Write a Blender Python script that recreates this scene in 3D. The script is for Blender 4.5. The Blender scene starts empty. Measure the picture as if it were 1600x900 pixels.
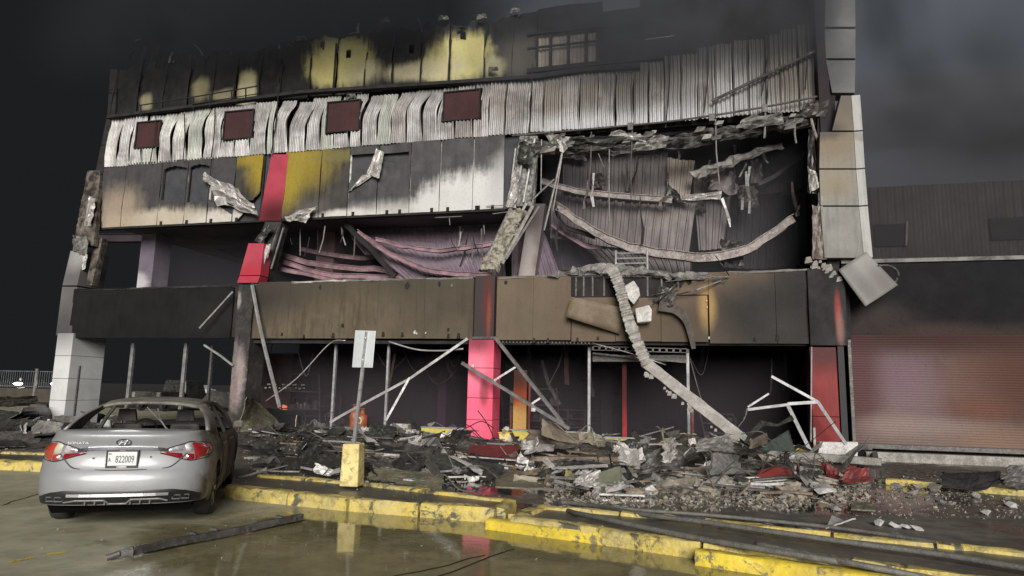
import bpy, bmesh, math, random
from mathutils import Vector, noise as mnoise
R = random.Random(7)
PI = math.pi
sc = bpy.context.scene
COL = sc.collection

# ------------------------------------------------------------------ camera
CAM_F, CAM_H = 1050.0, 1.70
PITCH, ROLL, YAW = math.radians(8.6), math.radians(1.24), math.radians(14.6)
_cy, _sy, _cp, _sp = math.cos(YAW), math.sin(YAW), math.cos(PITCH), math.sin(PITCH)
FW = Vector((-_sy*_cp, _cy*_cp, _sp)); RT = Vector((_cy, _sy, 0)); UP = RT.cross(FW)
_cr, _sr = math.cos(ROLL), math.sin(ROLL)
RT, UP = _cr*RT + _sr*UP, -_sr*RT + _cr*UP
CP = Vector((0, 0, CAM_H))
cam = bpy.data.cameras.new('camera'); camo = bpy.data.objects.new('camera', cam); COL.objects.link(camo)
cam.sensor_width = 36; cam.lens = 36*CAM_F/1600; cam.clip_end = 2000; cam.clip_start = .05
from mathutils import Matrix
camo.matrix_world = Matrix(((RT.x, UP.x, -FW.x, 0), (RT.y, UP.y, -FW.y, 0), (RT.z, UP.z, -FW.z, CAM_H), (0, 0, 0, 1)))
sc.camera = camo
# ------------------------------------------------------------------ light: night, one broad street-side floodlight as the sun lamp
SUN_DIR = Vector((-.28, .90, -.33)).normalized()
SUN_STRENGTH, SUN_ANGLE = 3.3, 30.0
sun = bpy.data.lights.new('sun', 'SUN'); sun.energy = SUN_STRENGTH; sun.angle = math.radians(SUN_ANGLE); sun.color = (1, .97, .93)
suno = bpy.data.objects.new('sun', sun); COL.objects.link(suno)
suno.rotation_euler = SUN_DIR.to_track_quat('-Z', 'Y').to_euler(); suno.location = (10, -30, 12)
w = bpy.data.worlds.new('World'); sc.world = w; w.use_nodes = True
bg = w.node_tree.nodes['Background']; bg.inputs['Color'].default_value = (.0078, .0088, .0096, 1); bg.inputs['Strength'].default_value = 1.0
vs = sc.view_settings; vs.view_transform = 'Standard'; vs.look = 'None'; vs.gamma = 1; vs.exposure = 0.55; vs.use_curve_mapping = False
sc.cycles.max_bounces = 5; sc.cycles.diffuse_bounces = 3; sc.cycles.volume_bounces = 0
sc.cycles.volume_step_rate = 2.0; sc.cycles.volume_max_steps = 64
sc.cycles.use_denoising = True

# ------------------------------------------------------------------ helpers
def ray(px, py): return FW*CAM_F + RT*(px-800) - UP*(py-450)
def at(px, py, y):                      # point of the vertical plane y = const seen at a pixel of the 1600x900 photo
    d = ray(px, py); return CP + d*(y/d.y)
def gr(px, py, z=0.0):                  # point of the level z = const
    d = ray(px, py); return CP + d*((z-CAM_H)/d.z)

class MB:
    def __init__(s): s.v = []; s.f = []; s.m = []; s.sm = False
    def add(s, vs_, fs, mi=0):
        b = len(s.v); s.v += [tuple(p) for p in vs_]
        for f in fs: s.f.append(tuple(b+i for i in f)); s.m.append(mi)
        return s
    def box(s, x0, x1, y0, y1, z0, z1, mi=0):
        return s.add([(x0,y0,z0),(x1,y0,z0),(x1,y1,z0),(x0,y1,z0),(x0,y0,z1),(x1,y0,z1),(x1,y1,z1),(x0,y1,z1)],
                     [(0,3,2,1),(4,5,6,7),(0,1,5,4),(1,2,6,5),(2,3,7,6),(3,0,4,7)], mi)
    def hexa(s, lo, hi, mi=0):          # two loops of four points
        return s.add(list(lo)+list(hi), [(0,3,2,1),(4,5,6,7),(0,1,5,4),(1,2,6,5),(2,3,7,6),(3,0,4,7)], mi)
    def prism(s, loop, off, mi=0):      # polygon swept by a vector
        n = len(loop); off = Vector(off); a = [Vector(p) for p in loop]
        return s.add(a+[p+off for p in a], [tuple(range(n))[::-1], tuple(range(n, 2*n))]+[(i,(i+1)%n,n+(i+1)%n,n+i) for i in range(n)], mi)
    def tube(s, pts, r, n=8, mi=0, caps=True):
        pts = [Vector(p) for p in pts]; k = len(pts); rs = r if isinstance(r, (list, tuple)) else [r]*k
        rings = []; ref = Vector((0, 0, 1))
        for i, p in enumerate(pts):
            d = (pts[min(i+1,k-1)]-pts[max(i-1,0)]).normalized()
            q = ref if abs(d.dot(ref)) < .95 else Vector((1,0,0))
            a = d.cross(q).normalized(); b = a.cross(d)
            rings.append([p + (a*math.cos(2*PI*j/n)+b*math.sin(2*PI*j/n))*rs[i] for j in range(n)])
        vs_ = [q for rg in rings for q in rg]
        fs = [(i*n+j, i*n+(j+1)%n, (i+1)*n+(j+1)%n, (i+1)*n+j) for i in range(k-1) for j in range(n)]
        if caps: fs += [tuple(range(n))[::-1], tuple((k-1)*n+j for j in range(n))]
        return s.add(vs_, fs, mi)
    def bar(s, pts, wd, ht, up=(0,0,1), mi=0):     # rectangular section swept along a path; wd across, ht along 'up'
        pts = [Vector(p) for p in pts]; k = len(pts); up = Vector(up); vs_ = []
        for i, p in enumerate(pts):
            d = (pts[min(i+1,k-1)]-pts[max(i-1,0)]).normalized()
            q = up if abs(d.dot(up)) < .97 else Vector((0,1,0))
            a = d.cross(q).normalized(); b = a.cross(d)
            ww = wd[i] if isinstance(wd, (list, tuple)) else wd; hh = ht[i] if isinstance(ht, (list, tuple)) else ht
            vs_ += [p-a*ww/2-b*hh/2, p+a*ww/2-b*hh/2, p+a*ww/2+b*hh/2, p-a*ww/2+b*hh/2]
        fs = [(i*4+j, i*4+(j+1)%4, (i+1)*4+(j+1)%4, (i+1)*4+j) for i in range(k-1) for j in range(4)] + [(3,2,1,0), tuple((k-1)*4+j for j in range(4))]
        return s.add(vs_, fs, mi)
    def grid(s, nu, nv, fn, mi=0, keep=None):
        vs_ = [fn(i/nu, j/nv) for j in range(nv+1) for i in range(nu+1)]
        fs = [(j*(nu+1)+i, j*(nu+1)+i+1, (j+1)*(nu+1)+i+1, (j+1)*(nu+1)+i) for j in range(nv) for i in range(nu) if keep is None or keep((i+.5)/nu, (j+.5)/nv)]
        return s.add(vs_, fs, mi)
    def lathe(s, prof, axis='x', n=24, c=(0,0,0), mi=0):   # profile (radius, along)
        vs_ = []
        for r, a in prof:
            for j in range(n):
                t = 2*PI*j/n
                vs_.append((c[0]+a, c[1]+r*math.cos(t), c[2]+r*math.sin(t)) if axis == 'x' else (c[0]+r*math.cos(t), c[1]+r*math.sin(t), c[2]+a))
        k = len(prof)
        return s.add(vs_, [(i*n+j, i*n+(j+1)%n, (i+1)*n+(j+1)%n, (i+1)*n+j) for i in range(k-1) for j in range(n)], mi)

ORG = {}
def thing(name, loc, label=None, cat=None, group=None, kind=None, rotz=0):
    o = bpy.data.objects.new(name, None); COL.objects.link(o); o.location = loc; o.rotation_euler = (0,0,rotz); o.empty_display_size = .2
    ORG[o] = Vector(loc); tag(o, label, cat, group, kind); return o
def tag(o, label=None, cat=None, group=None, kind=None):
    for k, v in (('label', label), ('category', cat), ('group', group), ('kind', kind)):
        if v: o[k] = v
    return o
def obj(name, mb, mat, parent=None, smooth=False, bevel=0, solid=0, local=False, auto=None, fix=True):
    o = mb if False else None
    if parent is None:
        xs = [p[0] for p in mb.v]; ys = [p[1] for p in mb.v]; zs = [p[2] for p in mb.v]
        org = Vector(((min(xs)+max(xs))/2, (min(ys)+max(ys))/2, min(zs)))
    else: org = ORG.get(parent, Vector((0,0,0)))
    if local: org = Vector((0,0,0))
    me = bpy.data.meshes.new(name)
    me.from_pydata([tuple(Vector(p)-org) for p in mb.v], [], mb.f)
    mats = mat if isinstance(mat, (list, tuple)) else [mat]
    for m in mats: me.materials.append(m)
    if len(mats) > 1: me.polygons.foreach_set('material_index', mb.m)
    bm = bmesh.new(); bm.from_mesh(me)
    loose = [v for v in bm.verts if not v.link_faces]
    if loose: bmesh.ops.delete(bm, geom=loose, context='VERTS')
    if fix: bmesh.ops.recalc_face_normals(bm, faces=bm.faces)
    bm.to_mesh(me); bm.free()
    if smooth: me.polygons.foreach_set('use_smooth', [True]*len(me.polygons))
    me.update()
    o = bpy.data.objects.new(name, me); COL.objects.link(o)
    if parent is None: o.location = org if not local else (0,0,0); ORG[o] = org
    else: o.parent = parent; ORG[o] = org
    if solid: q = o.modifiers.new('s', 'SOLIDIFY'); q.thickness = solid; q.offset = 0
    if bevel: q = o.modifiers.new('b', 'BEVEL'); q.width = bevel; q.segments = 2; q.limit_method = 'ANGLE'
    if auto:
        q = o.modifiers.new('e', 'EDGE_SPLIT'); q.split_angle = math.radians(auto)
    return o
def fbm(p, sc_=1.0, o=3): return mnoise.fractal(Vector(p)*sc_, 1.0, 2.0, o)

# ------------------------------------------------------------------ materials
def nt(name):
    m = bpy.data.materials.new(name); m.use_nodes = True; t = m.node_tree; b = t.nodes['Principled BSDF']
    return m, t, b
def N(t, kind, **kw):
    n = t.nodes.new(kind)
    for k, v in kw.items(): setattr(n, k, v)
    return n
def mth(t, op, a, b=None, c=None, clamp=False):
    n = N(t, 'ShaderNodeMath', operation=op); n.use_clamp = clamp
    for i, x in enumerate((a, b, c)):
        if x is None: continue
        if hasattr(x, 'links') or hasattr(x, 'is_linked'): t.links.new(x, n.inputs[i])
        else: n.inputs[i].default_value = x
    return n.outputs[0]
def mix(t, fac, a, b):
    n = N(t, 'ShaderNodeMix', data_type='RGBA')
    for sk, x in ((n.inputs[0], fac), (n.inputs[6], a), (n.inputs[7], b)):
        if hasattr(x, 'is_linked'): t.links.new(x, sk)
        elif isinstance(x, (int, float)): sk.default_value = x
        else: sk.default_value = (*x, 1) if len(x) == 3 else x
    return n.outputs[2]
def noise_n(t, vec, scale, detail=5, rough=.6, dist=0.0):
    n = N(t, 'ShaderNodeTexNoise'); n.inputs['Scale'].default_value = scale; n.inputs['Detail'].default_value = detail
    n.inputs['Roughness'].default_value = rough; n.inputs['Distortion'].default_value = dist
    t.links.new(vec, n.inputs['Vector']); return n.outputs['Fac']
def ramp(t, x, lo, hi):
    n = N(t, 'ShaderNodeMapRange'); n.interpolation_type = 'SMOOTHSTEP'
    t.links.new(x, n.inputs[0]); n.inputs[1].default_value = lo; n.inputs[2].default_value = hi; return n.outputs[0]
def bump(t, b, h, st, dist=.02):
    n = N(t, 'ShaderNodeBump'); n.inputs['Strength'].default_value = st; n.inputs['Distance'].default_value = dist
    t.links.new(h, n.inputs['Height']); t.links.new(n.outputs[0], b.inputs['Normal'])

def plain(name, c1, c2=None, rough=.6, metal=0.0, scale=3.0, lo=.35, hi=.65, bmp=.3, bscale=25, coat=0, world=False, spec=.5, c3=None, grime=None):
    """two or three colours mottled by noise, with fine relief"""
    m, t, b = nt(name)
    vec = N(t, 'ShaderNodeNewGeometry').outputs['Position'] if world else N(t, 'ShaderNodeTexCoord').outputs['Object']
    oi = N(t, 'ShaderNodeObjectInfo')
    add = N(t, 'ShaderNodeVectorMath', operation='ADD'); t.links.new(vec, add.inputs[0]); 
    mul = N(t, 'ShaderNodeVectorMath', operation='SCALE'); t.links.new(oi.outputs['Location'], mul.inputs[0]); mul.inputs['Scale'].default_value = 0.0 if world else 1.37
    t.links.new(mul.outputs[0], add.inputs[1]); vec = add.outputs[0]
    c2 = c2 or tuple(x*.6 for x in c1)
    n1 = noise_n(t, vec, scale)
    col = mix(t, ramp(t, n1, lo, hi), c1, c2)
    if grime: col = mix(t, ramp(t, noise_n(t, vec, scale*(2.4 if c3 else 6), 6, .72), .46, .72), col, grime)
    if c3: col = mix(t, ramp(t, noise_n(t, vec, scale*1.3, 8, .72, .6), .54, .60), col, c3)
    t.links.new(col, b.inputs['Base Color'])
    b.inputs['Metallic'].default_value = metal; b.inputs['Specular IOR Level'].default_value = spec
    if coat: b.inputs['Coat Weight'].default_value = coat; b.inputs['Coat Roughness'].default_value = .08
    rr = mth(t, 'MULTIPLY_ADD', n1, .3, rough-.15, True); t.links.new(rr, b.inputs['Roughness'])
    if bmp: bump(t, b, noise_n(t, vec, bscale, 4, .6), bmp)
    return m

def stain(name, base, blobs, rough=.7, nz=.35, nscale=1.3, bmp=.25, base2=None, metal=0, streak=0.0, spec=.16, mott=.5):
    """burnt surface in world space: blobs = (cx, cz, rx, rz, soft, colour, amount) - heat and soot stains with their own outline"""
    m, t, b = nt(name)
    pos = N(t, 'ShaderNodeNewGeometry').outputs['Position']
    sep = N(t, 'ShaderNodeSeparateXYZ'); t.links.new(pos, sep.inputs[0]); X, Z = sep.outputs[0], sep.outputs[2]
    n1 = noise_n(t, pos, nscale, 5, .62, .4)
    mp = N(t, 'ShaderNodeMapping'); mp.inputs['Scale'].default_value = (6, 6, .7); t.links.new(pos, mp.inputs[0])
    n2 = noise_n(t, mp.outputs[0], 1.0, 4, .6)
    col = mix(t, ramp(t, n1, .35, .68), base, base2 or tuple(x*.55 for x in base))
    if streak: col = mix(t, mth(t, 'MULTIPLY', ramp(t, n2, .46, .66), min(.9, streak)), col, tuple(x*.42 for x in base))
    wob = mth(t, 'MULTIPLY', mth(t, 'SUBTRACT', n1, .5), nz*2)
    if streak: wob = mth(t, 'ADD', wob, mth(t, 'MULTIPLY', mth(t, 'SUBTRACT', n2, .5), streak*2))
    for cx, cz, rx, rz, soft, c, amt in blobs:
        dx = mth(t, 'DIVIDE', mth(t, 'SUBTRACT', X, cx), rx); dz = mth(t, 'DIVIDE', mth(t, 'SUBTRACT', Z, cz), rz)
        d = mth(t, 'SQRT', mth(t, 'ADD', mth(t, 'MULTIPLY', dx, dx), mth(t, 'MULTIPLY', dz, dz)))
        d = mth(t, 'ADD', d, wob)
        k = mth(t, 'MULTIPLY', ramp(t, d, 1+soft, 1-soft) if False else mth(t, 'SUBTRACT', 1.0, ramp(t, d, 1-soft, 1+soft)), amt, clamp=True)
        col = mix(t, k, col, c)
    n3 = noise_n(t, pos, 14, 5, .7)
    col = mix(t, mth(t, 'MULTIPLY', ramp(t, n3, .5, .78), mott), col, tuple(x*.4 for x in base))
    t.links.new(col, b.inputs['Base Color']); b.inputs['Metallic'].default_value = metal
    b.inputs['Specular IOR Level'].default_value = spec
    t.links.new(mth(t, 'MULTIPLY_ADD', n1, .3, rough-.15, True), b.inputs['Roughness'])
    bump(t, b, n3, bmp)
    return m
def blob(px, py, rpx, rpy, y, soft, c, amt=1.0):
    p = at(px, py, y); k = (p-CP).dot(FW)/CAM_F
    return (p.x, p.z, rpx*k, rpy*k, soft, c, amt)

SOOT = (.020, .019, .018); SOOT2 = (.040, .037, .034)
M = {}
M['soot'] = plain('soot', SOOT, (.032, .029, .029), .85, bmp=.4, world=True, spec=.15)
M['soot_inside'] = plain('soot_inside', (.024, .020, .023), (.042, .034, .038), .9, scale=.8, bmp=.3, world=True, spec=.2)
M['char_metal'] = plain('char_metal', (.045, .042, .040), (.10, .092, .084), .55, .3, scale=2.2, bmp=.3, grime=(.17, .15, .13))
M['dark_sheet'] = plain('dark_sheet', (.016, .017, .016), (.045, .045, .040), .38, .1, scale=1.6, bmp=.45, bscale=12, grime=(.10, .095, .082))
M['olive_sheet'] = plain('olive_sheet', (.175, .16, .10), (.08, .075, .05), .5, scale=2.0, bmp=.35, bscale=14, grime=(.28, .27, .20))
M['grey_sheet'] = plain('grey_sheet', (.26, .25, .23), (.13, .125, .115), .5, .1, scale=2.0, bmp=.3, grime=(.05, .05, .045))
M['pale_sheet'] = plain('pale_sheet', (.62, .60, .56), (.38, .36, .33), .45, .1, scale=2.5, bmp=.3, grime=(.16, .15, .13))
M['steel'] = plain('steel', (.42, .41, .40), (.24, .23, .22), .42, .55, scale=4, bmp=.15, grime=(.16, .14, .12))
M['alu'] = plain('alu', (.40, .395, .39), (.26, .255, .25), .5, .25, scale=3, bmp=.1, grime=(.16, .15, .15))
M['rust_beam'] = plain('rust_beam', (.27, .235, .22), (.13, .11, .10), .65, .15, scale=3, bmp=.4, grime=(.46, .40, .37))
M['pink_beam'] = plain('pink_beam', (.30, .18, .20), (.13, .075, .085), .65, .1, scale=2.2, bmp=.3, grime=(.12, .08, .09))
M['concrete'] = plain('concrete', (.34, .32, .29), (.20, .19, .17), .85, scale=5, bmp=.7, bscale=18, grime=(.11, .10, .09))
M['white_concrete'] = plain('white_concrete', (.62, .60, .57), (.42, .40, .38), .8, scale=4, bmp=.5, grime=(.2, .19, .18))
M['wood'] = plain('wood', (.24, .18, .125), (.12, .09, .065), .8, scale=5, bmp=.5, grime=(.05, .04, .035))
M['red_paint'] = plain('red_paint', (.19, .026, .023), (.11, .02, .018), .55, scale=2, bmp=.2, grime=(.06, .03, .025))
M['yellow_paint'] = plain('yellow_paint', (.58, .45, .10), (.46, .38, .16), .6, scale=2.2, bmp=1.0, bscale=14, c3=(.10, .092, .065), grime=(.20, .165, .075))
M['yellow_new'] = plain('yellow_new', (.74, .56, .05), (.56, .42, .05), .5, scale=3.0, bmp=.5, bscale=16, c3=(.20, .17, .09), grime=(.34, .27, .06))
M['yellow_cream'] = plain('yellow_cream', (.74, .60, .25), (.62, .50, .20), .6, scale=3.0, bmp=.5, bscale=14, c3=(.35, .28, .13), grime=(.28, .22, .10))
M['rubber'] = plain('rubber', (.018, .018, .018), (.03, .03, .03), .75, scale=8, bmp=.2)
M['hose'] = plain('hose', (.13, .125, .11), (.08, .078, .07), .6, scale=9, bmp=.4, bscale=60, grime=(.2, .19, .16))
M['orange'] = plain('orange', (.38, .10, .045), (.17, .05, .025), .5, scale=5, bmp=.2, grime=(.05, .03, .03))
M['green_glass'] = plain('green_glass', (.05, .085, .075), (.035, .06, .055), .15, scale=3, bmp=.05)
M['maroon'] = stain('maroon', (.062, .026, .026), [], .7, base2=(.045, .022, .022), bmp=.2)
# ------------------------------------------------------------------ ground
def ground_mat(name='wet_asphalt', d1=(.42, .40, .285), d2=(.30, .285, .205), w1=(.245, .215, .105), w2=(.15, .135, .07), damp=.35):
    m, t, b = nt(name)
    pos = N(t, 'ShaderNodeNewGeometry').outputs['Position']
    n1 = noise_n(t, pos, .45, 5, .6, .6); n2 = noise_n(t, pos, 3.2, 6, .65); n3 = noise_n(t, pos, 90, 3, .6)
    sep = N(t, 'ShaderNodeSeparateXYZ'); t.links.new(pos, sep.inputs[0])
    # the lot falls to the kerb: water stands in a wide pool in front of it, the left of the lot is only damp
    c = gr(640, 850); e = gr(60, 760)
    def ell(cx, cy, rx, ry):
        dx = mth(t, 'DIVIDE', mth(t, 'SUBTRACT', sep.outputs[0], cx), rx); dy = mth(t, 'DIVIDE', mth(t, 'SUBTRACT', sep.outputs[1], cy), ry)
        return mth(t, 'SQRT', mth(t, 'ADD', mth(t, 'MULTIPLY', dx, dx), mth(t, 'MULTIPLY', dy, dy)))
    d = mth(t, 'ADD', ell(-.7, 7.2, 5.1, 3.2), mth(t, 'MULTIPLY_ADD', n1, 1.2, -.6))
    pool = mth(t, 'SUBTRACT', 1.0, ramp(t, d, .85, 1.10))
    dq_ = mth(t, 'ADD', ell(-1.5, 13.2, 6.5, 2.6), mth(t, 'MULTIPLY_ADD', n1, 1.4, -.7))
    pool2 = mth(t, 'SUBTRACT', 1.0, ramp(t, dq_, .8, 1.1))
    pool = mth(t, 'MAXIMUM', pool, pool2)
    wet = mth(t, 'MAXIMUM', pool, mth(t, 'MULTIPLY', ramp(t, n1, .45, .62), damp))
    dry = mix(t, ramp(t, n2, .35, .7), d1, d2)
    wetc = mix(t, ramp(t, n2, .3, .7), w1, w2)
    col = mix(t, wet, dry, wetc)
    col = mix(t, mth(t, 'MULTIPLY', ramp(t, noise_n(t, pos, 1.1, 6, .7), .58, .72), .5), col, (.022, .021, .018))
    t.links.new(col, b.inputs['Base Color'])
    rg = mth(t, 'SUBTRACT', .62, mth(t, 'MULTIPLY', wet, .57)); rg = mth(t, 'MULTIPLY_ADD', n2, .10, mth(t, 'SUBTRACT', rg, .04), True)
    t.links.new(rg, b.inputs['Roughness']); b.inputs['Specular IOR Level'].default_value = .5
    h = mth(t, 'ADD', mth(t, 'MULTIPLY', mth(t, 'MULTIPLY', n3, mth(t, 'SUBTRACT', 1.0, wet)), .8), mth(t, 'MULTIPLY', noise_n(t, pos, 3.5, 3, .6), .22))
    bump(t, b, h, .22, .03)
    return m
M['ground'] = ground_mat()
g = MB()
xs = [-400, -150, -70, -40, -25, -12, -4, 4, 12, 25, 60, 200]; ys = [-60, -15, 0, 5, 9, 13, 17, 22, 40, 80, 200, 600]
g.grid(len(xs)-1, len(ys)-1, lambda u, v: (xs[round(u*(len(xs)-1))], ys[round(v*(len(ys)-1))], 0))
obj('ground', g, M['ground'], fix=False).__setitem__('kind', 'structure')
pv = MB(); lp = [gr(-700, 700), gr(190, 722), gr(372, 757), gr(792, 792), gr(1100, 830), gr(1330, 857), gr(1800, 912), Vector((60, 20.9, 0)), Vector((-70, 20.9, 0))]
for q in lp: q.z = .004
n_ = len(lp); pv.add(lp, [tuple(range(n_))])
M['pavement'] = ground_mat('wet_pavement', (.15, .14, .115), (.075, .07, .058), (.045, .041, .030), (.026, .024, .019), .8)
obj('pavement', pv, M['pavement'], fix=False).__setitem__('kind', 'structure')
# concrete pavement joints in the wet lot, seen as thin dark cracks
for k, (a, b_) in enumerate([((600, 905), (760, 868)), ((800, 858), (690, 900)), ((0, 790), (60, 772))]):
    c = MB(); p, q = gr(*a), gr(*b_); pts = []
    for i in range(13):
        s = p.lerp(q, i/12); pts.append(s+Vector((fbm(s, 2.1)*.05, fbm(s+Vector((9,0,0)), 2.3)*.05, .004)))
    for i in range(12):
        n_ = Vector((-(q-p).y, (q-p).x, 0)).normalized()*.012
        c.add([pts[i]-n_, pts[i+1]-n_, pts[i+1]+n_, pts[i]+n_], [(0,1,2,3)])
    obj('ground_crack', c, M['soot']).__setitem__('kind', 'structure')
pl = MB()
for a, b_, wd in (((14, 879), (52, 871), .045), ((74, 867), (104, 863), .05)):
    p, q = gr(*a), gr(*b_); n_ = Vector((-(q-p).y, (q-p).x, 0)).normalized()*wd
    up_ = [p.lerp(q, i/9)+n_*(.8+.5*fbm((i*.7, 1, a[0]), 1.7)) for i in range(10)]; dn = [p.lerp(q, i/9)-n_*(.8+.5*fbm((i*.7, 5, a[0]), 1.7)) for i in range(10)]
    pl.add([v+Vector((0,0,.004)) for v in up_+dn], [(i, i+1, 11+i, 10+i) for i in range(9)])
obj('painted_line', pl, M['yellow_new']).__setitem__('kind', 'structure')

# ------------------------------------------------------------------ kerb islands
KZ = .17
def rough_bar(mb, a, b, wd, ht, seed, seg=.14, wear=.05, side=None):
    """worn cast kerb: a bar along a->b (ground points of its middle line) with chipped, wobbly edges"""
    a = Vector(a); b = Vector(b); L = (b-a).length; n = max(4, int(L/seg)); d = (b-a)/n; s = Vector((-(b-a).y, (b-a).x, 0)).normalized()
    prof = [(-.5, 0), (-.5, .55), (-.47, .84), (-.38, .98), (0, 1.0), (.38, .98), (.47, .84), (.5, .55), (.5, 0)]
    vs_ = []
    for i in range(n+1):
        p = a+d*i
        for j, (u, v) in enumerate(prof):
            q = p+s*(u*wd)+Vector((0,0,v*ht)); w_ = wear*(0 if j in (0, 8) else 1)
            f1 = mnoise.noise(q*3.1+Vector((seed*7.3, j*.9, 0))); f2 = mnoise.noise(q*9.0+Vector((seed*3.3, j*1.7, 0)))
            chip = max(0, mnoise.noise(q*5.0+Vector((seed, 3, 8)))-.25)*(1.4 if j in (1,2,3,5,6,7) else .4)
            q = q + s*(-u*2)*(chip*wear*1.6) + s*f2*w_*.5 - Vector((0,0,chip*wear*1.5)) + Vector((0,0,1))*f1*w_*.45
            vs_.append(q)
    m = len(prof); fs = [(i*m+j, i*m+j+1, (i+1)*m+j+1, (i+1)*m+j) for i in range(n) for j in range(m-1)]
    fs += [tuple(range(m)), tuple(n*m+j for j in range(m))[::-1]]
    return mb.add(vs_, fs)
M['island_top'] = plain('island_top', (.085, .085, .070), (.05, .05, .042), .35, scale=1.4, bmp=.3, grime=(.12, .115, .10), world=True)
def island(front, back, ends, name='kerb_island'):
    """front/back: pixel polylines of the kerb tops; ends: which ends carry an end kerb"""
    F_ = [gr(*p, KZ) for p in front]; B_ = [gr(*p, KZ) for p in back]
    for q in F_+B_: q.z = 0
    root = thing(name, (F_[0]+B_[-1])/2, kind='structure')
    n = MB(); loop = F_+B_[::-1]; n.add([v+Vector((0,0,.128)) for v in loop], [tuple(range(len(loop)))]); obj('infill', n, M['island_top'], root)
    sd = 1
    for line, wd in ((F_, .24), (B_, .15)):
        for a, b_ in zip(line, line[1:]):
            L = (b_-a).length; k = max(1, round(L/1.15))
            for i in range(k):
                sd += 1; m = MB(); u = (b_-a)/k; rough_bar(m, a+u*i+u.normalized()*.018, a+u*(i+1)-u.normalized()*.018, wd, KZ+.004*(sd%3), sd)
                obj('kerb_stone', m, M['yellow_paint'], root, smooth=True, auto=50)
    for e in ends:
        m = MB(); rough_bar(m, F_[e]+(B_[e]-F_[e])*.02, B_[e], .2, KZ+.003, 40+e); obj('kerb_stone', m, M['yellow_paint'], root, smooth=True, auto=50)
    return root
island([(372, 760), (551, 777), (778, 794)], [(404, 741), (560, 753), (796, 780)], [-1])
island([(803, 805), (1100, 845), (1330, 873), (1640, 915)], [(850, 789), (1100, 811), (1300, 832), (1640, 866)], [0])
island([(-160, 711), (80, 722), (185, 729)], [(-150, 700), (84, 708), (190, 713)], [])

# wheel stops: each one yellow worn concrete block
def stop(a, b, wd, ht, mat, lab, seed):
    m = MB(); rough_bar(m, a, b, wd, ht, seed, wear=.03); o = obj('wheel_stop', m, mat, smooth=True, auto=50); tag(o, lab, 'wheel stop', 'yellow concrete wheel stops in the wet lot')
stop(gr(356, 775), gr(452, 784), .2, .17, M['yellow_paint'], 'short chipped yellow concrete block by the right front wheel of the silver car', 11)
stop(gr(764, 825), gr(1001, 857), .19, .125, M['yellow_new'], 'bright yellow wheel stop lying in the pool in front of the kerb end', 12)
stop(gr(1090, 880), gr(1800, 985), .2, .14, M['yellow_new'], 'long yellow wheel stop at the lower right under the fire hose', 13)
for i, (px, py, s) in enumerate([(596, 765, .11), (620, 768, .06)]):
    pass

# ------------------------------------------------------------------ sign post seen from behind
b0 = gr(549, 759, KZ)
s = thing('parking_sign', b0, 'back of a pale metal sign on a thin post in a yellow concrete base', 'sign')
m = MB(); m.hexa([b0+Vector(v) for v in ((-.15,-.13,.0),(.15,-.13,0),(.15,.15,0),(-.15,.15,0))], [b0+Vector(v) for v in ((-.135,-.12,.64),(.135,-.12,.65),(.135,.13,.65),(-.135,.13,.64))])
base = obj('concrete_base', m, M['yellow_cream'], s, bevel=.02)
base.rotation_euler.z = .10
k = (b0-CP).dot(FW)
top = at(573, 522, b0.y+.02)
pt = [b0+Vector((.0,.0,.6)), top]
m = MB(); m.bar(pt, .055, .03, up=(.2,1,0)); obj('post', m, M['alu'], s)
pc = [at(px, py, b0.y-.03) for px, py in ((550, 574), (582, 574.5), (587, 517), (555, 516))]
m = MB(); m.prism(pc, (.0, .012, 0)); obj('sign_plate', m, plain('sign_back', (.66, .69, .70), (.54, .57, .58), .35, .3, bmp=.05), s, bevel=.003)
m = MB(); m.bar([at(566, 572, b0.y-.045), at(572.5, 518, b0.y-.045)], .035, .025, up=(.2,1,0)); obj('stiffener', m, M['alu'], s)
m = MB()
for px, py in ((567, 562), (571, 528)): m.tube([at(px, py, b0.y-.075), at(px, py, b0.y-.05)], .012)
obj('bolt', m, M['steel'], s)

# ------------------------------------------------------------------ loose pole on the wet ground
p0, p1 = gr(206, 861, .06), gr(472, 808, .06)
po = thing('fallen_lamp_pole', p0, 'long dark metal pole lying on the wet ground behind the silver car', 'pole')
m = MB(); m.bar([p0.lerp(p1, t)+Vector((0,0,.01*math.sin(t*9))) for t in (0,.2,.4,.6,.8,1)], .065, .08); obj('shaft', m, M['char_metal'], po, bevel=.01)
d = (p1-p0).normalized()
m = MB(); m.tube([p0-d*.02, p0-d*.05, p0-d*.11], [.06,.05,.04], 10); obj('end_fitting', m, M['steel'], po, smooth=True, auto=40)
m = MB(); m.tube([p0-d*.2+Vector((-.05,0,-.03)), p0-d*.12], [.03,.03], 8); obj('end_bolt', m, M['char_metal'], po)
for t in (.30, .42, .83):
    q = p0.lerp(p1, t); m = MB(); m.hexa([q+Vector(v) for v in ((-.05,-.03,.05),(.05,-.02,.05),(.05,.03,.05),(-.05,.03,.05))], [q+Vector(v) for v in ((-.04,-.02,.075),(.03,-.02,.07),(.04,.02,.07),(-.04,.02,.075))]); obj('bracket', m, M['char_metal'], po)

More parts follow.
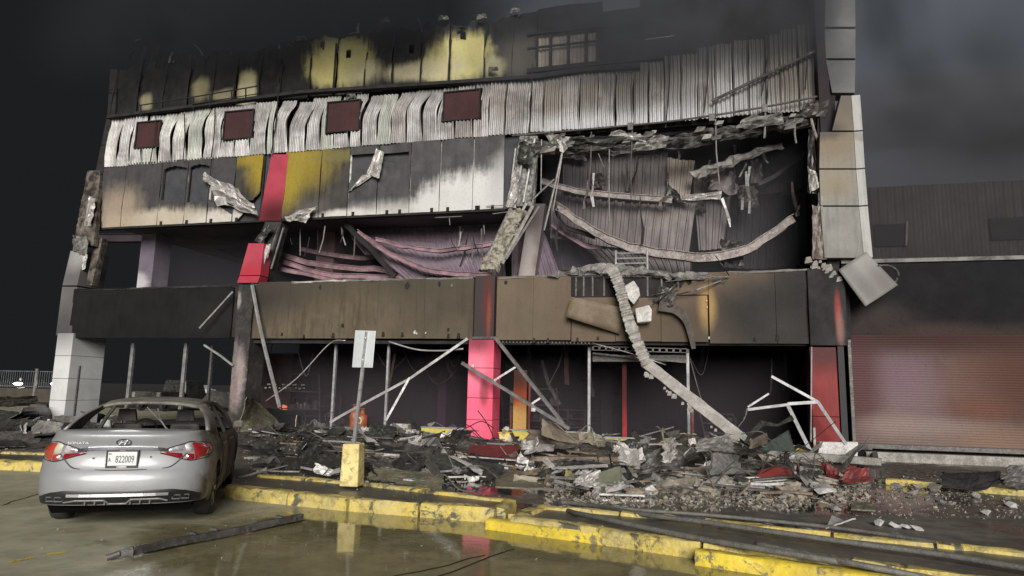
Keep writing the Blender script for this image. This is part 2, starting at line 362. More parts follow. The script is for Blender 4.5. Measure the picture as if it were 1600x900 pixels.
# ------------------------------------------------------------------ fire hoses
def smooth_path(pts, n=8):
    P = [Vector(p) for p in pts]; P = [P[0]*2-P[1]]+P+[P[-1]*2-P[-2]]; out = []
    for i in range(1, len(P)-2):
        for j in range(n):
            t = j/n; a, b, c, d = P[i-1:i+3]
            out.append(.5*((2*b)+(c-a)*t+(2*a-5*b+4*c-d)*t*t+(3*b-a-3*c+d)*t**3))
    out.append(P[-2]); return out
def hose(pix, r, lab, z=.0):
    pts = smooth_path([gr(x, y, zz) for x, y, zz in pix]); m = MB(); m.tube(pts, r, 10)
    tag(obj('fire_hose', m, M['hose'], smooth=True), lab, 'fire hose', 'fire hoses laid over the kerb')
hose([(1700, 903, .20), (1600, 888, .20), (1480, 868, .20), (1330, 848, .2), (1200, 830, .2), (1100, 816, .19), (1000, 803, .17), (930, 791, .08), (880, 785, .05), (874, 790, .06), (893, 800, .15), (936, 809, .2), (1004, 824, .2), (1100, 843, .2), (1200, 860, .21), (1300, 876, .20), (1420, 897, .1), (1560, 925, .05)], .032, 'long grey fire hose looping back on itself at the end of the yellow kerb')
hose([(1720, 880, .06), (1600, 870, .06), (1400, 838, .06), (1280, 822, .05), (1120, 806, .05), (1000, 797, .05), (900, 787, .05)], .026, 'thin dark fire hose running along the back edge of the yellow kerb island')
hose([(1180, 850, .2), (1260, 866, .2), (1350, 884, .2), (1460, 905, .12)], .029, 'short length of fire hose crossing the front yellow kerb at the lower right')
# ------------------------------------------------------------------ the silver car
def build_car():
    cx, cy_, th = -6.30, 6.56, .556
    car = thing('sedan_car', (cx, cy_, 0), 'silver saloon car seen from behind with burnt right side and no rear window', 'car', rotz=th)
    ORG[car] = Vector((0,0,0))
    W_, L = .94, 4.82
    silver = plain('silver_paint', (.56, .56, .57), (.52, .52, .53), .30, .35, scale=1.2, bmp=.0, coat=.6)
    # right flank: paint blistered by heat
    m, t, b = nt('heat_silver')
    oc = N(t, 'ShaderNodeTexCoord').outputs['Object']; sep = N(t, 'ShaderNodeSeparateXYZ'); t.links.new(oc, sep.inputs[0])
    n1 = noise_n(t, oc, 2.2, 5, .6, .5); n2 = noise_n(t, oc, 30, 4, .7)
    yy = mth(t, 'ADD', sep.outputs[1], mth(t, 'MULTIPLY_ADD', n1, 2.0, -1.0)); xx = ramp(t, sep.outputs[0], .70, .86)
    zz = ramp(t, mth(t, 'ADD', sep.outputs[2], mth(t, 'MULTIPLY_ADD', n1, .5, -.25)), 1.15, 1.36)
    burn = mth(t, 'MAXIMUM', mth(t, 'MULTIPLY', ramp(t, yy, .05, .75), xx), mth(t, 'MULTIPLY', zz, .9))
    c = mix(t, ramp(t, n1, .40, .60), (.19, .175, .13), (.085, .072, .058)); c = mix(t, ramp(t, n2, .55, .75), c, (.34, .32, .28))
    sc_ = mix(t, ramp(t, n1, .3, .7), (.275, .278, .283), (.235, .237, .245))
    dirt = ramp(t, noise_n(t, oc, 9, 6, .72), .58, .74)
    sc_ = mix(t, mth(t, 'MULTIPLY', dirt, .8), sc_, (.25, .24, .22))
    t.links.new(mix(t, burn, sc_, c), b.inputs['Base Color'])
    t.links.new(mth(t, 'MULTIPLY_ADD', burn, .25, .45), b.inputs['Roughness'])
    t.links.new(mth(t, 'MULTIPLY_ADD', burn, -.15, .2), b.inputs['Metallic'])
    t.links.new(mth(t, 'MULTIPLY_ADD', burn, -.25, .25), b.inputs['Coat Weight']); b.inputs['Coat Roughness'].default_value = .1
    bump(t, b, n2, .06, .01)
    silver = m
    black = plain('black_trim', (.012, .012, .013), (.018, .018, .018), .4, bmp=0)
    dark = plain('burnt_inside', (.022, .020, .018), (.05, .045, .04), .8, scale=6, bmp=.5)
    chrome = plain('chrome', (.75, .75, .76), (.6, .6, .62), .18, .9, bmp=0)
    red = plain('red_lens', (.26, .012, .016), (.20, .009, .012), .14, bmp=0, coat=1, spec=.6)
    redo = plain('orange_red_lens', (.36, .055, .032), (.30, .035, .022), .22, bmp=0, coat=.8)
    clear = plain('clear_lens', (.66, .63, .64), (.30, .28, .30), .12, .2, scale=14, bmp=.1, coat=1)
    amber = plain('cream_lens', (.52, .50, .36), (.46, .44, .30), .2, bmp=0, coat=.6)
    # plan outline: half outline points as (x/W, y offset from the rear end, mode)
    rear = [(0,0),(.14,.001),(.28,.006),(.42,.018),(.56,.040),(.68,.072),(.78,.115),(.86,.175),(.92,.255),(.96,.36),(.985,.50),(.996,.62)]
    def outl():
        pts = smooth_path([Vector((x, y, 0)) for x, y in rear], 3); o = [(p.x, p.y) for p in pts]
        yv = .66
        while yv < 4.0: o.append((1.0 if 1.0 < yv < 3.6 else .998, yv)); yv += .04
        fr = smooth_path([Vector(p+(0,)) for p in [(.995,4.0),(.985,4.2),(.95,4.42),(.86,4.6),(.68,4.73),(.42,4.79),(.2,4.815),(0,4.82)]], 3)
        return o+[(p.x, p.y) for p in fr]
    OUT = outl(); NU = len(OUT)
    AR = .375
    def zbot(y):
        z = .25 + (.05 if y < .5 else 0)
        for yc in (1.06, 3.86):
            if abs(y-yc) < AR: z = max(z, .33+math.sqrt(AR*AR-(y-yc)**2))
        return z
    def lerp_tab(tab, x):
        if x <= tab[0][0]: return tab[0][1]
        for (a, va), (b_, vb) in zip(tab, tab[1:]):
            if x <= b_: k = (x-a)/(b_-a); k = k*k*(3-2*k); return va+(vb-va)*k
        return tab[-1][1]
    def ztop(y): return lerp_tab([(0,1.12),(.25,1.12),(.9,1.085),(1.4,1.02),(2.6,.975),(3.3,.97),(4.2,.84),(4.7,.70),(4.82,.62)], y)
    # rear profile: setback and width against height fraction
    def rback(z): return lerp_tab([(.25,.10),(.34,.045),(.45,.0),(.60,.0),(.66,.025),(.70,.055),(.78,.075),(.86,.085),(.95,.07),(1.03,.045),(1.085,.035),(1.12,.085)], z)
    def wid(z): return W_*lerp_tab([(.25,.955),(.40,.985),(.62,1.0),(.75,.995),(.90,.965),(1.0,.915),(1.08,.875)], z)
    def body(i, t):
        fx, y = OUT[i]; zb, zt = zbot(y), ztop(y); z = zb+(zt-zb)*t
        k = max(0, 1-y/1.3)
        return Vector((fx*wid(z), y+rback(z)*k*k if y < 1.3 else y, z))
    def at_z(i, z):
        y = OUT[i][1]; zb, zt = zbot(y), ztop(y); return body(i, (z-zb)/(zt-zb))
    def find_i(x):
        return min(range(NU//2), key=lambda i: abs(OUT[i][0]*W_-x))
    TS = [0,.04,.08,.13,.19,.26,.33,.40,.46,.50,.54,.58,.62,.67,.72,.77,.82,.87,.91,.94,.97,1.0]
    NT = len(TS)
    parts = {}
    def put(nm, quad): parts.setdefault(nm, []).append(quad)
    for sgn in (1, -1):
        for i in range(NU-1):
            for j in range(NT-1):
                q = [body(i, TS[j]), body(i+1, TS[j]), body(i+1, TS[j+1]), body(i, TS[j+1])]
                q = [Vector((p.x*sgn, p.y, p.z)) for p in q]
                c = sum(q, Vector())/4; s_ = 'r' if sgn > 0 else 'l'
                if 1.52 < c.y < 2.42 and c.z > .36: nm = 'rear_door_'+s_
                elif 2.44 < c.y < 3.42 and c.z > .36: nm = 'front_door_'+s_
                elif c.y < .62 and c.z < .685: nm = 'bumper'
                elif c.y < .30 and abs(c.x) < .66: nm = 'trunk'
                else: nm = 'body'
                put(nm, q)
    # decks across
    for i in range(NU-1):
        y = OUT[i][1]
        if not (y < .86 or y > 3.30): continue
        a, b_ = body(i, 1), body(i+1, 1)
        if OUT[i+1][1]-OUT[i][1] < 0: continue
        n = 10
        for k in range(n):
            def pt(p, u):
                x = p.x*u; cr = (.022 if y < 1 else .05)*(1-u*u); return Vector((x, p.y, p.z+cr))
            q = [pt(a, -1+2*k/n), pt(a, -1+2*(k+1)/n), pt(b_, -1+2*(k+1)/n), pt(b_, -1+2*k/n)]
            put('trunk' if y < .86 else 'bonnet', q)
    def emit(nm, quads, mat, parent, off=0):
        mb = MB(); idx = {}
        for q in quads:
            f = []
            for p in q:
                key = (round(p.x, 4), round(p.y, 4), round(p.z, 4))
                if key not in idx: idx[key] = len(mb.v); mb.v.append(tuple(p))
                f.append(idx[key])
            f2 = []
            for x in f:
                if x not in f2: f2.append(x)
            if len(f2) > 2: mb.f.append(tuple(f2)); mb.m.append(0)
        return obj(nm, mb, mat, parent, smooth=True)
    names = {'body': 'body', 'bumper': 'rear_bumper', 'trunk': 'trunk_lid', 'bonnet': 'bonnet', 'rear_door_r': 'door', 'front_door_r': 'door', 'rear_door_l': 'door', 'front_door_l': 'door'}
    made = {}
    for nm, qs in parts.items(): made[nm] = emit(names[nm], qs, silver, car)
    made['rear_door_r']['label'] = 'heat stained right rear door'; made['front_door_r']['label'] = 'heat stained right front door'
    # roof and pillars
    def strip(mb, rows):
        n = len(rows[0]); mb.add([p for r in rows for p in r], [(i*n+j, i*n+j+1, (i+1)*n+j+1, (i+1)*n+j) for i in range(len(rows)-1) for j in range(n-1)])
    mb = MB()
    def roofp(u, v):   # u across, v along
        y = 1.42+1.66*v; hw = .585+.035*math.sin(PI*v); x = (2*u-1)
        z = 1.385+.085*math.sin(PI*(.12+.76*v))
        return Vector((x*hw, y - (.06*(1-x*x) if v < .5 else -.05*(1-x*x))*abs(2*v-1), z-.055*abs(x)**2.6))
    mb.grid(16, 14, roofp); obj('roof', mb, silver, car, smooth=True, solid=.035)
    for sgn in (1, -1):
        mb = MB(); rows = []
        for k in range(7):
            v = k/6; e = v**.85
            lo = Vector((.80, .70, 1.10)); hi = Vector((.57, 1.44, 1.385)); lo2 = Vector((.85, 1.36, 1.02)); hi2 = Vector((.60, 1.98, 1.40))
            a = lo.lerp(hi, e); b_ = lo2.lerp(hi2, e); bul = .035*math.sin(PI*v)
            rows.append([Vector(((a.lerp(b_, u).x+bul+.018*math.sin(PI*u))*sgn, a.lerp(b_, u).y, a.lerp(b_, u).z+.01*math.sin(PI*v))) for u in (0,.2,.4,.6,.8,1)])
        strip(mb, rows); obj('rear_pillar', mb, silver, car, smooth=True, solid=.03)
        mb = MB(); mb.bar([(.60*sgn, 1.9, 1.385), (.625*sgn, 2.45, 1.40), (.61*sgn, 3.05, 1.375)], .05, .05); obj('roof_rail', mb, silver, car)
        mb = MB(); mb.bar([(.86*sgn, 2.43, .96), (.76*sgn, 2.42, 1.18), (.63*sgn, 2.40, 1.39)], .09, .04, up=(1,0,0)); obj('door_pillar', mb, dark, car)
        mb = MB(); mb.bar([(.84*sgn, 3.78, .95), (.74*sgn, 3.42, 1.20), (.60*sgn, 3.04, 1.385)], .06, .06); obj('windscreen_pillar', mb, silver, car)
        # mirror, handles
        mb = MB(); mb.hexa([(.88*sgn,3.26,.97),(1.06*sgn,3.28,.98),(1.04*sgn,3.42,.99),(.9*sgn,3.44,.97)], [(.90*sgn,3.26,1.10),(1.05*sgn,3.28,1.11),(1.03*sgn,3.40,1.10),(.91*sgn,3.42,1.08)]); obj('door_mirror', mb, silver, car, bevel=.03)
        for dn, hy in (('rear_door', 1.68), ('front_door', 2.62)):
            mb = MB(); mb.tube([(wid(.86)*sgn+.004*sgn, hy, .862), (wid(.86)*sgn+.035*sgn, hy+.05, .865), (wid(.86)*sgn+.035*sgn, hy+.17, .865), (wid(.86)*sgn+.004*sgn, hy+.22, .862)], .014); obj('handle', mb, silver, made[dn+('_r' if sgn > 0 else '_l')])
        # door seams as real gaps backed by dark strips
        for yy in (1.525, 2.43, 3.425):
            ii = min(range(NU), key=lambda i: abs(OUT[i][1]-yy)); mb = MB(); mb.tube([Vector((p.x*sgn, p.y, p.z)) for p in [body(ii, t)*1 for t in (.12,.3,.5,.7,.85,1.0)]], .009, 6); obj('door_seam', mb, black, car)
        mb = MB(); 
        for a_ in (0,): mb.bar([(.84*sgn, 1.5, .26), (.86*sgn, 3.4, .26)], .1, .08)
        obj('sill', mb, silver, car, bevel=.02)
        # rear lamp
        lens = thing_part('tail_lamp', car)
        def patch(x0, x1, zlo, zhi, mat, nm, off=.012, n=10, wrap=None):
            mb = MB(); i0, i1 = find_i(x0), (find_i(x1) if wrap is None else min(range(NU), key=lambda i: abs(OUT[i][1]-wrap)))
            rows = []
            for i in range(i0, i1+1):
                u = (i-i0)/max(1, i1-i0); za, zb_ = zlo(u), zhi(u); row = []
                for k in range(7):
                    z = za+(zb_-za)*k/6; p = at_z(i, z); q = at_z(min(i+1, NU-1), z); p2 = at_z(max(i-1, 0), z)
                    nn = Vector((q-p2).yx.to_3d()) if False else Vector(((q-p2).y, -(q-p2).x, 0)).normalized()
                    o_ = off*(math.sin(PI*k/6)**.5 if 0 < k < 6 else 0); o_ = o_*(1 if 0 < i-i0 < i1-i0 else .0)-.001
                    p = p+nn*o_; row.append(Vector((p.x*sgn, p.y, p.z)))
                rows.append(row)
            strip(mb, rows); return obj(nm, mb, mat, lens, smooth=True)
        lin = lambda a, b_: (lambda u: a+(b_-a)*u)
        outer_mat = red if sgn > 0 else redo
        # inner white on the trunk, red strip under it, outer red wrapping round with a pale insert
        iy = lambda yv: min(range(NU), key=lambda i: abs(OUT[i][1]-yv))
        patch(.42, .655, lin(.888, .872), lin(.902, .972), clear, 'reversing_lens', .018)
        patch(.40, .655, lin(.876, .79), lin(.888, .868), red, 'red_lens', .016)
        patch(.668, .9, lin(.79, .785), lin(.868, .85), outer_mat, 'red_lens', .020, wrap=.13)
        patch(.668, .9, lin(.872, .854), lin(.975, .995), amber if sgn < 0 else clear, 'indicator_lens', .020, wrap=.13)
        def patch2(ya, yb_, zlo, zhi, mat, nm, off):
            mb = MB(); rows = []; i0, i1 = iy(ya), iy(yb_)
            for i in range(i0, i1+1):
                u = (i-i0)/(i1-i0); row = []
                for k in range(7):
                    z = zlo(u)+(zhi(u)-zlo(u))*k/6; p = at_z(i, z); q, p2 = at_z(i+1, z), at_z(i-1, z); nn = Vector(((q-p2).y, -(q-p2).x, 0)).normalized()
                    o_ = off*(math.sin(PI*k/6)**.5 if 0 < k < 6 else 0)*(1 if 0 < i-i0 < i1-i0 else 0)-.001; p = p+nn*o_; row.append(Vector((p.x*sgn, p.y, p.z)))
                rows.append(row)
            strip(mb, rows); obj(nm, mb, mat, lens, smooth=True)
        patch2(.125, .52, lin(.785, .86), lin(.998, .955), outer_mat, 'red_lens', .020)
        ln = [(at_z(find_i(.40), .872)), at_z(find_i(.52), .835), at_z(find_i(.66), .788), at_z(iy(.13), .783), at_z(iy(.3), .805), at_z(iy(.52), .86)]
        lo_ = [at_z(find_i(.40), .894), at_z(find_i(.52), .94), at_z(find_i(.66), .976), at_z(iy(.13), .999), at_z(iy(.3), .985), at_z(iy(.52), .955)]
        for L_ in (ln, lo_):
            mb = MB(); mb.tube([Vector((p.x*sgn, p.y-.003, p.z)) for p in smooth_path(L_, 4)], .006, 6); obj('lamp_surround', mb, black, lens)
        # wheels
        for wy in (1.06, 3.86):
            wl = thing_part('wheel', car)
            c = (0, wy, .325); x0 = .80*sgn
            prof = [(.20,-.10),(.29,-.105),(.315,-.09),(.325,-.05),(.325,.05),(.315,.09),(.29,.105),(.21,.10),(.20,.085)]
            mb = MB(); mb.lathe([(r, x0+a) for r, a in prof], 'x', 32, c); obj('tyre', mb, M['rubber'], wl, smooth=True, auto=50)
            mb = MB(); mb.lathe([(.205,x0-.09),(.2,x0+.02*sgn),(.06,x0+.05*sgn),(0.001,x0+.055*sgn)], 'x', 28, c)
            for k in range(5):
                a = 2*PI*k/5; ca, sa = math.cos(a), math.sin(a)
                mb.bar([(x0+.085*sgn, wy+.04*ca, .325+.04*sa), (x0+.095*sgn, wy+.205*ca, .325+.205*sa)], .055, .025, up=(1,0,0))
            mb.lathe([(.20,x0+.075*sgn),(.215,x0+.098*sgn),(.195,x0+.10*sgn),(.19,x0+.07*sgn)], 'x', 28, c)
            obj('rim', mb, M['steel'], wl, smooth=True, auto=40)
    # underbody and wheel wells
    mb = MB(); mb.box(-.60,.60,.9,4.6,.20,.30); mb.box(-.82,.82,1.5,3.4,.205,.29); mb.box(-.62,.62,.3,4.5,.34,.62)
    obj('underbody', mb, M['rubber'], car)
    mb = MB(); mb.hexa([(-.72,.30,.19),(.72,.30,.19),(.70,.9,.19),(-.70,.9,.19)], [(-.76,.20,.33),(.76,.20,.33),(.72,.9,.34),(-.72,.9,.34)]); obj('under_car_shade_panel', mb, plain('under_car_shade_black', (.004,.004,.004), (.006,.006,.006), .95, bmp=0, spec=.05), car)  # added black panel, stands in for the deep shade under the car's rear
    # bumper details: black diffuser, silver strip, exhausts
    def rpatch(x0, x1, zlo, zhi, mat, nm, off, parent, both=True, solidify=0):
        mb = MB(); i1 = find_i(x1); rows = []
        for i in list(range(i1, 0, -1))+list(range(0, i1+1)) if both else range(find_i(x0), i1+1): rows.append(i)
        out = []
        for k, i in enumerate(rows):
            s_ = -1 if both and k < i1 else 1; x = OUT[i][0]*W_; za, zb_ = zlo(x), zhi(x); row = []
            for q in range(6):
                z = za+(zb_-za)*q/5; p = at_z(i, z); o_ = off if 0 < q < 5 else -.002; row.append(Vector((p.x*s_, p.y-o_, p.z)))
            out.append(row)
        strip(mb, out); return obj(nm, mb, mat, parent, smooth=True)
    bump_ = made['bumper']
    rpatch(0, .86, lambda x: .302, lambda x: .475-.10*max(0, (x-.55)/.35)**1.5, black, 'diffuser', .010, bump_)
    mb = MB(); mb.bar([at_z(find_i(x), .415)*1 + Vector((0,-.014,0)) if x >= 0 else Vector((-at_z(find_i(-x), .415).x, at_z(find_i(-x), .415).y-.014, .415)) for x in (-.52,-.4,-.25,-.1,0,.1,.25,.4,.52)], .02, .032); obj('silver_strip', mb, chrome, bump_)
    mb = MB(); pts = []
    for x, z in ((-.56,.335),(-.45,.355),(-.15,.355),(-.10,.315),(.08,.315),(.12,.36),(.42,.36),(.53,.335)):
        p = at_z(find_i(abs(x)), z); pts.append(Vector((math.copysign(p.x, x), p.y-.018, z)))
    mb.tube(pts, .010, 6); obj('diffuser_trim', mb, M['steel'], bump_)
    for k in range(-3, 4):
        if k == 0: continue
        x = k*.10+(.03 if k > 0 else -.03); p = at_z(find_i(abs(x)), .335); mb = MB(); mb.box(x-.008, x+.008, p.y-.02, p.y+.01, .305, .35); obj('diffuser_fin', mb, M['char_metal'], bump_)
    for s_ in (1, -1):
        for x in (.60, .69):
            p = at_z(find_i(x), .37); mb = MB(); e = Vector((x*s_, p.y-.02, .372)); w2, h2 = .042, .022
            lo = [e+Vector((a*w2, 0, b_*h2)) for a, b_ in ((-1,-1),(1,-1),(1,1),(-1,1))]; mb.tube([*lo, lo[0]], .008, 6)
            obj('exhaust_tip', mb, chrome, bump_)
    # trunk: seam, chrome bar, plate, emblem
    tr = made['trunk']
    def tpt(x, z, off=.004):
        p = at_z(find_i(abs(x)), z); return Vector((x, p.y-off, z))
    mb = MB(); seam = [(-.66,.865),(-.60,.80),(-.52,.725),(-.42,.698),(-.2,.688),(0,.686),(.2,.688),(.42,.698),(.52,.725),(.60,.80),(.66,.865)]
    mb.tube(smooth_path([tpt(x, z, 0) for x, z in seam], 4), .008, 6); obj('trunk_seam', mb, black, car)
    mb = MB(); mb.bar(smooth_path([tpt(x, z, .006) for x, z in ((-.47,.903),(-.36,.925),(-.2,.932),(0,.934),(.2,.932),(.36,.925),(.47,.903))], 3), .02, .034); obj('chrome_bar', mb, plain('dark_chrome', (.22,.22,.24),(.12,.12,.14),.15,.9,bmp=0), tr)
    mb = MB(); mb.bar(smooth_path([tpt(x, z, .012) for x, z in ((-.36,.944),(-.2,.950),(0,.952),(.2,.950),(.36,.944))], 3), .012, .010); obj('chrome_edge', mb, chrome, tr)
    py_ = at_z(0, .80).y-.012
    # left plate frame
    plate = obj('number_plate', MB().box(-.155,.155,py_-.012,py_+.02,.735,.895), plain('plate_white', (.62,.63,.62),(.56,.57,.56),.4,bmp=.05), tr, bevel=.004)
    mb = MB()
    for a in ((-.168,.168,.895,.915),(-.168,.168,.712,.737),(-.168,-.150,.737,.895),(.150,.168,.737,.895)): mb.box(a[0],a[1],py_-.022,py_+.02,a[2],a[3])
    obj('plate_frame', mb, black, tr, bevel=.004)
    def text(body_, size, mat, nm, parent, loc, ext=.002, sx=1.0):
        cu = bpy.data.curves.new(nm, 'FONT'); cu.body = body_; cu.size = size; cu.extrude = ext; cu.align_x = 'CENTER'; cu.align_y = 'CENTER'
        to = bpy.data.objects.new(nm, cu); COL.objects.link(to); dg = bpy.context.evaluated_depsgraph_get(); me = bpy.data.meshes.new_from_object(to.evaluated_get(dg))
        bpy.data.objects.remove(to); me.materials.clear(); me.materials.append(mat); o = bpy.data.objects.new(nm, me); COL.objects.link(o); o.parent = parent
        o.location = loc; o.rotation_euler = (PI/2, 0, 0); o.scale = (sx, 1, 1); ORG[o] = Vector(); return o
    ink = plain('plate_ink', (.035,.04,.04), (.06,.065,.065), .6, bmp=0)
    text('822009', .112, ink, 'plate_number', tr, (.026, py_-.014, .805), sx=.58)
    text('A', .07, ink, 'plate_letter', tr, (-.130, py_-.014, .80), sx=.6)
    text('RD', .03, ink, 'plate_letter', tr, (-.126, py_-.014, .868), sx=.8)
    mb = MB(); mb.box(-.052,.052,py_-.024,py_-.02,.716,.732); mb.box(-.03,.03,py_-.024,py_-.02,.903,.907); obj('frame_print', mb, M['pale_sheet'], tr)
    # emblem: oval ring with a slanted letter
    e = tpt(0, 1.0, .010); mb = MB(); ring = [e+Vector((.075*math.cos(a), -.004, .036*math.sin(a))) for a in [2*PI*k/28 for k in range(29)]]
    mb.tube(ring, .006, 6, caps=False)
    mb.bar([e+Vector((-.040,-.006,-.026)), e+Vector((-.012,-.006,.026))], .012, .014, up=(0,1,0)); mb.bar([e+Vector((.012,-.006,-.026)), e+Vector((.040,-.006,.026))], .012, .014, up=(0,1,0)); mb.bar([e+Vector((-.028,-.006,-.004)), e+Vector((.028,-.006,.006))], .010, .012, up=(0,1,0))
    obj('emblem', mb, plain('emblem_chrome', (.16,.16,.17),(.5,.5,.5),.2,.8,scale=30,bmp=0), tr)
    tx = text('SONATA', .036, chrome, 'model_lettering', tr, (-.47, tpt(-.47, .985, .012).y, .99), sx=1.5); tx.rotation_euler.z = -.06
    for x, z in ((-.30,.82),(.29,.83)):
        mb = MB(); p = tpt(x, z, .004); mb.tube([p, p+Vector((0,-.006,0))], .011); obj('trunk_bolt', mb, black, tr)
    # inside: floor, seats, wheel, dash, parcel shelf, all burnt
    mb = MB(); mb.box(-.78,.78,.92,3.5,.30,.36); mb.box(-.74,.74,.62,1.15,.88,.93); obj('cabin_floor', mb, dark, car)
    for x in (-.37, .37):
        st = thing_part('front_seat', car)
        mb = MB(); mb.hexa([(x-.25,2.1,.36),(x+.25,2.1,.36),(x+.25,2.75,.36),(x-.25,2.75,.36)], [(x-.24,2.1,.55),(x+.24,2.1,.55),(x+.25,2.72,.60),(x-.25,2.72,.60)]); obj('seat_cushion', mb, dark, st, bevel=.05)
        mb = MB(); mb.hexa([(x-.24,2.05,.52),(x+.24,2.05,.52),(x+.24,2.2,.52),(x-.24,2.2,.52)], [(x-.19,1.85,1.12),(x+.19,1.85,1.12),(x+.19,1.95,1.12),(x-.19,1.95,1.12)]); obj('seat_back', mb, dark, st, bevel=.04)
        mb = MB(); mb.hexa([(x-.12,1.82,1.16),(x+.12,1.82,1.16),(x+.12,1.92,1.16),(x-.12,1.92,1.16)], [(x-.10,1.79,1.32),(x+.10,1.79,1.32),(x+.10,1.87,1.32),(x-.10,1.87,1.32)]); mb.tube([(x-.06,1.88,1.1),(x-.06,1.88,1.2)], .008); mb.tube([(x+.06,1.88,1.1),(x+.06,1.88,1.2)], .008); obj('head_rest', mb, dark, st, bevel=.03)
    mb = MB(); mb.hexa([(-.66,1.1,.5),(.66,1.1,.5),(.66,1.25,.5),(-.66,1.25,.5)], [(-.62,.92,1.0),(.62,.92,1.0),(.62,1.02,1.0),(-.62,1.02,1.0)]); obj('rear_seat_back', mb, dark, car, bevel=.04)
    mb = MB(); mb.hexa([(-.72,3.1,.6),(.72,3.1,.6),(.74,3.6,.6),(-.74,3.6,.6)], [(-.74,3.2,.92),(.74,3.2,.92),(.76,3.7,.95),(-.76,3.7,.95)]); obj('dashboard', mb, dark, car, bevel=.04)
    mb = MB(); mb.tube([(-.37+.18*math.cos(a), 3.02+.07*math.sin(a), .95+.17*math.sin(a)) for a in [2*PI*k/20 for k in range(21)]], .018, 6, caps=False); obj('steering_wheel', mb, black, car, smooth=True)
    mb = MB(); mb.tube([(.1, 1.3, 1.35), (.14, 1.32, 1.2), (.30, 1.28, .98)], .010, 6); mb.tube([(-.05,1.4,1.36),(.3,1.3,1.02)], .006, 6); obj('hanging_belt', mb, M['grey_sheet'], car)
    for k in range(14):
        x = R.uniform(-.6,.6); y = R.uniform(.7,1.05); z = .935; mb = MB(); a = R.uniform(.02,.06)
        mb.hexa([(x-a,y-a,z),(x+a,y-a*.6,z),(x+a*.7,y+a,z),(x-a,y+a*.8,z)], [(x-a*.4,y-a*.5,z+a),(x+a*.6,y-a*.3,z+a*.6),(x+a*.4,y+a*.5,z+a*.5),(x-a*.6,y+a*.3,z+a*.9)]); obj('glass_shard', mb, R.choice([M['grey_sheet'], dark, M['pale_sheet']]), car)
    return car
def thing_part(name, parent):
    o = bpy.data.objects.new(name, None); COL.objects.link(o); o.parent = parent; o.empty_display_size = .1; ORG[o] = ORG[parent]; return o
CAR = build_car()
# ------------------------------------------------------------------ the burned building
YP, YF, YU = 20.30, 20.42, 21.25          # fronts of the pillars, the lower fascia and the upper cladding
def X(px, py, y): return at(px, py, y).x
def Z(px, py, y): return at(px, py, y).z
B = thing('burned_building', (-6, YP, 0), 'burned out four storey commercial building with buckled corrugated cladding and soot', 'building')
# --- lower pillars
M['pink'] = stain('pink_paint', (.86, .115, .205), [blob(750, 575, 40, 36, YP, .9, (.80,.22,.30), .8), blob(752, 533, 60, 17, YP, .9, (.16,.03,.045), .9), blob(742, 660, 40, 22, YP, .8, (.84,.15,.25), .6), blob(770, 600, 12, 90, YP, .8, (.62,.07,.12), .6), blob(756, 612, 7, 22, YP, .5, (.16,.03,.035), .7)], .45, nz=.25, base2=(.80, .095, .18), bmp=.12, spec=.3, mott=.3, streak=.25)
M['red_pillar'] = stain('red_pillar_paint', (.21, .026, .024), [blob(1295, 545, 60, 30, YP, .8, (.05,.012,.012), .9)], .5, base2=(.165, .021, .02), bmp=.12, mott=.4, streak=.3)
M['white_pillar'] = stain('white_pillar_paint', (.56, .56, .55), [blob(95, 490, 60, 45, YP, .9, (.05,.05,.05), .9)], .6, base2=(.48, .48, .47), bmp=.15, mott=.25)
M['burnt_pillar'] = stain('burnt_pillar_face', (.030, .028, .027), [blob(372, 590, 12, 42, YP, .5, (.30,.25,.24), .9), blob(366, 610, 6, 30, YP, .5, (.20,.15,.14), .9), blob(374, 470, 4, 12, YP, .5, (.30,.28,.26), .8), blob(368, 560, 4, 30, YP, .4, (.16,.14,.13), .8)], .8, nz=.6, nscale=4, base2=(.055, .05, .046), bmp=.7)
def pillar(x0, x1, dep, segs, mat, lab=None, gap=.012, core=None, y=YP):
    m = MB(); m.box(x0+.03, x1-.03, y+.03, y+dep-.03, 0, segs[-1]-.02); p = obj('pillar', m, core or M['soot'], B)
    if lab: p['label'] = lab
    for a, b_ in zip(segs, segs[1:]):
        m = MB(); m.box(x0, x1, y, y+dep, a+gap/2, b_-gap/2); obj('cladding_panel', m, mat, p, bevel=.012)
    return p
zt = Z(750, 529, YP)
pillar(X(729, 650, YP), X(769, 650, YP), .86, [0, .75, 1.42, 2.35, zt], M['pink'], 'bright pink clad pillar')
pillar(X(1269, 640, YP), X(1311, 640, YP), .8, [0, 1.15, Z(1290, 542, YP)], M['red_pillar'], 'dark red pillar')
pillar(X(78, 620, YP), X(103, 620, YP), 1.5, [0, .95, 1.75, 2.6, 3.45], M['white_pillar'], 'white end pillar blackened at its top')
m = MB(); m.grid(5, 40, lambda u, v: (X(361, 600, YP)+u*.62+.02*fbm((u*3, v*30, 1), 1), YP-.01-.05*abs(fbm((u*3, v*26, 4), 1.3)), v*Z(370, 445, YP))); 
xa, xb = X(361, 600, YP), X(361, 600, YP)+.62
m.box(xa+.02, xb-.02, YP+.04, YP+.86, 0, Z(370, 446, YP)); obj('pillar', m, M['burnt_pillar'], B)['label'] = 'bare burnt pillar with spalled lower face'
# downpipe and trim by the red pillar
m = MB(); m.box(X(1312, 600, YP)+.0, X(1322, 600, YP), YP+.05, YP+.2, 0, Z(1317, 505, YP)); obj('downpipe', m, M['rubber'], B)
m = MB(); m.tube([at(1267, 690, YP-.02), at(1268, 542, YP-.02)], .022); obj('conduit', m, M['alu'], B)
m = MB(); m.tube([at(1273, 702, YP-.05), at(1272, 668, YP-.05)], .035); obj('conduit', m, M['pale_sheet'], B)

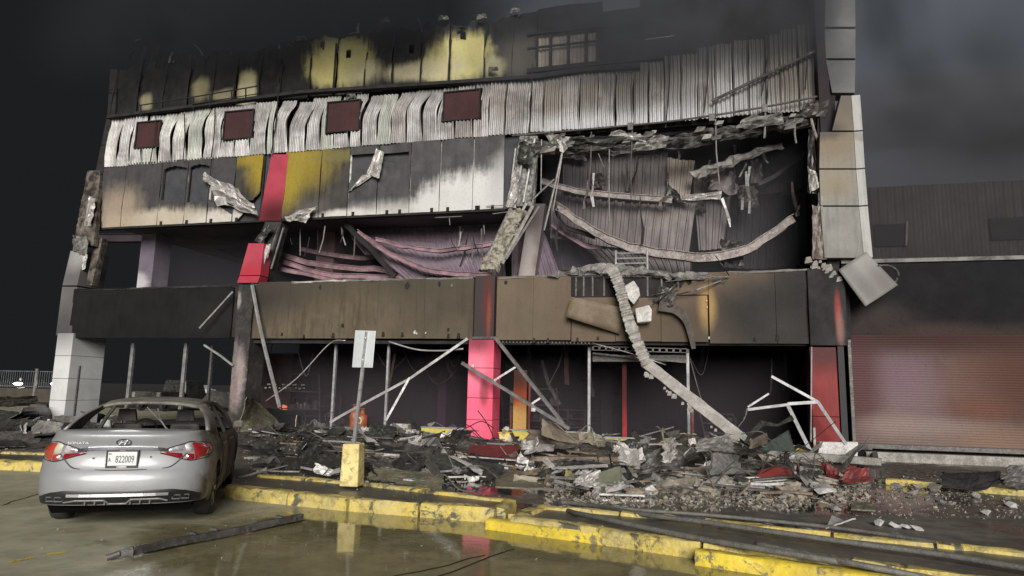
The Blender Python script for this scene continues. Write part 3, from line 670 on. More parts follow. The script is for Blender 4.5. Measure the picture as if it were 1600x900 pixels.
# --- lower fascia: sooty panels
fasc_l = stain('fascia_left', (.015, .0148, .0145), [blob(330, 490, 40, 25, YF, .9, (.024,.023,.021), .6)], .8, base2=(.012, .0118, .0115), streak=.25, mott=.3, spec=.08)
fasc_c = stain('fascia_middle', (.125, .098, .064), [blob(400, 455, 90, 40, YF, .8, (.030,.027,.024), .95), blob(560, 436, 220, 24, YF, .8, (.055,.047,.036), .7), blob(690, 470, 80, 50, YF, .9, (.06,.05,.038), .7),], .7, nz=.4, base2=(.09, .074, .051), streak=.6, mott=.4)
fasc_r = stain('fascia_right', (.150, .108, .075), [blob(1215, 500, 115, 75, YF, .55, (.028,.026,.024), 1), blob(1275, 440, 60, 60, YF, .6, (.022,.021,.021), 1), blob(1060, 515, 60, 40, YF, .7, (.07,.052,.036), .8), blob(830, 500, 60, 60, YF, .9, (.115,.092,.064), .7), blob(940, 520, 90, 22, YF, .9, (.10,.075,.05), .6), blob(1105, 478, 12, 32, YF, .6, (.32,.205,.085), .9), blob(1000, 430, 70, 18, YF, .8, (.04,.035,.03), .6)], .7, nz=.3, base2=(.125, .092, .066), streak=.2, mott=.4)
def facade_rect(x0, x1, z0, z1, y, dep, mat, name='fascia_panel', parent=B, nx=1, seed=0, wob=.0, bev=.01, label=None, torn=None):
    if wob == 0 and torn is None:
        m = MB(); m.box(x0, x1, y, y+dep, z0, z1); o = obj(name, m, mat, parent, bevel=bev)
    else:
        cs_ = .12 if torn is None else .035; m = MB(); nz_ = max(6, int((z1-z0)/cs_)); nx_ = max(4, int((x1-x0)/cs_))
        f = lambda u, v: (x0+(x1-x0)*u, y-wob*fbm((x0+(x1-x0)*u+seed*3, 0, z0+(z1-z0)*v), .9), z0+(z1-z0)*v)
        m.grid(nx_, nz_, f, keep=torn); o = obj(name, m, mat, parent, smooth=True, solid=dep, fix=False, auto=40)
    if label: o['label'] = label
    return o
def bay(px0, px1, n, ytop, ybot, mat, torn=None, wob=.05):
    x0, x1 = X(px0, 490, YF), X(px1, 490, YF)
    pm = (px0+px1)/2; z0, z1 = Z(pm, ybot, YF), Z(pm, ytop, YF)
    for k in range(n):
        facade_rect(x0+(x1-x0)*k/n+.003, x0+(x1-x0)*(k+1)/n-.003, z0+.004*(k%2), z1-.02*((k*7)%3), YF, .05, mat, seed=0, wob=wob)
    return x0, x1, z0, z1
bay(113, 363, 3, 449, 528, fasc_l)
bx0, bx1, FZ0, FZ1 = bay(386, 740, 5, 438, 529, fasc_c)
bay(776, 892, 2, 431, 531.5, fasc_r)
# damaged stretch: upper part torn off between 890 and 1075
x0, x1 = X(893, 490, YF), X(1106, 490, YF); n = 3
for k in range(n):
    a, b_ = x0+(x1-x0)*k/n+.006, x0+(x1-x0)*(k+1)/n-.006
    zc = Z(1000, 464, YF)
    facade_rect(a, b_, Z(1000, 534, YF)+.012*(k%2), zc-.03*k if k < 2 else Z(1090, 462, YF), YF, .05, fasc_r, seed=0, wob=.05)
x0, x1 = X(1108, 490, YF), X(1322, 490, YF)
for k in range(2):
    facade_rect(x0+(x1-x0)*k/2+.006, x0+(x1-x0)*(k+1)/2-.006, Z(1215, 537, YF), Z(1200, 424, YF), YF, .05, fasc_r, seed=0, wob=.05)
facade_rect(X(1050, 450, YF), X(1108, 450, YF)-.006, Z(1080, 461, YF)+.01, Z(1080, 430, YF), YF+.006, .05, fasc_r, seed=71, wob=.08, torn=lambda u, v: v < .25+.75*u+.1*math.sin(u*23))
# backing behind the fascia (the edge beam of the first floor)
m = MB(); m.box(X(108, 490, YF), X(1330, 490, YF), YF+.08, YF+.34, FZ0+.04, FZ1-.10); obj('edge_beam', m, M['soot'], B)
# battens seen where the fascia is gone
for px in (900, 912, 926, 944, 1012, 1034, 1060):
    m = MB(); p = at(px, 463, YF+.05); m.box(p.x-.025, p.x+.025, YF+.03, YF+.07, p.z, p.z+.62); obj('batten', m, M['char_metal'], B)
# tabs, holes and scars of the fascia
rf = random.Random(12)
for px in (408, 440, 474, 520, 598, 628, 700, 716, 834, 856, 902, 934, 1000, 1180, 1215):
    p = at(px, (534 if px > 770 else 527)-rf.uniform(2, 7), YF-.07); m = MB(); a = rf.uniform(.03, .06); m.hexa([p+Vector((-a,0,-a*1.6)), p+Vector((a,0,-a*1.5)), p+Vector((a,.05,-a*1.5)), p+Vector((-a,.05,-a*1.6))], [p+Vector((-a*.4,0,a*1.5)), p+Vector((a*.6,0,a*1.2)), p+Vector((a*.6,.05,a*1.2)), p+Vector((-a*.4,.05,a*1.5))]); obj('tab', m, M['soot'], B)
for px, py, r_, mt in ((535, 508, .07, 'soot'), (636, 446, .10, 'soot'), (686, 443, .07, 'soot'), (500, 449, .06, 'soot'), (648, 519, .05, 'pale_sheet'), (651, 521, .03, 'pale_sheet'), (665, 520, .025, 'pale_sheet'), (700, 515, .05, 'soot'), (790, 441, .06, 'soot'), (706, 446, .04, 'torn_edge'), (1104, 470, .02, 'yellow_cream'), (1105, 480, .018, 'yellow_cream'), (1108, 528, .03, 'pale_sheet')):
    p = at(px, py, YF-.062); m = MB(); k_ = 9; m.prism([p+Vector((r_*rf.uniform(.5,1.1)*math.cos(2*PI*j/k_), 0, 1.4*r_*rf.uniform(.5,1.1)*math.sin(2*PI*j/k_))) for j in range(k_)], (0, .03, 0)); obj('scar', m, M.get(mt, M['grey_sheet']), B)
# ragged metal edge along the top of the fascia
for (pa, pb, mat, sd) in (((392, 444), (540, 439), 'pale_sheet', 1), ((540, 439), (738, 435), 'grey_sheet', 2), ((1060, 430), (1290, 421), 'grey_sheet', 3), ((120, 454), (360, 447), 'dark_sheet', 4), ((780, 435), (960, 427), 'grey_sheet', 5)):
    a, b_ = at(*pa, YF-.02), at(*pb, YF-.02); n = max(8, int((b_-a).length/.16)); m = MB(); rows = []
    for i in range(n+1):
        p = a.lerp(b_, i/n); h = .035+.05*abs(fbm((p.x, sd, 0), 2.2)); rows.append((p+Vector((0, -.04*abs(fbm((p.x, 5, sd), 1.9)), -.02)), p+Vector((0, .05, h))))
    m.add([q for r in rows for q in r], [(2*i, 2*i+1, 2*i+3, 2*i+2) for i in range(n)]); obj('coping_strip', m, M[mat], B, solid=.02)
# soffit trim and the perforated bracket rail under the right fascia
m = MB(); m.box(X(776, 535, YP), X(1262, 535, YP), YF+.1, YF+.5, FZ0-.17, FZ0-.05); obj('soffit_beam', m, M['soot'], B)
m = MB(); m.box(X(386, 535, YP), X(738, 535, YP), YF+.12, YF+.5, FZ0-.16, FZ0-.05); obj('soffit_beam', m, M['soot'], B)
m = MB()
a, b_ = at(926, 541, YF), at(1074, 545, YF)
for dz in (0, .11): m.bar([a+Vector((0,.06,-dz)), b_+Vector((0,.06,-dz))], .03, .022)
for k in range(15): p = a.lerp(b_, k/14); m.box(p.x-.03, p.x+.03, YF+.045, YF+.075, p.z-.11, p.z)
obj('bracket_rail', m, M['char_metal'], B)
m = MB(); m.bar([at(926, 552, YF+.3), at(1072, 566, YF+.3)], .05, .05); m.bar([at(926, 560, YF+.5), at(1072, 560, YF+.5)], .05, .2); obj('head_rail', m, M['char_metal'], B)
a, b_ = at(780, 534, YF), at(920, 536, YF); proto = None
for k in range(26):
    p = a.lerp(b_, k/25)
    if proto is None: proto = obj('fixing', MB().box(p.x-.02, p.x+.02, YF+.03, YF+.05, p.z-.03, p.z+.03), M['char_metal'], B)
    else: c = proto.copy(); COL.objects.link(c); c.location = p-a; c.location.y = 0
# pillar continuing over the fascia
m = MB(); m.box(X(741, 490, YP), X(772, 490, YP), YP-.02, YP+.5, zt+.02, Z(756, 431, YP)); 
obj('pillar_casing', m, stain('pillar_casing', (.040,.036,.034), [blob(762, 470, 8, 40, YP, .7, (.10,.025,.025), .8), blob(764, 495, 3, 30, YP, .8, (.22,.06,.04), .8)], .6, base2=(.05,.035,.035)), B, bevel=.015)
m = MB(); m.box(X(738, 526, YP), X(776, 526, YP), YP-.05, YP+.3, zt-.02, zt+.06); obj('collar', m, M['char_metal'], B)
m = MB(); m.box(X(1322, 500, YP)-.95, X(1322, 500, YP)+.02, YP-.015, YP+.2, Z(1290, 541, YP)+.02, Z(1290, 420, YP));
obj('pillar_casing', m, stain('corner_casing', (.028,.026,.026), [blob(1309, 490, 4, 30, YP, .7, (.30,.05,.045), .8), blob(1313, 515, 5, 26, YP, .7, (.24,.14,.12), .7)], .7), B, bevel=.015)

# --- ground floor: mullions, dado, dark interior
def mull(px, pyb, pyt, mat, wd=.075, y=20.9, lab=None, dp=.12):
    a, b_ = at(px, pyb, y), at(px, 560, y); m = MB(); x = a.x; m.box(x-wd/2, x+wd/2, y, y+dp, max(0, a.z-.35), Z(px, pyt, y)); o = obj('mullion', m, mat, B, bevel=.006)
    if lab: o['label'] = lab
for px in (517, 601): mull(px, 660, 536, M['alu'])
mull(920, 690, 541, M['alu'], .085); mull(1077, 700, 545, M['alu'], .085)
mull(196, 640, 536, M['steel'], .12, 21.2); mull(280, 640, 536, M['steel'], .12, 21.2); mull(322, 640, 540, M['char_metal'], .08, 21.2)
red_m = stain('red_mullion', (.28, .03, .03), [blob(975, 590, 30, 50, 21.3, .7, (.07,.012,.014), .9)], .5)
mull(976, 700, 560, red_m, .14, 21.3, 'red painted post'); mull(1083, 700, 640, M['red_paint'], .08, 21.5)
om = stain('scorched_post', (.34, .07, .025), [blob(812, 670, 30, 34, 21.6, .4, (.50,.31,.10), 1), blob(812, 585, 30, 25, 21.6, .8, (.03,.02,.018), .9)], .6)
mull(811, 690, 578, om, .44, 21.6, 'scorched post orange above and ochre below', .3); mull(826, 690, 600, M['red_paint'], .07, 21.5); mull(797, 690, 640, M['red_paint'], .05, 21.4)
pm_ = stain('purple_column', (.085, .035, .07), [blob(688, 590, 20, 14, 25, .8, (.015,.01,.012), 1)], .7)
def icol(px, pyb, pyt, wpx, y, mat, dp=.5, lab=None):
    k = y/CAM_F*1.03; a = at(px, pyb, y); m = MB(); m.box(a.x-wpx*k/2, a.x+wpx*k/2, y, y+dp, max(0, a.z-.3), Z(px, pyt, y)); o = obj('inner_column', m, mat, B, bevel=.01)
    if lab: o['label'] = lab
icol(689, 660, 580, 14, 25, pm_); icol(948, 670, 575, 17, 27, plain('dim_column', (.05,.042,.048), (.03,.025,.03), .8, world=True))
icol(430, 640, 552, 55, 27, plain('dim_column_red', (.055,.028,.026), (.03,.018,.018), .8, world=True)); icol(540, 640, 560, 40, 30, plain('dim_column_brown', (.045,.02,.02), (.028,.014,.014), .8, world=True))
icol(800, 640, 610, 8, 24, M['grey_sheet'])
M['dado'] = stain('yellow_dado', (.52, .44, .10), [blob(1010, 700, 60, 8, 21, .8, (.40,.35,.14), .7)], .6, base2=(.36, .30, .09), bmp=.3)
def dado(pa, pb, h, y=20.86):
    a, b_ = at(*pa, y), at(*pb, y); m = MB(); m.box(a.x, b_.x, y, y+.16, 0, a.z); o = obj('low_wall', m, M['dado'], B, bevel=.01)
    m = MB(); m.box(a.x-.01, b_.x+.01, y-.03, y+.19, a.z+.002, a.z+.035); obj('sill', m, M['alu'], o)
dado((945, 684), (1074, 691), 0)
dado((785, 672), (918, 680), 0)
dado((658, 668), (728, 668), 0, 21.0)
dado((1090, 692), (1262, 700), 0)
# floor slabs, back wall, roof void
BX0, BX1 = X(85, 600, YP), X(1330, 600, YP)
m = MB(); m.box(BX0+.3, BX1, YF+.36, 36, FZ1-.55, FZ1-.25); obj('floor_slab', m, M['soot_inside'], B)
UZ0 = Z(492, 341, YU); UZ1 = Z(744, 214, YU); CZ1 = Z(640, 138, YU)
xm = X(835, 300, YU)
m = MB(); m.box(BX0+.8, xm-.3, YU+.15, 36, UZ0+.05, UZ0+.3); obj('floor_slab', m, plain('pale_soffit', (.085,.068,.078), (.04,.032,.038), .85, world=True, scale=.5), B)
m = MB(); m.box(BX0+.8, BX1, YU+.6, 36, UZ1-.2, UZ1+.1); obj('floor_slab', m, M['soot_inside'], B)
m = MB(); m.box(BX0+.6, BX1, 35.6, 36, 0, UZ1+4.2); obj('rear_wall', m, plain('rear_wall_soot', (.040,.034,.038), (.065,.052,.056), .9, scale=.4, world=True, spec=.2), B)
cut = X(380, 600, 36)
m = MB(); m.box(BX1-.35, BX1-.05, YF+.4, 35.5, 0, UZ1+4.2); obj('side_wall', m, M['soot_inside'], B)
m = MB(); m.box(BX0+.9, BX0+1.1, YU+1.2, 35.5, UZ0+.35, UZ1+2.2); obj('side_wall', m, M['soot_inside'], B)
m = MB(); m.box(BX0, BX1, 20.95, 36, .0, .03); obj('ground_floor', m, M['soot_inside'], B)
# --- second storey inside
icol(224, 452, 364, 32, 22.6, stain('lilac_column', (.20, .17, .20), [blob(212, 440, 22, 16, 22.6, .4, (.50,.48,.48), .9), blob(228, 395, 22, 30, 22.6, .8, (.15,.125,.155), .8)], .7), .9)
icol(505, 440, 352, 34, 23.5, stain('brown_column', (.105, .062, .058), [blob(492, 435, 16, 12, 23.5, .4, (.28,.24,.22), .8)], .7, base2=(.075,.046,.045)), .8)
def tbeam(pix, y, wd, ht, mat, name='steel_beam', flange=True):
    pts = smooth_path([at(px, py, y+dy) for px, py, dy in pix], 5); pts = [p+Vector((0, .05*fbm(p, 2.1), .055*fbm(p+Vector((3, 0, 7)), 1.9))) for p in pts]; m = MB(); m.bar(pts, wd, [ht*(1+.35*fbm(p, 1.3)) for p in pts])
    if flange:
        m.bar([p+Vector((0,-.012,ht/2+.012)) for p in pts], wd*1.5, .022); m.bar([p+Vector((0,-.012,-ht/2-.012)) for p in pts], wd*1.5, .022)
    return obj(name, m, mat, B)
def hsheet(c, y, mat, pitch=.24, amp=.035, sag=.25, name='ceiling_sheet', nu=None, seed=0, torn=None, sw=0):
    """hanging ribbed sheet: four pixel corners (bl, br, tr, tl) with depth offsets"""
    P = [at(px, py, y+d) for px, py, d in c]; wid_ = max((P[1]-P[0]).length, (P[2]-P[3]).length); nu = int(wid_/pitch*8)+1
    def f(u, v):
        p = P[0]*(1-u)*(1-v)+P[1]*u*(1-v)+P[2]*u*v+P[3]*(1-u)*v
        r = u*wid_/pitch; t_ = r-math.floor(r); rib = max(0, min(1, 3.2*math.sin(PI*t_)-1.6)) if False else (1 if .30 < t_ < .62 else 0)
        w_ = fbm((p.x*.6+seed, seed, p.z*.6), 1)
        return p+Vector((0, -rib*amp*1.6-.13*w_-sag*.3*math.sin(PI*v), -sag*math.sin(PI*u)*.5))
    m = MB(); m.grid(nu, 12, f, keep=torn); return obj(name, m, mat, B, solid=.006, fix=False)
M['lilac_deck'] = stain('lilac_deck', (.235, .18, .215), [blob(560, 380, 60, 60, 24, .8, (.13,.10,.12), .8), blob(720, 410, 70, 20, 24, .8, (.25,.20,.235), .7)], .6, base2=(.16,.12,.145), streak=.3, metal=.1)
M['grey_deck'] = stain('grey_deck', (.20, .175, .172), [blob(990, 270, 60, 40, 25, .9, (.27,.245,.245), .7), blob(1040, 350, 30, 30, 25, .7, (.26,.23,.21), .7), blob(900, 330, 40, 60, 25, .8, (.10,.085,.092), .9)], .6, base2=(.19,.165,.16), streak=.5, metal=.15)
M['beige_deck'] = stain('beige_deck', (.33, .28, .235), [], .6, base2=(.24,.20,.17), streak=.4)
hsheet([(638, 440, 0), (790, 436, 0), (790, 380, .6), (560, 372, .6)], 22.2, M['lilac_deck'], sag=.15, seed=1)
hsheet([(570, 398, .2), (785, 392, .3), (800, 342, 1.2), (540, 354, 1.2)], 22.3, M['lilac_deck'], sag=.35, seed=2)
hsheet([(800, 440, 0), (878, 436, 0), (842, 340, .8), (800, 345, .8)], 22.8, M['lilac_deck'], sag=.05, seed=3)
tbeam([(588, 374, 0), (640, 386, 0), (700, 391, 0), (770, 381, 0)], 22.0, .12, .10, M['pink_beam'])
tbeam([(560, 362, 0), (612, 398, 0), (680, 424, 0), (768, 430, 0)], 21.9, .12, .13, M['pink_beam'])
tbeam([(540, 350, 0), (575, 385, 0), (618, 432, 0)], 21.8, .10, .18, M['soot'])
tbeam([(430, 396, 0), (500, 414, 0), (612, 424, 0)], 22.6, .12, .16, M['pink_beam'])
tbeam([(428, 404, 0), (520, 430, 0), (640, 434, 0)], 22.4, .12, .14, M['pink_beam'])
tbeam([(440, 420, 0), (540, 440, 0), (610, 440, 0)], 22.2, .10, .12, M['pink_beam'])
tbeam([(470, 390, 0), (560, 404, 0), (600, 400, 0)], 23.4, .12, .12, M['pink_beam'])
tbeam([(260, 355, 0), (380, 398, 0)], 26, .3, .3, M['soot'])
tbeam([(150, 372, 0), (390, 372, 0)], 27, .3, .35, M['soot_inside'])

# --- second fascia: individual flat cladding panels with seams, burnt above and pale below
PALE = (.52, .50, .47); BUFF = (.50, .43, .33)
fb = [blob(px, py, rx, ry, YU, sf, c, a) for px, py, rx, ry, sf, c, a in [
    (640, 338, 190, 22, .6, (.40,.385,.365), 1), (735, 322, 85, 56, .28, (.52,.51,.49), 1), (690, 332, 50, 36, .3, (.50,.49,.47), 1), (790, 290, 30, 50, .6, (.40,.39,.38), .8),
    (545, 341, 60, 14, .35, (.5,.48,.45), 1), (250, 354, 130, 28, .3, (.40,.35,.275), 1), (350, 352, 70, 24, .35, (.48,.45,.40), 1), (185, 335, 40, 40, .6, (.33,.26,.19), .8),
    (775, 285, 9, 18, .5, (.42,.41,.40), .7)]]
M['clad'] = stain('cladding_burnt', (.058, .056, .057), fb, .55, nz=.22, nscale=3.0, base2=(.040, .038, .038), streak=.30, bmp=.15, mott=.35, spec=.4)
yb = [blob(px, py, rx, ry, YU, sf, c, a) for px, py, rx, ry, sf, c, a in [
    (412, 262, 26, 40, .7, (.27,.195,.03), 1), (395, 250, 36, 10, .8, (.26,.19,.03), .9), (474, 260, 44, 36, .8, (.235,.175,.03), 1), (470, 245, 44, 12, .7, (.25,.19,.035), .9), (452, 292, 18, 34, .8, (.28,.21,.03), .9), (540, 243, 50, 10, .6, (.15,.13,.05), .9), (600, 236, 40, 14, .6, (.13,.115,.06), .9), (490, 325, 26, 12, .8, (.12,.11,.10), .6)]]
M['clad_yellow'] = stain('cladding_yellow', (.060, .056, .050), yb+fb[4:7], .5, nz=.24, nscale=2.6, base2=(.045,.042,.038), bmp=.2, mott=.5, streak=.35)
seams = [152, 188, 245, 286, 322, 362, 404, 440, 497, 542, 588, 639, 686, 738, 787]
def f2top(px): return 264 + (px-164)*(212-264)/(800-164)
def f2bot(px): return 358 + (px-152)*(322-358)/(786-152)
def cladpanel(pa, pb, mat, seed, torn=None, y=YU, wob=.045, zlo=0, zhi=0, name='cladding_panel', label=None):
    xa, xb = X(pa, f2bot(pa), y), X(pb, f2bot(pb), y); z0, z1 = UZ0_l(pa), UZ1
    return facade_rect(xa+.018, xb-.018, UZ0+.02+zlo+.01*(seed % 3), UZ1-.01+zhi, y+.006*(seed % 2)-.003, .035, mat, name, seed=seed, wob=wob, torn=torn, label=label)
def UZ0_l(px): return UZ0
for i, (pa, pb) in enumerate(zip(seams, seams[1:])):
    if pa == 404: continue
    mat = M['clad_yellow'] if 322 <= pa < 640 and pa not in (542, 588) and (362 <= pa <= 497) else M['clad']
    sd = i*3+1; torn = None
    if pa in (245, 286): torn = lambda u, v, s=sd: not (v > .30+.2*s % .11 and v < .90-.2*(u-.5)**2 and .06 < u < .98)
    if pa == 322: torn = lambda u, v: not (v > .35-.25*u and v < .62+.06*math.sin(u*17)-.3*u)
    if pa == 362: torn = lambda u, v: not (v < .42-.5*(1-u) or (v < .30 and u > .3 and v > .22))
    if pa == 542: torn = lambda u, v: not (v > .45+.4*u+.05*math.sin(u*20) and v < .88)
    if pa == 588: torn = lambda u, v: not (v > .80-.08*math.sin(u*3.1) and v < .86 and u < .95)
    cladpanel(pa, pb, mat, sd, torn)
# dark backing and vertical rails behind the cladding
m = MB(); m.box(X(152, 358, YU)+.1, xm-.5, YU+.16, YU+.24, UZ0+.08, UZ1-.02); obj('cladding_backing', m, plain('burnt_board', (.030,.031,.036), (.05,.05,.055), .8, world=True, scale=2), B)
for pa in seams[1:-1]:
    x = X(pa, f2bot(pa), YU); m = MB(); m.box(x-.03, x+.03, YU+.07, YU+.13, UZ0+.02, UZ1-.02); obj('cladding_rail', m, M['pale_sheet'] if pa in (245, 286, 322, 542, 588, 639, 686, 738) else M['soot'], B)
# lower lip and little dark clips
m = MB(); m.box(X(152, 358, YU), X(790, 322, YU), YU-.02, YU+.2, UZ0-.05, UZ0+.012); obj('lower_lip', m, M['soot'], B)
for pa in (252, 292, 330, 370, 452, 505, 552, 605, 625, 675, 700, 748, 745, 770):
    x = X(pa, f2bot(pa), YU); m = MB(); m.box(x-.05, x+.05, YU-.05, YU-.02, UZ0+.02, UZ0+.16); obj('clip', m, M['soot'], B)
# crumpled torn skins
def crumple(pix, y, mat, name, parent, seed, amp=.12, nu=10, nv=6, lab=None, thick=.012):
    """four pixel corners with depth; folded and creased"""
    P = [at(px, py, y+d) for px, py, d in pix]; m = MB()
    def f(u, v):
        p = P[0]*(1-u)*(1-v)+P[1]*u*(1-v)+P[2]*u*v+P[3]*(1-u)*v
        a = abs(mnoise.noise((u*3.1+seed, v*2.6, seed)))-.2; b_ = mnoise.noise((u*6+seed, v*5+3, seed*2.0)); c = mnoise.noise((u*2+seed, v*2, 9))
        return p+Vector((amp*.5*b_, -amp*(1.6*a+.5*b_), amp*.7*c))
    m.grid(nu, nv, f); return obj(name, m, mat, parent, solid=thick, fix=False)
M['torn_skin'] = plain('torn_skin', (.56, .53, .50), (.33, .31, .29), .45, .25, scale=3, bmp=.3, grime=(.12,.11,.10))
crumple([(338, 322, -.1), (402, 332, -.25), (372, 294, -.35), (328, 276, -.1)], YU, M['torn_skin'], 'torn_skin', B, 1, .22)
crumple([(352, 316, -.2), (402, 336, -.3), (396, 318, -.45), (352, 292, -.3)], YU, M['torn_skin'], 'torn_skin', B, 5, .2)
crumple([(316, 280, -.1), (345, 300, -.2), (340, 285, -.2), (320, 268, -.1)], YU, M['torn_skin'], 'torn_skin', B, 6, .1)
crumple([(444, 342, -.1), (476, 348, -.25), (496, 322, -.3), (462, 330, -.1)], YU, M['torn_skin'], 'torn_skin', B, 2, .2)
crumple([(572, 272, -.1), (592, 278, -.25), (600, 238, -.25), (588, 232, -.1)], YU, M['torn_skin'], 'torn_skin', B, 3, .14)
crumple([(544, 300, -.05), (560, 290, -.1), (590, 270, -.15), (566, 274, -.1)], YU, M['torn_skin'], 'torn_skin', B, 4, .08)
crumple([(848, 206, -.2), (895, 214, -.3), (880, 238, -.4), (862, 226, -.3)], YU, M['torn_skin'], 'torn_skin', B, 7, .2)
# --- columns leaning back from the fascia front to the recessed upper facade
def lean_col(bot, top, yb_, yt, wpx_b, wpx_t, dp, mat, name, nseg=1, lab=None, gap=.02):
    """bot/top: pixel of the column's left edge; width in pixels"""
    a0, a1 = at(*bot, yb_), at(bot[0]+wpx_b, bot[1], yb_); b0_, b1_ = at(*top, yt), at(top[0]+wpx_t, top[1], yt); o = None
    for k in range(nseg):
        s, e = k/nseg, (k+1)/nseg; g_ = gap/2/max(.1, (b0_-a0).length)
        s2, e2 = s+(g_ if k else 0), e-(g_ if k < nseg-1 else 0)
        lo = [a0.lerp(b0_, s2), a1.lerp(b1_, s2)]; hi = [a0.lerp(b0_, e2), a1.lerp(b1_, e2)]; D = Vector((0, dp, 0))
        m = MB(); m.hexa([lo[0], lo[1], lo[1]+D, lo[0]+D], [hi[0], hi[1], hi[1]+D, hi[0]+D])
        o = obj(name, m, mat, B, bevel=.012)
        if lab: o['label'] = lab
M['crimson'] = stain('crimson_panel', (.37, .055, .080), [blob(425, 335, 40, 26, 21, .8, (.06,.012,.014), .95), blob(398, 425, 40, 10, 20.4, .8, (.36,.03,.04), .8)], .5, nz=.3, base2=(.30,.042,.062), mott=.25)
lean_col((404, 345), (424, 241), YU-.06, YU-.06, 34, 27, .1, M['crimson'], 'crimson_panel', 1)
# pink box panel of the second storey on its burnt column
lean_col((370, 442), (374, 431), YP-.02, YP, 32, 32, .5, M['crimson'], 'crimson_panel', 1)
lean_col((374, 430), (388, 380), YP, YP+.22, 32, 24, .5, M['crimson'], 'crimson_panel', 1)
lean_col((390, 440), (414, 346), YP+.45, YU, 24, 26, .5, M['burnt_pillar'], 'column_core', 1)
m = MB(); m.bar([at(404, 432, YP+.3), at(408, 420, YP+.25), at(419, 384, YP+.3)], .03, .14, up=(1,0,0)); obj('torn_edge', m, M['pale_sheet'], B)
crumple([(412, 415, -.1), (418, 402, -.2), (424, 382, -.2), (416, 382, -.1)], YP+.5, M['torn_skin'], 'torn_skin', B, 12, .08)
crumple([(396, 378, -.1), (412, 380, -.2), (428, 352, -.2), (414, 352, -.1)], YP+.7, M['dark_sheet'], 'torn_skin', B, 13, .12)
for pa, pb in (((424, 420), (443, 356)), ((418, 408), (436, 352))): 
    m = MB(); m.bar([at(*pa, YP+.6), at(*pb, YU)], .05, .05); obj('stud', m, M['steel'], B)
# middle column: skeleton of studs with rubble fill
rub = stain('rubble_fill', (.36, .33, .27), [], .9, nz=.6, nscale=5, base2=(.12,.11,.09), bmp=1.0, mott=.9)
a0, a1, b0_, b1_ = at(752, 424, YP+.02), at(778, 424, YP+.02), at(800, 330, YU-.1), at(822, 330, YU-.1)
m = MB(); m.grid(14, 40, lambda u, v: (lambda p: p+Vector((.05*fbm((u*9, v*20, 3), 1), -.12*abs(fbm((u*6, v*16, 7), 1.3))-.05, 0)))((a0*(1-u)+a1*u)*(1-v)+(b0_*(1-u)+b1_*u)*v)); obj('rubble_core', m, rub, B, solid=.2, fix=False)
for pa, pb, wd, mt in (((750, 424), (802, 318), .09, 'steel'), ((768, 420), (822, 318), .07, 'pale_sheet'), ((784, 412), (832, 322), .09, 'concrete'), ((790, 405), (842, 322), .06, 'steel')):
    m = MB(); m.bar([at(*pa, YP), at(*pb, YU-.15)], wd, wd); obj('stud', m, M[mt], B)
M['peeling'] = stain('peeling_metal', (.07,.068,.066), [], .6, nz=.5, nscale=6, base2=(.34,.33,.31), bmp=.8)
lean_col((792, 322), (812, 212), YU-.08, YU+.02, 42, 28, .25, M['peeling'], 'column_casing', 1)
for pa, pb, wd in (((795, 320), (806, 232), .05), ((805, 318), (822, 218), .06), ((818, 316), (836, 216), .05), ((830, 312), (842, 226), .05)):
    m = MB(); m.bar([at(*pa, YU-.18), at(*pb, YU-.12)], wd, wd); obj('stud', m, M[R.choice(['steel', 'char_metal', 'pale_sheet'])], B)
crumple([(790, 322, -.1), (806, 325, -.2), (812, 270, -.25), (802, 266, -.1)], YU-.15, M['torn_skin'], 'torn_skin', B, 21, .14, 5, 9)
crumple([(808, 250, -.1), (830, 262, -.2), (836, 222, -.25), (812, 222, -.1)], YU-.15, M['dark_sheet'], 'torn_skin', B, 22, .14, 5, 7)
lean_col((808, 440), (828, 318), 22.3, 22.5, 26, 24, .4, stain('pale_column', (.24,.20,.19), [blob(822, 400, 12, 60, 22.4, .6, (.36,.32,.30), .8), blob(838, 330, 30, 30, 22.4, .8, (.09,.07,.07), .9)], .7, base2=(.16,.13,.125)), 'inner_column', 1)
# left end column going up the building side
M['left_end'] = stain('left_end_cladding', (.17,.16,.16), [blob(118, 440, 30, 40, 20.6, .7, (.09,.085,.085), .7), blob(105, 520, 40, 40, 20.6, .7, (.045,.045,.045), .8), blob(125, 400, 20, 20, 20.8, .7, (.30,.29,.28), .8)], .6, nz=.3, base2=(.12,.115,.115))
lean_col((87, 524), (97, 448), YP, YP+.3, 24, 23, 1.3, M['left_end'], 'end_column_panel', 1)
lean_col((97.3, 446), (110, 392), YP+.3, YP+.5, 23, 22, 1.2, M['left_end'], 'end_column_panel', 1)
lean_col((149, 268), (166, 186), YU, YU+.1, 14, 10, 1.0, M['soot'], 'end_column', 2)
lean_col((167, 184), (172, 108), YU+.1, YU+.2, 12, 12, 1.0, M['soot'], 'end_column', 2)
rough_ = stain('spalled_concrete', (.028,.025,.023), [], .9, nz=.6, nscale=3.2, base2=(.17,.145,.12), streak=.3, bmp=1.0)
a0, a1, b0_, b1_ = at(118, 385, YP+.6), at(150, 385, YP+.6), at(140, 268, YU), at(160, 268, YU)
m = MB(); m.grid(10, 44, lambda u, v: (lambda p: p+Vector((.03*fbm((u*7, v*14, 13), 1), -.05*abs(fbm((u*6, v*10, 17), 1.3)), 0)))((a0*(1-u)+a1*u)*(1-v)+(b0_*(1-u)+b1_*u)*v)); obj('end_column', m, rough_, B, solid=.2, fix=False)
lean_col((134, 446), (148, 372), YP+.5, YP+.8, 9, 12, .3, rough_, 'end_column', 1)
crumple([(112, 392, -.2), (134, 398, -.3), (138, 372, -.35), (116, 368, -.2)], YP+.6, M['grey_sheet'], 'torn_skin', B, 31, .16)
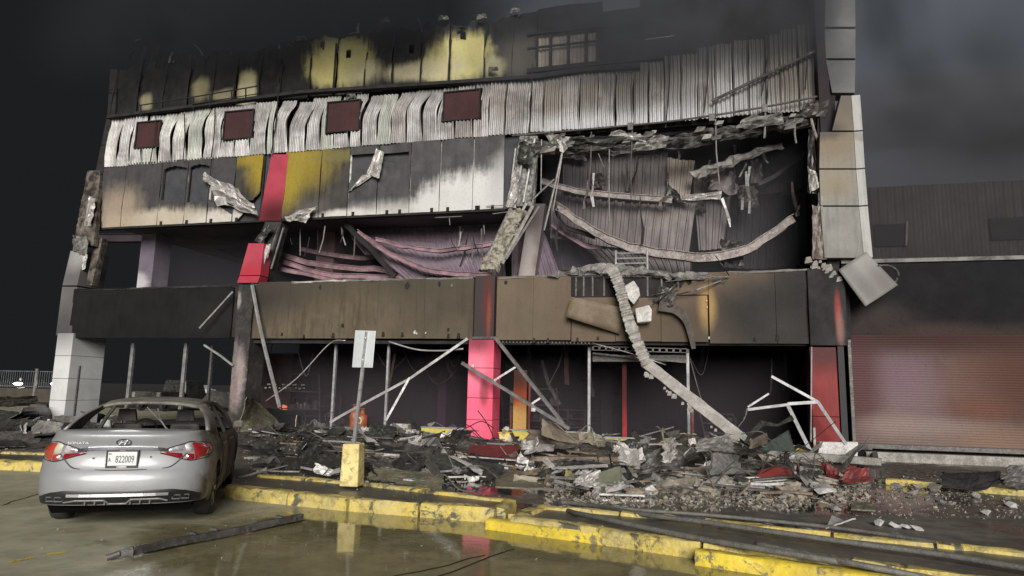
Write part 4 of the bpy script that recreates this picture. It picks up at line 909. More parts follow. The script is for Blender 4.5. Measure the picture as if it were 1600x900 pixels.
crumple([(122, 424, -.1), (132, 420, -.2), (138, 398, -.25), (126, 396, -.1)], YP+.6, M['pale_sheet'], 'torn_skin', B, 32, .1)
crumple([(130, 352, -.1), (142, 354, -.2), (150, 310, -.25), (138, 306, -.1)], YP+.7, M['torn_skin'], 'torn_skin', B, 33, .14, 5, 8)
# --- right end column: beige box cladding
M['beige'] = stain('beige_cladding', (.235, .225, .205), [blob(1300, 180, 60, 50, 20.8, .5, (.125,.10,.07), .95), blob(1300, 232, 34, 30, 20.8, .8, (.19,.15,.10), .9), blob(1300, 292, 30, 22, 20.8, .9, (.22,.18,.12), .8), blob(1290, 110, 60, 60, 20.8, .8, (.10,.095,.09), .95), blob(1290, 210, 25, 14, 20.8, .6, (.06,.055,.05), .8)], .6, nz=.3, base2=(.195,.185,.168), mott=.5, streak=.4)
ym = 20.5
segz = [(404, 322, 1288, 1350, 1282, 1342), (322, 264, 1282, 1342, 1280, 1337.5), (264, 205, 1280, 1337.5, 1281, 1334), (205, 148, 1300, 1334, 1314, 1330)]
for pb_, pt_, l0, r0, l1, r1 in segz:
    a, b_, c, d = at(l0, pb_-1, ym), at(r0, pb_-1, ym), at(r1, pt_+1, ym), at(l1, pt_+1, ym)
    m = MB(); D = Vector((0, .5, 0)); m.hexa([a, b_, b_+D, a+D], [d, c, c+D, d+D]); obj('cladding_panel', m, M['beige'], B, bevel=.015)
    e0, e1 = at(r0+14, pb_-2, ym+.25), at(r1+14, pt_, ym+.25)
    m = MB(); o2 = Vector((.006, .004, 0)); m.hexa([b_+o2, e0, e0+Vector((-.05,.2,0)), b_+o2+Vector((0,.2,0))], [c+o2, e1, e1+Vector((-.05,.2,0)), c+o2+Vector((0,.2,0))]); obj('cladding_return', m, stain('pale_return', (.42,.41,.39), [blob(1350, 210, 20, 8, ym, .5, (.2,.18,.15), .6)], .55, base2=(.36,.35,.33), mott=.3, streak=.3) if 'pale_return' not in M else M['pale_return'], B, bevel=.008)
    M['pale_return'] = bpy.data.materials['pale_return']
M['dim_grey'] = stain('dim_grey_cladding', (.15,.15,.15), [blob(1300, 110, 40, 40, 20.9, .8, (.07,.07,.07), .8)], .6, base2=(.115,.115,.115), mott=.3)
for pb_, pt_, l0, r0, l1, r1 in ((146, 93, 1300, 1336, 1290, 1337), (92, 44, 1290, 1337, 1288, 1337), (43, -30, 1288, 1337, 1290, 1336), (-31, -110, 1290, 1336, 1292, 1335)):
    a, b_, c, d = at(l0, pb_-1, 20.8), at(r0, pb_-1, 20.8), at(r1, pt_+1, 20.8), at(l1, pt_+1, 20.8); D = Vector((0,.6,0)); m = MB(); m.hexa([a, b_, b_+D, a+D], [d, c, c+D, d+D]); obj('cladding_panel', m, M['dim_grey'], B, bevel=.015)
m = MB(); a, b_ = at(1272, 405, 20.9), at(1284, -60, 20.9); m.hexa([a+Vector((-.0,0,0)), a+Vector((.45,0,0)), a+Vector((.45,.8,0)), a+Vector((0,.8,0))], [b_, b_+Vector((.5,0,0)), b_+Vector((.5,.8,0)), b_+Vector((0,.8,0))]); obj('column_core', m, M['soot'], B)
crumple([(1262, 300, -.1), (1276, 304, -.2), (1272, 204, -.2), (1263, 202, -.1)], 20.85, M['dark_sheet'], 'torn_skin', B, 41, .08, 4, 12)
crumple([(1266, 302, -.1), (1280, 292, -.2), (1276, 272, -.2), (1262, 260, -.1)], 20.75, M['pale_sheet'], 'torn_skin', B, 42, .10, 5, 6)
crumple([(1270, 405, -.1), (1292, 405, -.2), (1284, 330, -.2), (1269, 320, -.1)], 20.75, stain('scorched_flake', (.30,.26,.23), [], .8, nz=.5, nscale=5, base2=(.12,.09,.08)), 'torn_skin', B, 43, .08, 5, 9)
crumple([(1278, 335, -.1), (1286, 335, -.2), (1284, 306, -.2), (1279, 300, -.1)], 20.7, M['pale_sheet'], 'torn_skin', B, 44, .06, 4, 6)
for k in range(16):
    t = k/15; p = at(1266+46*t+R.uniform(-5,5), 408+22*t+R.uniform(-6,8), 20.35); m = MB(); a = R.uniform(.04,.11)
    m.hexa([p+Vector((-a,-a,-a)), p+Vector((a,-a*.8,-a*.6)), p+Vector((a*.8,a,-a)), p+Vector((-a,a*.7,-a*.8))], [p+Vector((-a*.6,-a*.7,a*.7)), p+Vector((a*.5,-a,a*.9)), p+Vector((a*.8,a*.6,a*.5)), p+Vector((-a*.7,a,a))]); obj('concrete_lump', m, M['concrete'], B)
# the panel that has slipped off the right column, still hinged at its corner
pc = [at(1352, 479, 19.9), at(1310, 422, 20.2), at(1352, 394, 20.3), at(1402, 446, 20.0)]
m = MB(); m.grid(12, 12, lambda u, v: (pc[0]*(1-u)*(1-v)+pc[3]*u*(1-v)+pc[2]*u*v+pc[1]*(1-u)*v)+Vector((0, -.12*math.sin(PI*u)**2-.05*u*u, 0)))
obj('slipped_panel', m, stain('slipped_panel_face', (.27,.262,.245), [blob(1385, 440, 30, 30, 20, .8, (.14,.13,.12), .9)], .5, base2=(.22,.215,.20), mott=.2), B, smooth=True, solid=.03, fix=False)
m = MB(); m.tube(smooth_path([at(px, py, 20.1) for px, py in ((1372, 415), (1392, 416), (1404, 428), (1396, 446))], 5), .03); obj('curled_strip', m, M['char_metal'], B)

# --- corrugated band
def corr_mat(nm, base, b2, blobs, metal=.25):
    return stain(nm, base, blobs, .48, nz=.3, nscale=1.2, base2=b2, streak=.6, metal=metal, bmp=.3, mott=.7)
M['zinc'] = corr_mat('burnt_zinc', (.39, .38, .365), (.19, .178, .168), [blob(px, py, rx, ry, YU, .8, c, a) for px, py, rx, ry, c, a in [(960, 190, 150, 22, (.52,.52,.53), .9), (1110, 150, 110, 34, (.42,.42,.43), .7), (880, 150, 90, 26, (.24,.205,.175), .8), (1020, 130, 90, 40, (.20,.18,.16), .7), (820, 150, 60, 40, (.22,.19,.165), .6), (1110, 70, 200, 36, (.075,.073,.07), .95), (1240, 60, 70, 60, (.07,.066,.06), .95), (1240, 130, 50, 40, (.17,.15,.125), .8), (300, 200, 60, 20, (.60,.60,.53), .5), (640, 140, 200, 10, (.19,.18,.17), .6), (170, 230, 12, 50, (.62,.60,.56), .5)]])
M['zinc_green'] = corr_mat('greenish_zinc', (.36, .37, .33), (.27, .275, .245), [blob(500, 150, 60, 14, YU, .8, (.17,.165,.15), .6)])
M['zinc_brown'] = corr_mat('browned_zinc', (.35, .33, .31), (.19, .175, .165), [blob(960, 192, 150, 20, YU, .8, (.50,.50,.51), .9), blob(1150, 68, 190, 40, YU, .8, (.07,.067,.064), .95)])
edges = [164, 184, 204, 222, 246, 268, 292, 318, 344, 366, 392, 418, 428, 452, 478, 500, 522, 546, 566, 590, 612, 636, 660, 684, 712, 738, 764, 790, 828, 850, 878, 906, 934, 962, 990, 1014, 1038, 1064, 1090, 1118, 1146, 1172, 1198, 1224, 1250, 1284]
def cbot(px):
    return [p for p in [262+(px-164)*(240-262)/260 if px < 424 else 240+(px-424)*(214-240)/320 if px < 744 else 214-(px-744)*.080]][0]
def ctop(px):
    if px < 1000: return 184+(px-184)*(124-184)/(828-184)
    return 100-(px-1000)*.22 if px < 1200 else 56-(px-1200)*.3
wins = [(216, 253, 190, 231), (353, 398, 173, 217), (513, 564, 158, 206), (694, 751, 142, 188)]
winX = [(X(a, c, YU-.05), X(b_, c, YU-.05), Z((a+b_)/2, d, YU-.05), Z((a+b_)/2, c, YU-.05)) for a, b_, c, d in wins]
for i, (pa, pb) in enumerate(zip(edges, edges[1:])):
    xa, xb = X(pa, cbot(pa), YU), X(pb, cbot(pb), YU); pm = (pa+pb)/2
    z0 = Z(pm, cbot(pm), YU)-.02*(i % 2); z1 = Z(pm, ctop(pm), YU)+R.uniform(-.06, .06)
    pitch = .135; buck = (.16 if 204 < pa < 400 else .22 if 420 < pa < 700 else .06 if pa < 800 else .03)*R.uniform(.4, .95); rk = R.uniform(.62, .8); sd = R.random()*50
    edge_curl = R.uniform(.06, .20) if pa < 830 else R.uniform(.02, .12)
    nrib = max(3, int((xb-xa)/.026)); ov = .03
    g0_, g1_ = R.uniform(0,.035), R.uniform(0, .035)
    def f(u, v, xa=xa+g0_*.6, xb=xb-g1_*.6):
        x = xa+(xb-xa)*u; z = z0+(z1-z0)*v
        s = max(0, (v-rk+.25)/.5); s = min(1, s); s = s*s*(3-2*s)
        dx = buck*s*1.3+.025*fbm((sd, v*2.2, 0), 1)
        y_ = YU-.05-.036*math.sin(2*PI*x/pitch)-.10*math.sin(PI*min(1, max(0, (v-.35)/.55)))*(buck/.16)*.7+.22*s*(buck/.16)*max(0, v-.75)*2-edge_curl*max(0, (u-.78)/.22)**2*math.sin(PI*min(1, v*1.15))+.03*u-.07*fbm((x*.5, 3, z*.7), 1)
        return Vector((x+dx, y_, z+.02*fbm((x*3, 1, 0), 1)*(v > .9)))
    def keep(u, v, xa=xa, xb=xb):
        x = xa+(xb-xa)*u+buck*.0; z = z0+(z1-z0)*v
        return not any(w_[0]-.03 < x+buck*min(1, max(0, (v-rk+.25)/.5)) < w_[1]+.03 and w_[2] < z < w_[3] for w_ in winX)
    m = MB(); m.grid(nrib, 22, f, keep=keep)
    mt = M['zinc_green'] if (R.random() < .4 and pa < 640) else M['zinc_brown'] if (R.random() < .35 and pa > 560) else M['zinc']
    obj('corrugated_sheet', m, mt, B, smooth=True, fix=False)
# four openings with dark red shutters
for (a, b_, z0, z1) in winX:
    m = MB(); n = int((b_-a)/.09)*6
    m.grid(n, 1, lambda u, v: (a+.03+(b_-a-.06)*u, YU-.055-.018*(1 if (u*(b_-a)/.09) % 1 > .5 else 0), z0+.03+(z1-z0-.06)*v)); wnd = obj('window', m, M['maroon'], B, fix=False)
    m = MB(); 
    for q in ((a-.01, b_+.01, z0-.01, z0+.035), (a-.01, b_+.01, z1-.035, z1+.01), (a-.01, a+.035, z0+.036, z1-.036), (b_-.035, b_+.01, z0+.036, z1-.036)): m.box(q[0], q[1], YU-.12, YU-.03, q[2], q[3])
    obj('window_frame', m, M['soot'], wnd)
m = MB(); m.box(X(166, 262, YU), X(1270, 170, YU), YU+.28, YU+.34, UZ1-.05, CZ1-.1); obj('band_backing', m, M['soot'], B)
m = MB(); m.box(X(1000, 100, YU), X(1284, 60, YU), YU+.28, YU+.34, CZ1-.08, CZ1+2.6); obj('band_backing', m, M['soot'], B)
# thin vertical straps and cables over the band
for pa, pb in (((424, 240), (436, 130)), ((286, 250), (288, 178)), ((330, 246), (336, 170)), ((234, 256), (244, 180)), ((826, 210), (832, 100)), ((1196, 215), (1200, 40)), ((1040, 200), (1048, 60)), ((1100, 176), (1108, 66)), ((1190, 150), (1204, 30)), ((1258, 140), (1262, 20))):
    m = MB(); m.bar([at(*pa, YU-.22), at((pa[0]+pb[0])/2+2, (pa[1]+pb[1])/2, YU-.25), at(*pb, YU-.20)], .035, .02, up=(0,1,0)); obj('strap', m, M['soot'], B)
m = MB(); m.tube([at(1112, 158, YU-.25), at(1290, 72, YU-.25)], .05, 8); obj('diagonal_brace', m, M['char_metal'], B)
# long thin pipe along the lower edge
m = MB(); m.tube(smooth_path([at(px, py, YU-.3) for px, py in ((800, 212), (960, 198), (1060, 188), (1190, 168), (1300, 146))], 4), .035, 8); obj('pipe', m, M['char_metal'], B)
for px, py in ((1195, 170), (1112, 184), (985, 198)):
    m = MB(); p = at(px, py, YU-.3); m.box(p.x-.08, p.x+.08, p.y-.06, p.y+.08, p.z-.12, p.z+.12); obj('pipe_clamp', m, M['char_metal'], B)

# --- top storey: soot black panels with yellowed patches
YT = YU+.15
tb = []
for px, py, rx, ry, sf, c, a in [(530, 95, 52, 42, .35, (.42,.38,.17), 1), (505, 105, 26, 26, .4, (.45,.40,.17), 1), (565, 112, 30, 18, .6, (.36,.33,.20), .9), (716, 90, 52, 40, .35, (.42,.38,.17), 1), (735, 78, 26, 32, .4, (.42,.38,.16), 1), (690, 105, 40, 20, .5, (.42,.38,.22), 1), (640, 112, 40, 14, .5, (.38,.34,.22), .9), (383, 132, 17, 26, .35, (.42,.38,.22), 1), (384, 148, 18, 20, .4, (.46,.42,.27), 1), (350, 148, 24, 9, .5, (.26,.23,.14), .8), (312, 138, 14, 18, .5, (.24,.21,.12), .9), (229, 160, 11, 14, .5, (.30,.27,.17), .9), (820, 90, 34, 34, .8, (.11,.10,.08), .8), (770, 105, 18, 16, .5, (.35,.32,.2), .8)]:
    tb.append(blob(px, py, rx, ry, YT, sf, c, a))
M['top_soot'] = stain('top_storey_soot', (.016, .016, .0165), tb, .75, nz=.20, nscale=2.4, base2=(.026, .0255, .025), streak=.30, bmp=.4, mott=.4)
tz0 = CZ1-.02
def ttop(px):
    for (a, ya), (b_, yb2) in zip(TT, TT[1:]):
        if px <= b_: return ya+(yb2-ya)*(px-a)/(b_-a)
    return TT[-1][1]
TT = [(160, 105), (200, 98), (206, 70), (216, 58), (240, 78), (262, 92), (330, 82), (400, 72), (500, 58), (580, 46), (650, 42), (720, 34), (790, 24), (900, 10), (1000, 6), (1300, -40)]
te = [172, 212, 252, 290, 330, 364, 402, 436, 482, 520, 568, 612, 656, 700, 756, 800]
for i, (pa, pb) in enumerate(zip(te, te[1:])):
    xa, xb = X(pa, ctop(pa), YT), X(pb, ctop(pb), YT); sd = R.random()*40
    def f(u, v):
        x = xa+.02+(xb-xa-.04)*u; px = pa+(pb-pa)*u; zt_ = Z(px+6, ttop(px), YT)+.22*fbm((x*2.3, sd, 0), 1)
        z = tz0+.12+(zt_-tz0-.12)*v; return Vector((x+.04*fbm((v*2, sd, 1), 1), YT+.05-.22*fbm((x*.45, 7, z*.5), 1)-.05*fbm((x*2, z*2, sd), 1)+.05*(i % 2), z))
    hol = R.random() < .4; hu, hv = R.uniform(.3,.7), R.uniform(.55,.9)
    m = MB(); m.grid(12, 22, f, keep=(lambda u, v: (u-hu)**2*3+(v-hv)**2*4 > .03+.02*math.sin(9*u+14*v)) if hol else None); obj('cladding_panel', m, M['top_soot'], B, smooth=True, solid=.03, fix=False)
    m = MB(); p0, p1 = at(pa, ctop(pa)-4, YT-.02), None; x = p0.x; zt_ = Z(pa+8, ttop(pa), YT)+R.uniform(-.9,-.2)
    m.bar([(x, YT-.03, tz0), (x+.02, YT-.05, (tz0+zt_)/2), (x+R.uniform(-.04,.08), YT+.04, zt_)], .05, .04, up=(0,1,0)); obj('cladding_rail', m, M['soot'], B)
m = MB(); m.box(X(176, 180, YT), X(800, 120, YT), YT+.5, YT+.6, tz0, Z(500, 75, YT)); obj('rear_board', m, M['soot_inside'], B)
# ragged things along the parapet
for k in range(26):
    px = R.uniform(195, 830); p = at(px, ttop(px)+R.uniform(-2, 12), YT-.05); m = MB(); L = R.uniform(.2, .7); d = Vector((R.uniform(-.6,.6), R.uniform(-.5,.1), R.uniform(-.2,.9)))*L
    m.bar([p, p+d*.5+Vector((R.uniform(-.05,.05),0,.03)), p+d], R.uniform(.03,.10), .02); obj('bent_strip', m, M[R.choice(['char_metal', 'soot', 'soot', 'grey_sheet'])], B)
for px, py in ((600, 32), (692, 28), (805, 16), (752, 26), (548, 150), (770, 108), (470, 60)):
    crumple([(px-8, py+4, 0), (px+9, py+2, -.1), (px+7, py-4, -.1), (px-6, py-3, 0)], YT-.1, M['grey_sheet'], 'torn_skin', B, px, .1, 4, 3)
# window grid at the right of the top storey with pale sheets behind
ga = (826, 935, 54, 116)
for pa, pb in ((840, 868), (868, 888), (888, 934)):
    a, b_ = X(pa, 110, YT+.1), X(pb, 110, YT+.1); m = MB(); m.grid(max(6, int((b_-a)/.03)), 2, lambda u, v: (a+(b_-a)*u, YT+.12-.02*math.sin(2*PI*u*(b_-a)/.14), Z(pa, 112-(pa-840)*.09, YT+.1)+(1.25)*v)); obj('pale_sheet', m, M['beige_deck'], B, smooth=True, fix=False)
for px in (838, 860, 888, 916, 934, 990, 1040):
    m = MB(); x = X(px, 110, YT); m.box(x-.05, x+.05, YT-.02, YT+.06, CZ1+.0, Z(px, 50 if px < 950 else 66, YT)); obj('window_post', m, M['soot'], B)
for dy_, wd in ((76, .06), (112, .16), (54, .10)):
    m = MB(); m.bar([at(824, dy_, YT-.03), at(1040, dy_-24, YT-.03)], wd, wd); obj('window_rail', m, M['soot'], B)
facade_rect(X(800, 110, YT), X(838, 110, YT), tz0+.1, Z(820, 20, YT), YT+.03, .04, M['top_soot'], 'cladding_panel', seed=91, wob=.1)
facade_rect(X(836, 60, YT), X(940, 60, YT), Z(885, 50, YT), Z(885, 2, YT), YT+.28, .04, M['top_soot'], 'cladding_panel', seed=92, wob=.15)
facade_rect(X(936, 100, YT), X(1040, 90, YT), tz0+.2, Z(990, 8, YT), YT+.2, .04, M['top_soot'], 'cladding_panel', seed=93, wob=.2)
m = MB(); m.bar([at(1008, 62, YT-.1), at(1054, 56, YT-.1)], .03, .03); obj('bent_strip', m, M['alu'], B)
# ledge and railing between top storey and corrugated band
m = MB(); m.bar([at(170, 184, YU-.1), at(472, 145, YU-.1), at(828, 122, YU-.1)], .22, .12); obj('ledge', m, M['soot'], B)
m = MB(); m.bar([at(1000, 104, YU-.1), at(912, 110, YU-.1), at(828, 122, YU-.1)], .2, .16); obj('ledge', m, M['soot'], B)
rl = obj('railing', MB().tube([at(216, 165, YU-.25), at(300, 152, YU-.25), at(405, 134, YU-.25)], .025, 6), M['soot'], B)
obj('railing_bar', MB().tube([at(300, 163, YU-.25), at(405, 146, YU-.25)], .018, 6), M['soot'], rl)
for px, yt_, yb2 in ((220, 164, 180), (302, 152, 170), (328, 147, 166), (362, 141, 160), (384, 137, 156), (404, 134, 152)): obj('railing_post', MB().bar([at(px, yt_, YU-.25), at(px, yb2, YU-.2)], .04, .04, up=(0,1,0)), M['soot'], rl)

# --- the torn open bay on the right
edge_m = stain('crumbled_slab_edge', (.040,.037,.036), [], .9, nz=.5, nscale=3, base2=(.13,.122,.115), bmp=1.0, mott=.7)
pa_ = [(838, 232), (900, 228), (980, 232), (1060, 222), (1130, 210), (1200, 196), (1280, 184)]
c_ = [at(px, py, YU-.1) for px, py in pa_]; cs = smooth_path(c_, 8); m = MB(); n = len(cs)-1
m.grid(n, 12, lambda u, v: cs[round(u*n)]+Vector((.0, -.16*math.sin(PI*v)+.22*fbm((cs[round(u*n)].x*2.2, v*3, 5), 1.4)+.05, (v-.5)*.42+.10*fbm((cs[round(u*n)].x*1.7, v, 9), 1.2)))); obj('slab_edge', m, edge_m, B, solid=.1, fix=False)
for k in range(34):
    px = R.uniform(845, 1275); j = (px-838)/442; py = 228-j*38+R.uniform(-14, 16); p = at(px, py, YU-.28); a = R.uniform(.04, .14); m = MB()
    m.hexa([p+Vector((-a*1.6,-a,-a)), p+Vector((a,-a*.8,-a*.6)), p+Vector((a*.8,a,-a)), p+Vector((-a,a*.7,-a*.8))], [p+Vector((-a*.6,-a*.7,a*.7)), p+Vector((a*1.5,-a,a*.5)), p+Vector((a*.8,a*.6,a*.5)), p+Vector((-a*.7,a,a))]); obj('concrete_lump', m, M[R.choice(['concrete', 'char_metal', 'char_metal', 'dark_sheet'])], B)
for sd, pix in enumerate([[(882, 232, 0), (945, 236, 0), (980, 214, -.2), (890, 214, -.1)], [(950, 218, 0), (1010, 222, -.1), (1000, 208, -.2), (955, 206, 0)], [(985, 238, 0), (1040, 230, -.2), (1046, 212, -.2), (1000, 216, 0)], [(1150, 200, 0), (1225, 196, -.2), (1222, 176, -.2), (1160, 186, 0)], [(1240, 185, 0), (1290, 182, -.2), (1296, 155, -.2), (1262, 160, 0)]]):
    crumple(pix, YU-.3, M[['dark_sheet','torn_skin','grey_sheet','grey_sheet','char_metal'][sd]], 'torn_skin', B, 50+sd, .16)
hsheet([(880, 300, 0), (1040, 318, 0), (1044, 238, .3), (880, 246, .3)], 22.9, M['grey_deck'], .28, sag=.1, seed=5)
hsheet([(1042, 306, 0), (1076, 320, 0), (1086, 250, .1), (1043, 246, .1)], 22.6, M['beige_deck'], .22, sag=.05, seed=6)
hsheet([(860, 372, .3), (1076, 398, 0), (1087, 318, .3), (862, 296, .4)], 22.7, M['grey_deck'], .28, sag=.1, seed=7)
hsheet([(960, 432, .3), (1080, 430, .1), (1080, 396, .2), (900, 372, .3)], 22.9, M['grey_deck'], .28, sag=.1, seed=8)
hsheet([(1092, 392, 0), (1130, 388, 0), (1142, 306, .3), (1086, 318, .3)], 23.2, M['grey_deck'], .28, sag=.05, seed=9)
hsheet([(1084, 310, 0), (1128, 304, 0), (1140, 260, .3), (1084, 272, .3)], 23.2, M['beige_deck'], .25, sag=.05, seed=10)
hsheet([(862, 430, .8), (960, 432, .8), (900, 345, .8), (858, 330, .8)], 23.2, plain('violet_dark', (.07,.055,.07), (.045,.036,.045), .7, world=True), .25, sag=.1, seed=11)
tbeam([(846, 284, 0), (900, 300, 0), (960, 307, 0), (1050, 314, 0)], 22.4, .12, .16, M['rust_beam'])
tbeam([(872, 322, 0), (905, 348, 0), (950, 374, 0), (1010, 393, 0), (1085, 402, 0), (1150, 396, 0), (1195, 374, 0), (1240, 342, -.1)], 22.0, .16, .25, M['rust_beam'])
tbeam([(866, 318, 0), (880, 350, 0), (930, 372, 0)], 22.2, .10, .10, M['soot'])
tbeam([(862, 350, 0), (900, 378, 0), (940, 390, 0)], 22.6, .10, .10, M['pink_beam'])
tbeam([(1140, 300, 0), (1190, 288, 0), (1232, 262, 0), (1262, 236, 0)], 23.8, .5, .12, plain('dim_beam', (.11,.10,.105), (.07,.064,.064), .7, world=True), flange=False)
crumple([(1066, 312, 0), (1126, 312, -.1), (1128, 298, -.2), (1066, 306, 0)], 22.4, M['torn_skin'], 'torn_skin', B, 61, .08, 12, 4)
crumple([(1040, 300, 0), (1066, 320, -.1), (1062, 304, -.2), (1044, 286, 0)], 22.4, M['dark_sheet'], 'torn_skin', B, 62, .1)
cr = stain('rubble_roll', (.16,.15,.14), [], .9, nz=.6, nscale=6, base2=(.30,.28,.26), bmp=1, mott=.8)
m = MB(); pts = smooth_path([at(px, py, 22.0) for px, py in ((1082, 276), (1120, 262), (1165, 244), (1222, 228))], 6); m.tube(pts, [.16-.004*i for i in range(len(pts))], 9); o = obj('rolled_debris', m, cr, B, fix=False)
for v in o.data.vertices: v.co += Vector((fbm(v.co, 4), fbm(v.co+Vector((5,0,0)), 4), fbm(v.co+Vector((0,7,0)), 4)))*.12
for pa, pb, r in (((924, 206), (918, 306), .022), ((952, 214), (952, 346), .018), ((988, 200), (986, 312), .02), ((1118, 186), (1124, 288), .022), ((1196, 172), (1194, 216), .03), ((1264, 172), (1282, 232), .04), ((846, 218), (845, 300), .02), ((882, 222), (850, 360), .035), ((880, 232), (864, 330), .022), ((832, 312), (866, 280), .03), ((935, 240), (944, 262), .012), ((1242, 196), (1244, 224), .03)):
    m = MB(); m.tube([at(*pa, YU-.3), at((pa[0]+pb[0])/2+R.uniform(-2,2), (pa[1]+pb[1])/2, YU-.34), at(*pb, YU-.3)], r, 6); obj('hanging_rod', m, M[R.choice(['steel', 'char_metal', 'steel', 'rust_beam'])], B)
for pa, pb in (((760, 322), (812, 320)), ((802, 330), (770, 334)), ((680, 340), (722, 338)), ((756, 352), (757, 366)), ((702, 340), (703, 352))):
    m = MB(); m.tube([at(*pa, YU-.1), at(*pb, YU-.2)], .015, 6); obj('hanging_rod', m, M['steel'], B)
# ladder-like frame standing at the fascia top
la = obj('ladder_frame', MB().tube([at(962, 432, 20.9), at(962, 392, 20.9)], .035), M['alu'], B)
obj('ladder_rail', MB().tube([at(1012, 466, 20.9), at(1011, 392, 20.9)], .04), M['alu'], la)
for py in (396, 404, 412, 420, 427): obj('ladder_rung', MB().tube([at(962, py, 20.9), at(1012, py-1, 20.9)], .022), M['alu'], la)
M['ledge_rubble'] = stain('ledge_rubble', (.12,.115,.108), [], .9, nz=.5, nscale=5, base2=(.27,.255,.235), bmp=1, mott=.8)
m = MB(); pts = smooth_path([at(px, py, YF-.05) for px, py in ((858, 431), (900, 424), (940, 420), (990, 424), (1050, 430), (1110, 434))], 8); rs = [.06+.07*math.sin(PI*i/(len(pts)-1)) for i in range(len(pts))]; m.tube(pts, rs, 9); o = obj('ledge_debris', m, M['ledge_rubble'], B, fix=False)
for v in o.data.vertices: v.co += Vector((fbm(v.co, 4), fbm(v.co+Vector((5,0,0)), 4), fbm(v.co+Vector((0,7,0)), 4)))*.14
for pa, pb, wd in (((1016, 462), (1050, 452), .05), ((1030, 470), (1062, 438), .06), ((1050, 462), (1128, 438), .05), ((1020, 476), (1042, 450), .04), ((1040, 440), (1140, 432), .04), ((1085, 430), (1134, 440), .03), ((1118, 400), (1140, 432), .03)):
    m = MB(); m.bar(smooth_path([at(*pa, YF-.2), at((pa[0]+pb[0])/2, (pa[1]+pb[1])/2+R.uniform(-5,5), YF-.3), at(*pb, YF-.15)], 3), wd, wd*.6); obj('bent_strip', m, M[R.choice(['char_metal', 'dark_sheet', 'steel'])], B)
# hanging scraps on the fascia front
hang = plain('hanging_cloth', (.085,.068,.055), (.05,.042,.036), .8, bmp=.4)
m = MB(); pts = smooth_path([at(px, py, YF-.2) for px, py in ((1030, 478), (1055, 484), (1072, 500), (1080, 525), (1084, 545))], 5); m.bar(pts, .08, [.30-.009*i for i in range(len(pts))], up=(1,0,.3)); obj('hanging_scrap', m, hang, B)
crumple([(1020, 470, 0), (1050, 480, -.1), (1062, 452, -.2), (1030, 448, 0)], YF-.15, M['char_metal'], 'torn_skin', B, 71, .15)
def lump(poly, y, dep, mat, name, parent=B, **kw):
    m = MB(); L_ = [at(px, py, y) for px, py in poly]; m.prism(L_, (R.uniform(-.05,.05), dep, R.uniform(-.05,.05))); return obj(name, m, mat, parent, bevel=.03, **kw)
lump([(974, 448), (990, 438), (998, 450), (1000, 462), (990, 476), (978, 462)], YF-.42, .22, M['white_concrete'], 'concrete_block')
lump([(992, 482), (1014, 476), (1019, 484), (1018, 502), (996, 504)], YF-.40, .22, M['white_concrete'], 'concrete_block')
# torn off strip of fascia hanging by one end
pc = [at(884, 495, YF-.35), at(968, 522, YF-.15), at(976, 482, YF-.12), at(893, 464, YF-.30)]
m = MB(); m.grid(10, 4, lambda u, v: pc[0]*(1-u)*(1-v)+pc[1]*u*(1-v)+pc[2]*u*v+pc[3]*(1-u)*v+Vector((0,-.03*math.sin(PI*u)-.04*v*v,0))); obj('hanging_panel', m, stain('hanging_panel_face', (.20,.155,.11), [], .7, base2=(.13,.10,.07)), B, smooth=True, solid=.04, fix=False)

# soot hung scraps and kinked strips crowding the open bay
rz = random.Random(77)
for k in range(30):
    px, py = rz.uniform(860, 1250), rz.uniform(226, 330); y = rz.uniform(21.6, 23.6); L_ = rz.uniform(14, 80); dx = rz.uniform(-16, 16); m = MB()
    pts = [at(px, py, y), at(px+dx*.2+rz.uniform(-4,4), py+L_*.35, y-.05), at(px+dx*.9+rz.uniform(-5,5), py+L_*.7, y+.05), at(px+dx, py+L_, y)]
    m.bar(pts, [rz.uniform(.03,.12) for _ in pts], .015, up=(0,1,0)); obj('hanging_strip', m, M[rz.choice(['char_metal', 'soot', 'dark_sheet', 'rust_beam', 'steel'])], B)
for k in range(9):
    px, py = rz.uniform(880, 1230), rz.uniform(236, 405); y = rz.uniform(22.2, 23.4); w_, h_ = rz.uniform(14, 46), rz.uniform(12, 40)
    crumple([(px-w_*.5, py+h_*.5, 0), (px+w_*.5, py+h_*.6, rz.uniform(-.3,.3)), (px+w_*.4, py-h_*.4, .1), (px-w_*.5, py-h_*.5, 0)], y, M[rz.choice(['char_metal', 'dark_sheet', 'grey_deck', 'grey_deck'])], 'torn_skin', B, 200+k, .22, 9, 7)
for k in range(16):
    px, py = rz.uniform(440, 780), rz.uniform(352, 376); y = rz.uniform(21.5, 22.2); L_ = rz.uniform(8, 46); m = MB(); dx = rz.uniform(-12, 12)
    m.bar([at(px, py, y), at(px+dx*.3, py+L_*.5, y), at(px+dx, py+L_, y)], rz.uniform(.02,.06), .012, up=(0,1,0)); obj('hanging_strip', m, M[rz.choice(['char_metal', 'soot', 'steel'])], B)
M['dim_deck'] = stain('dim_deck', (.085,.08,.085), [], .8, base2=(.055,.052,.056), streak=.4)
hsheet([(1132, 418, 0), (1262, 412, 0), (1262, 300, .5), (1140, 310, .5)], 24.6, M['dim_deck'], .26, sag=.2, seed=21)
hsheet([(1140, 306, 0), (1262, 292, 0), (1262, 224, .4), (1130, 250, .4)], 24.2, M['dim_deck'], .26, sag=.15, seed=22)
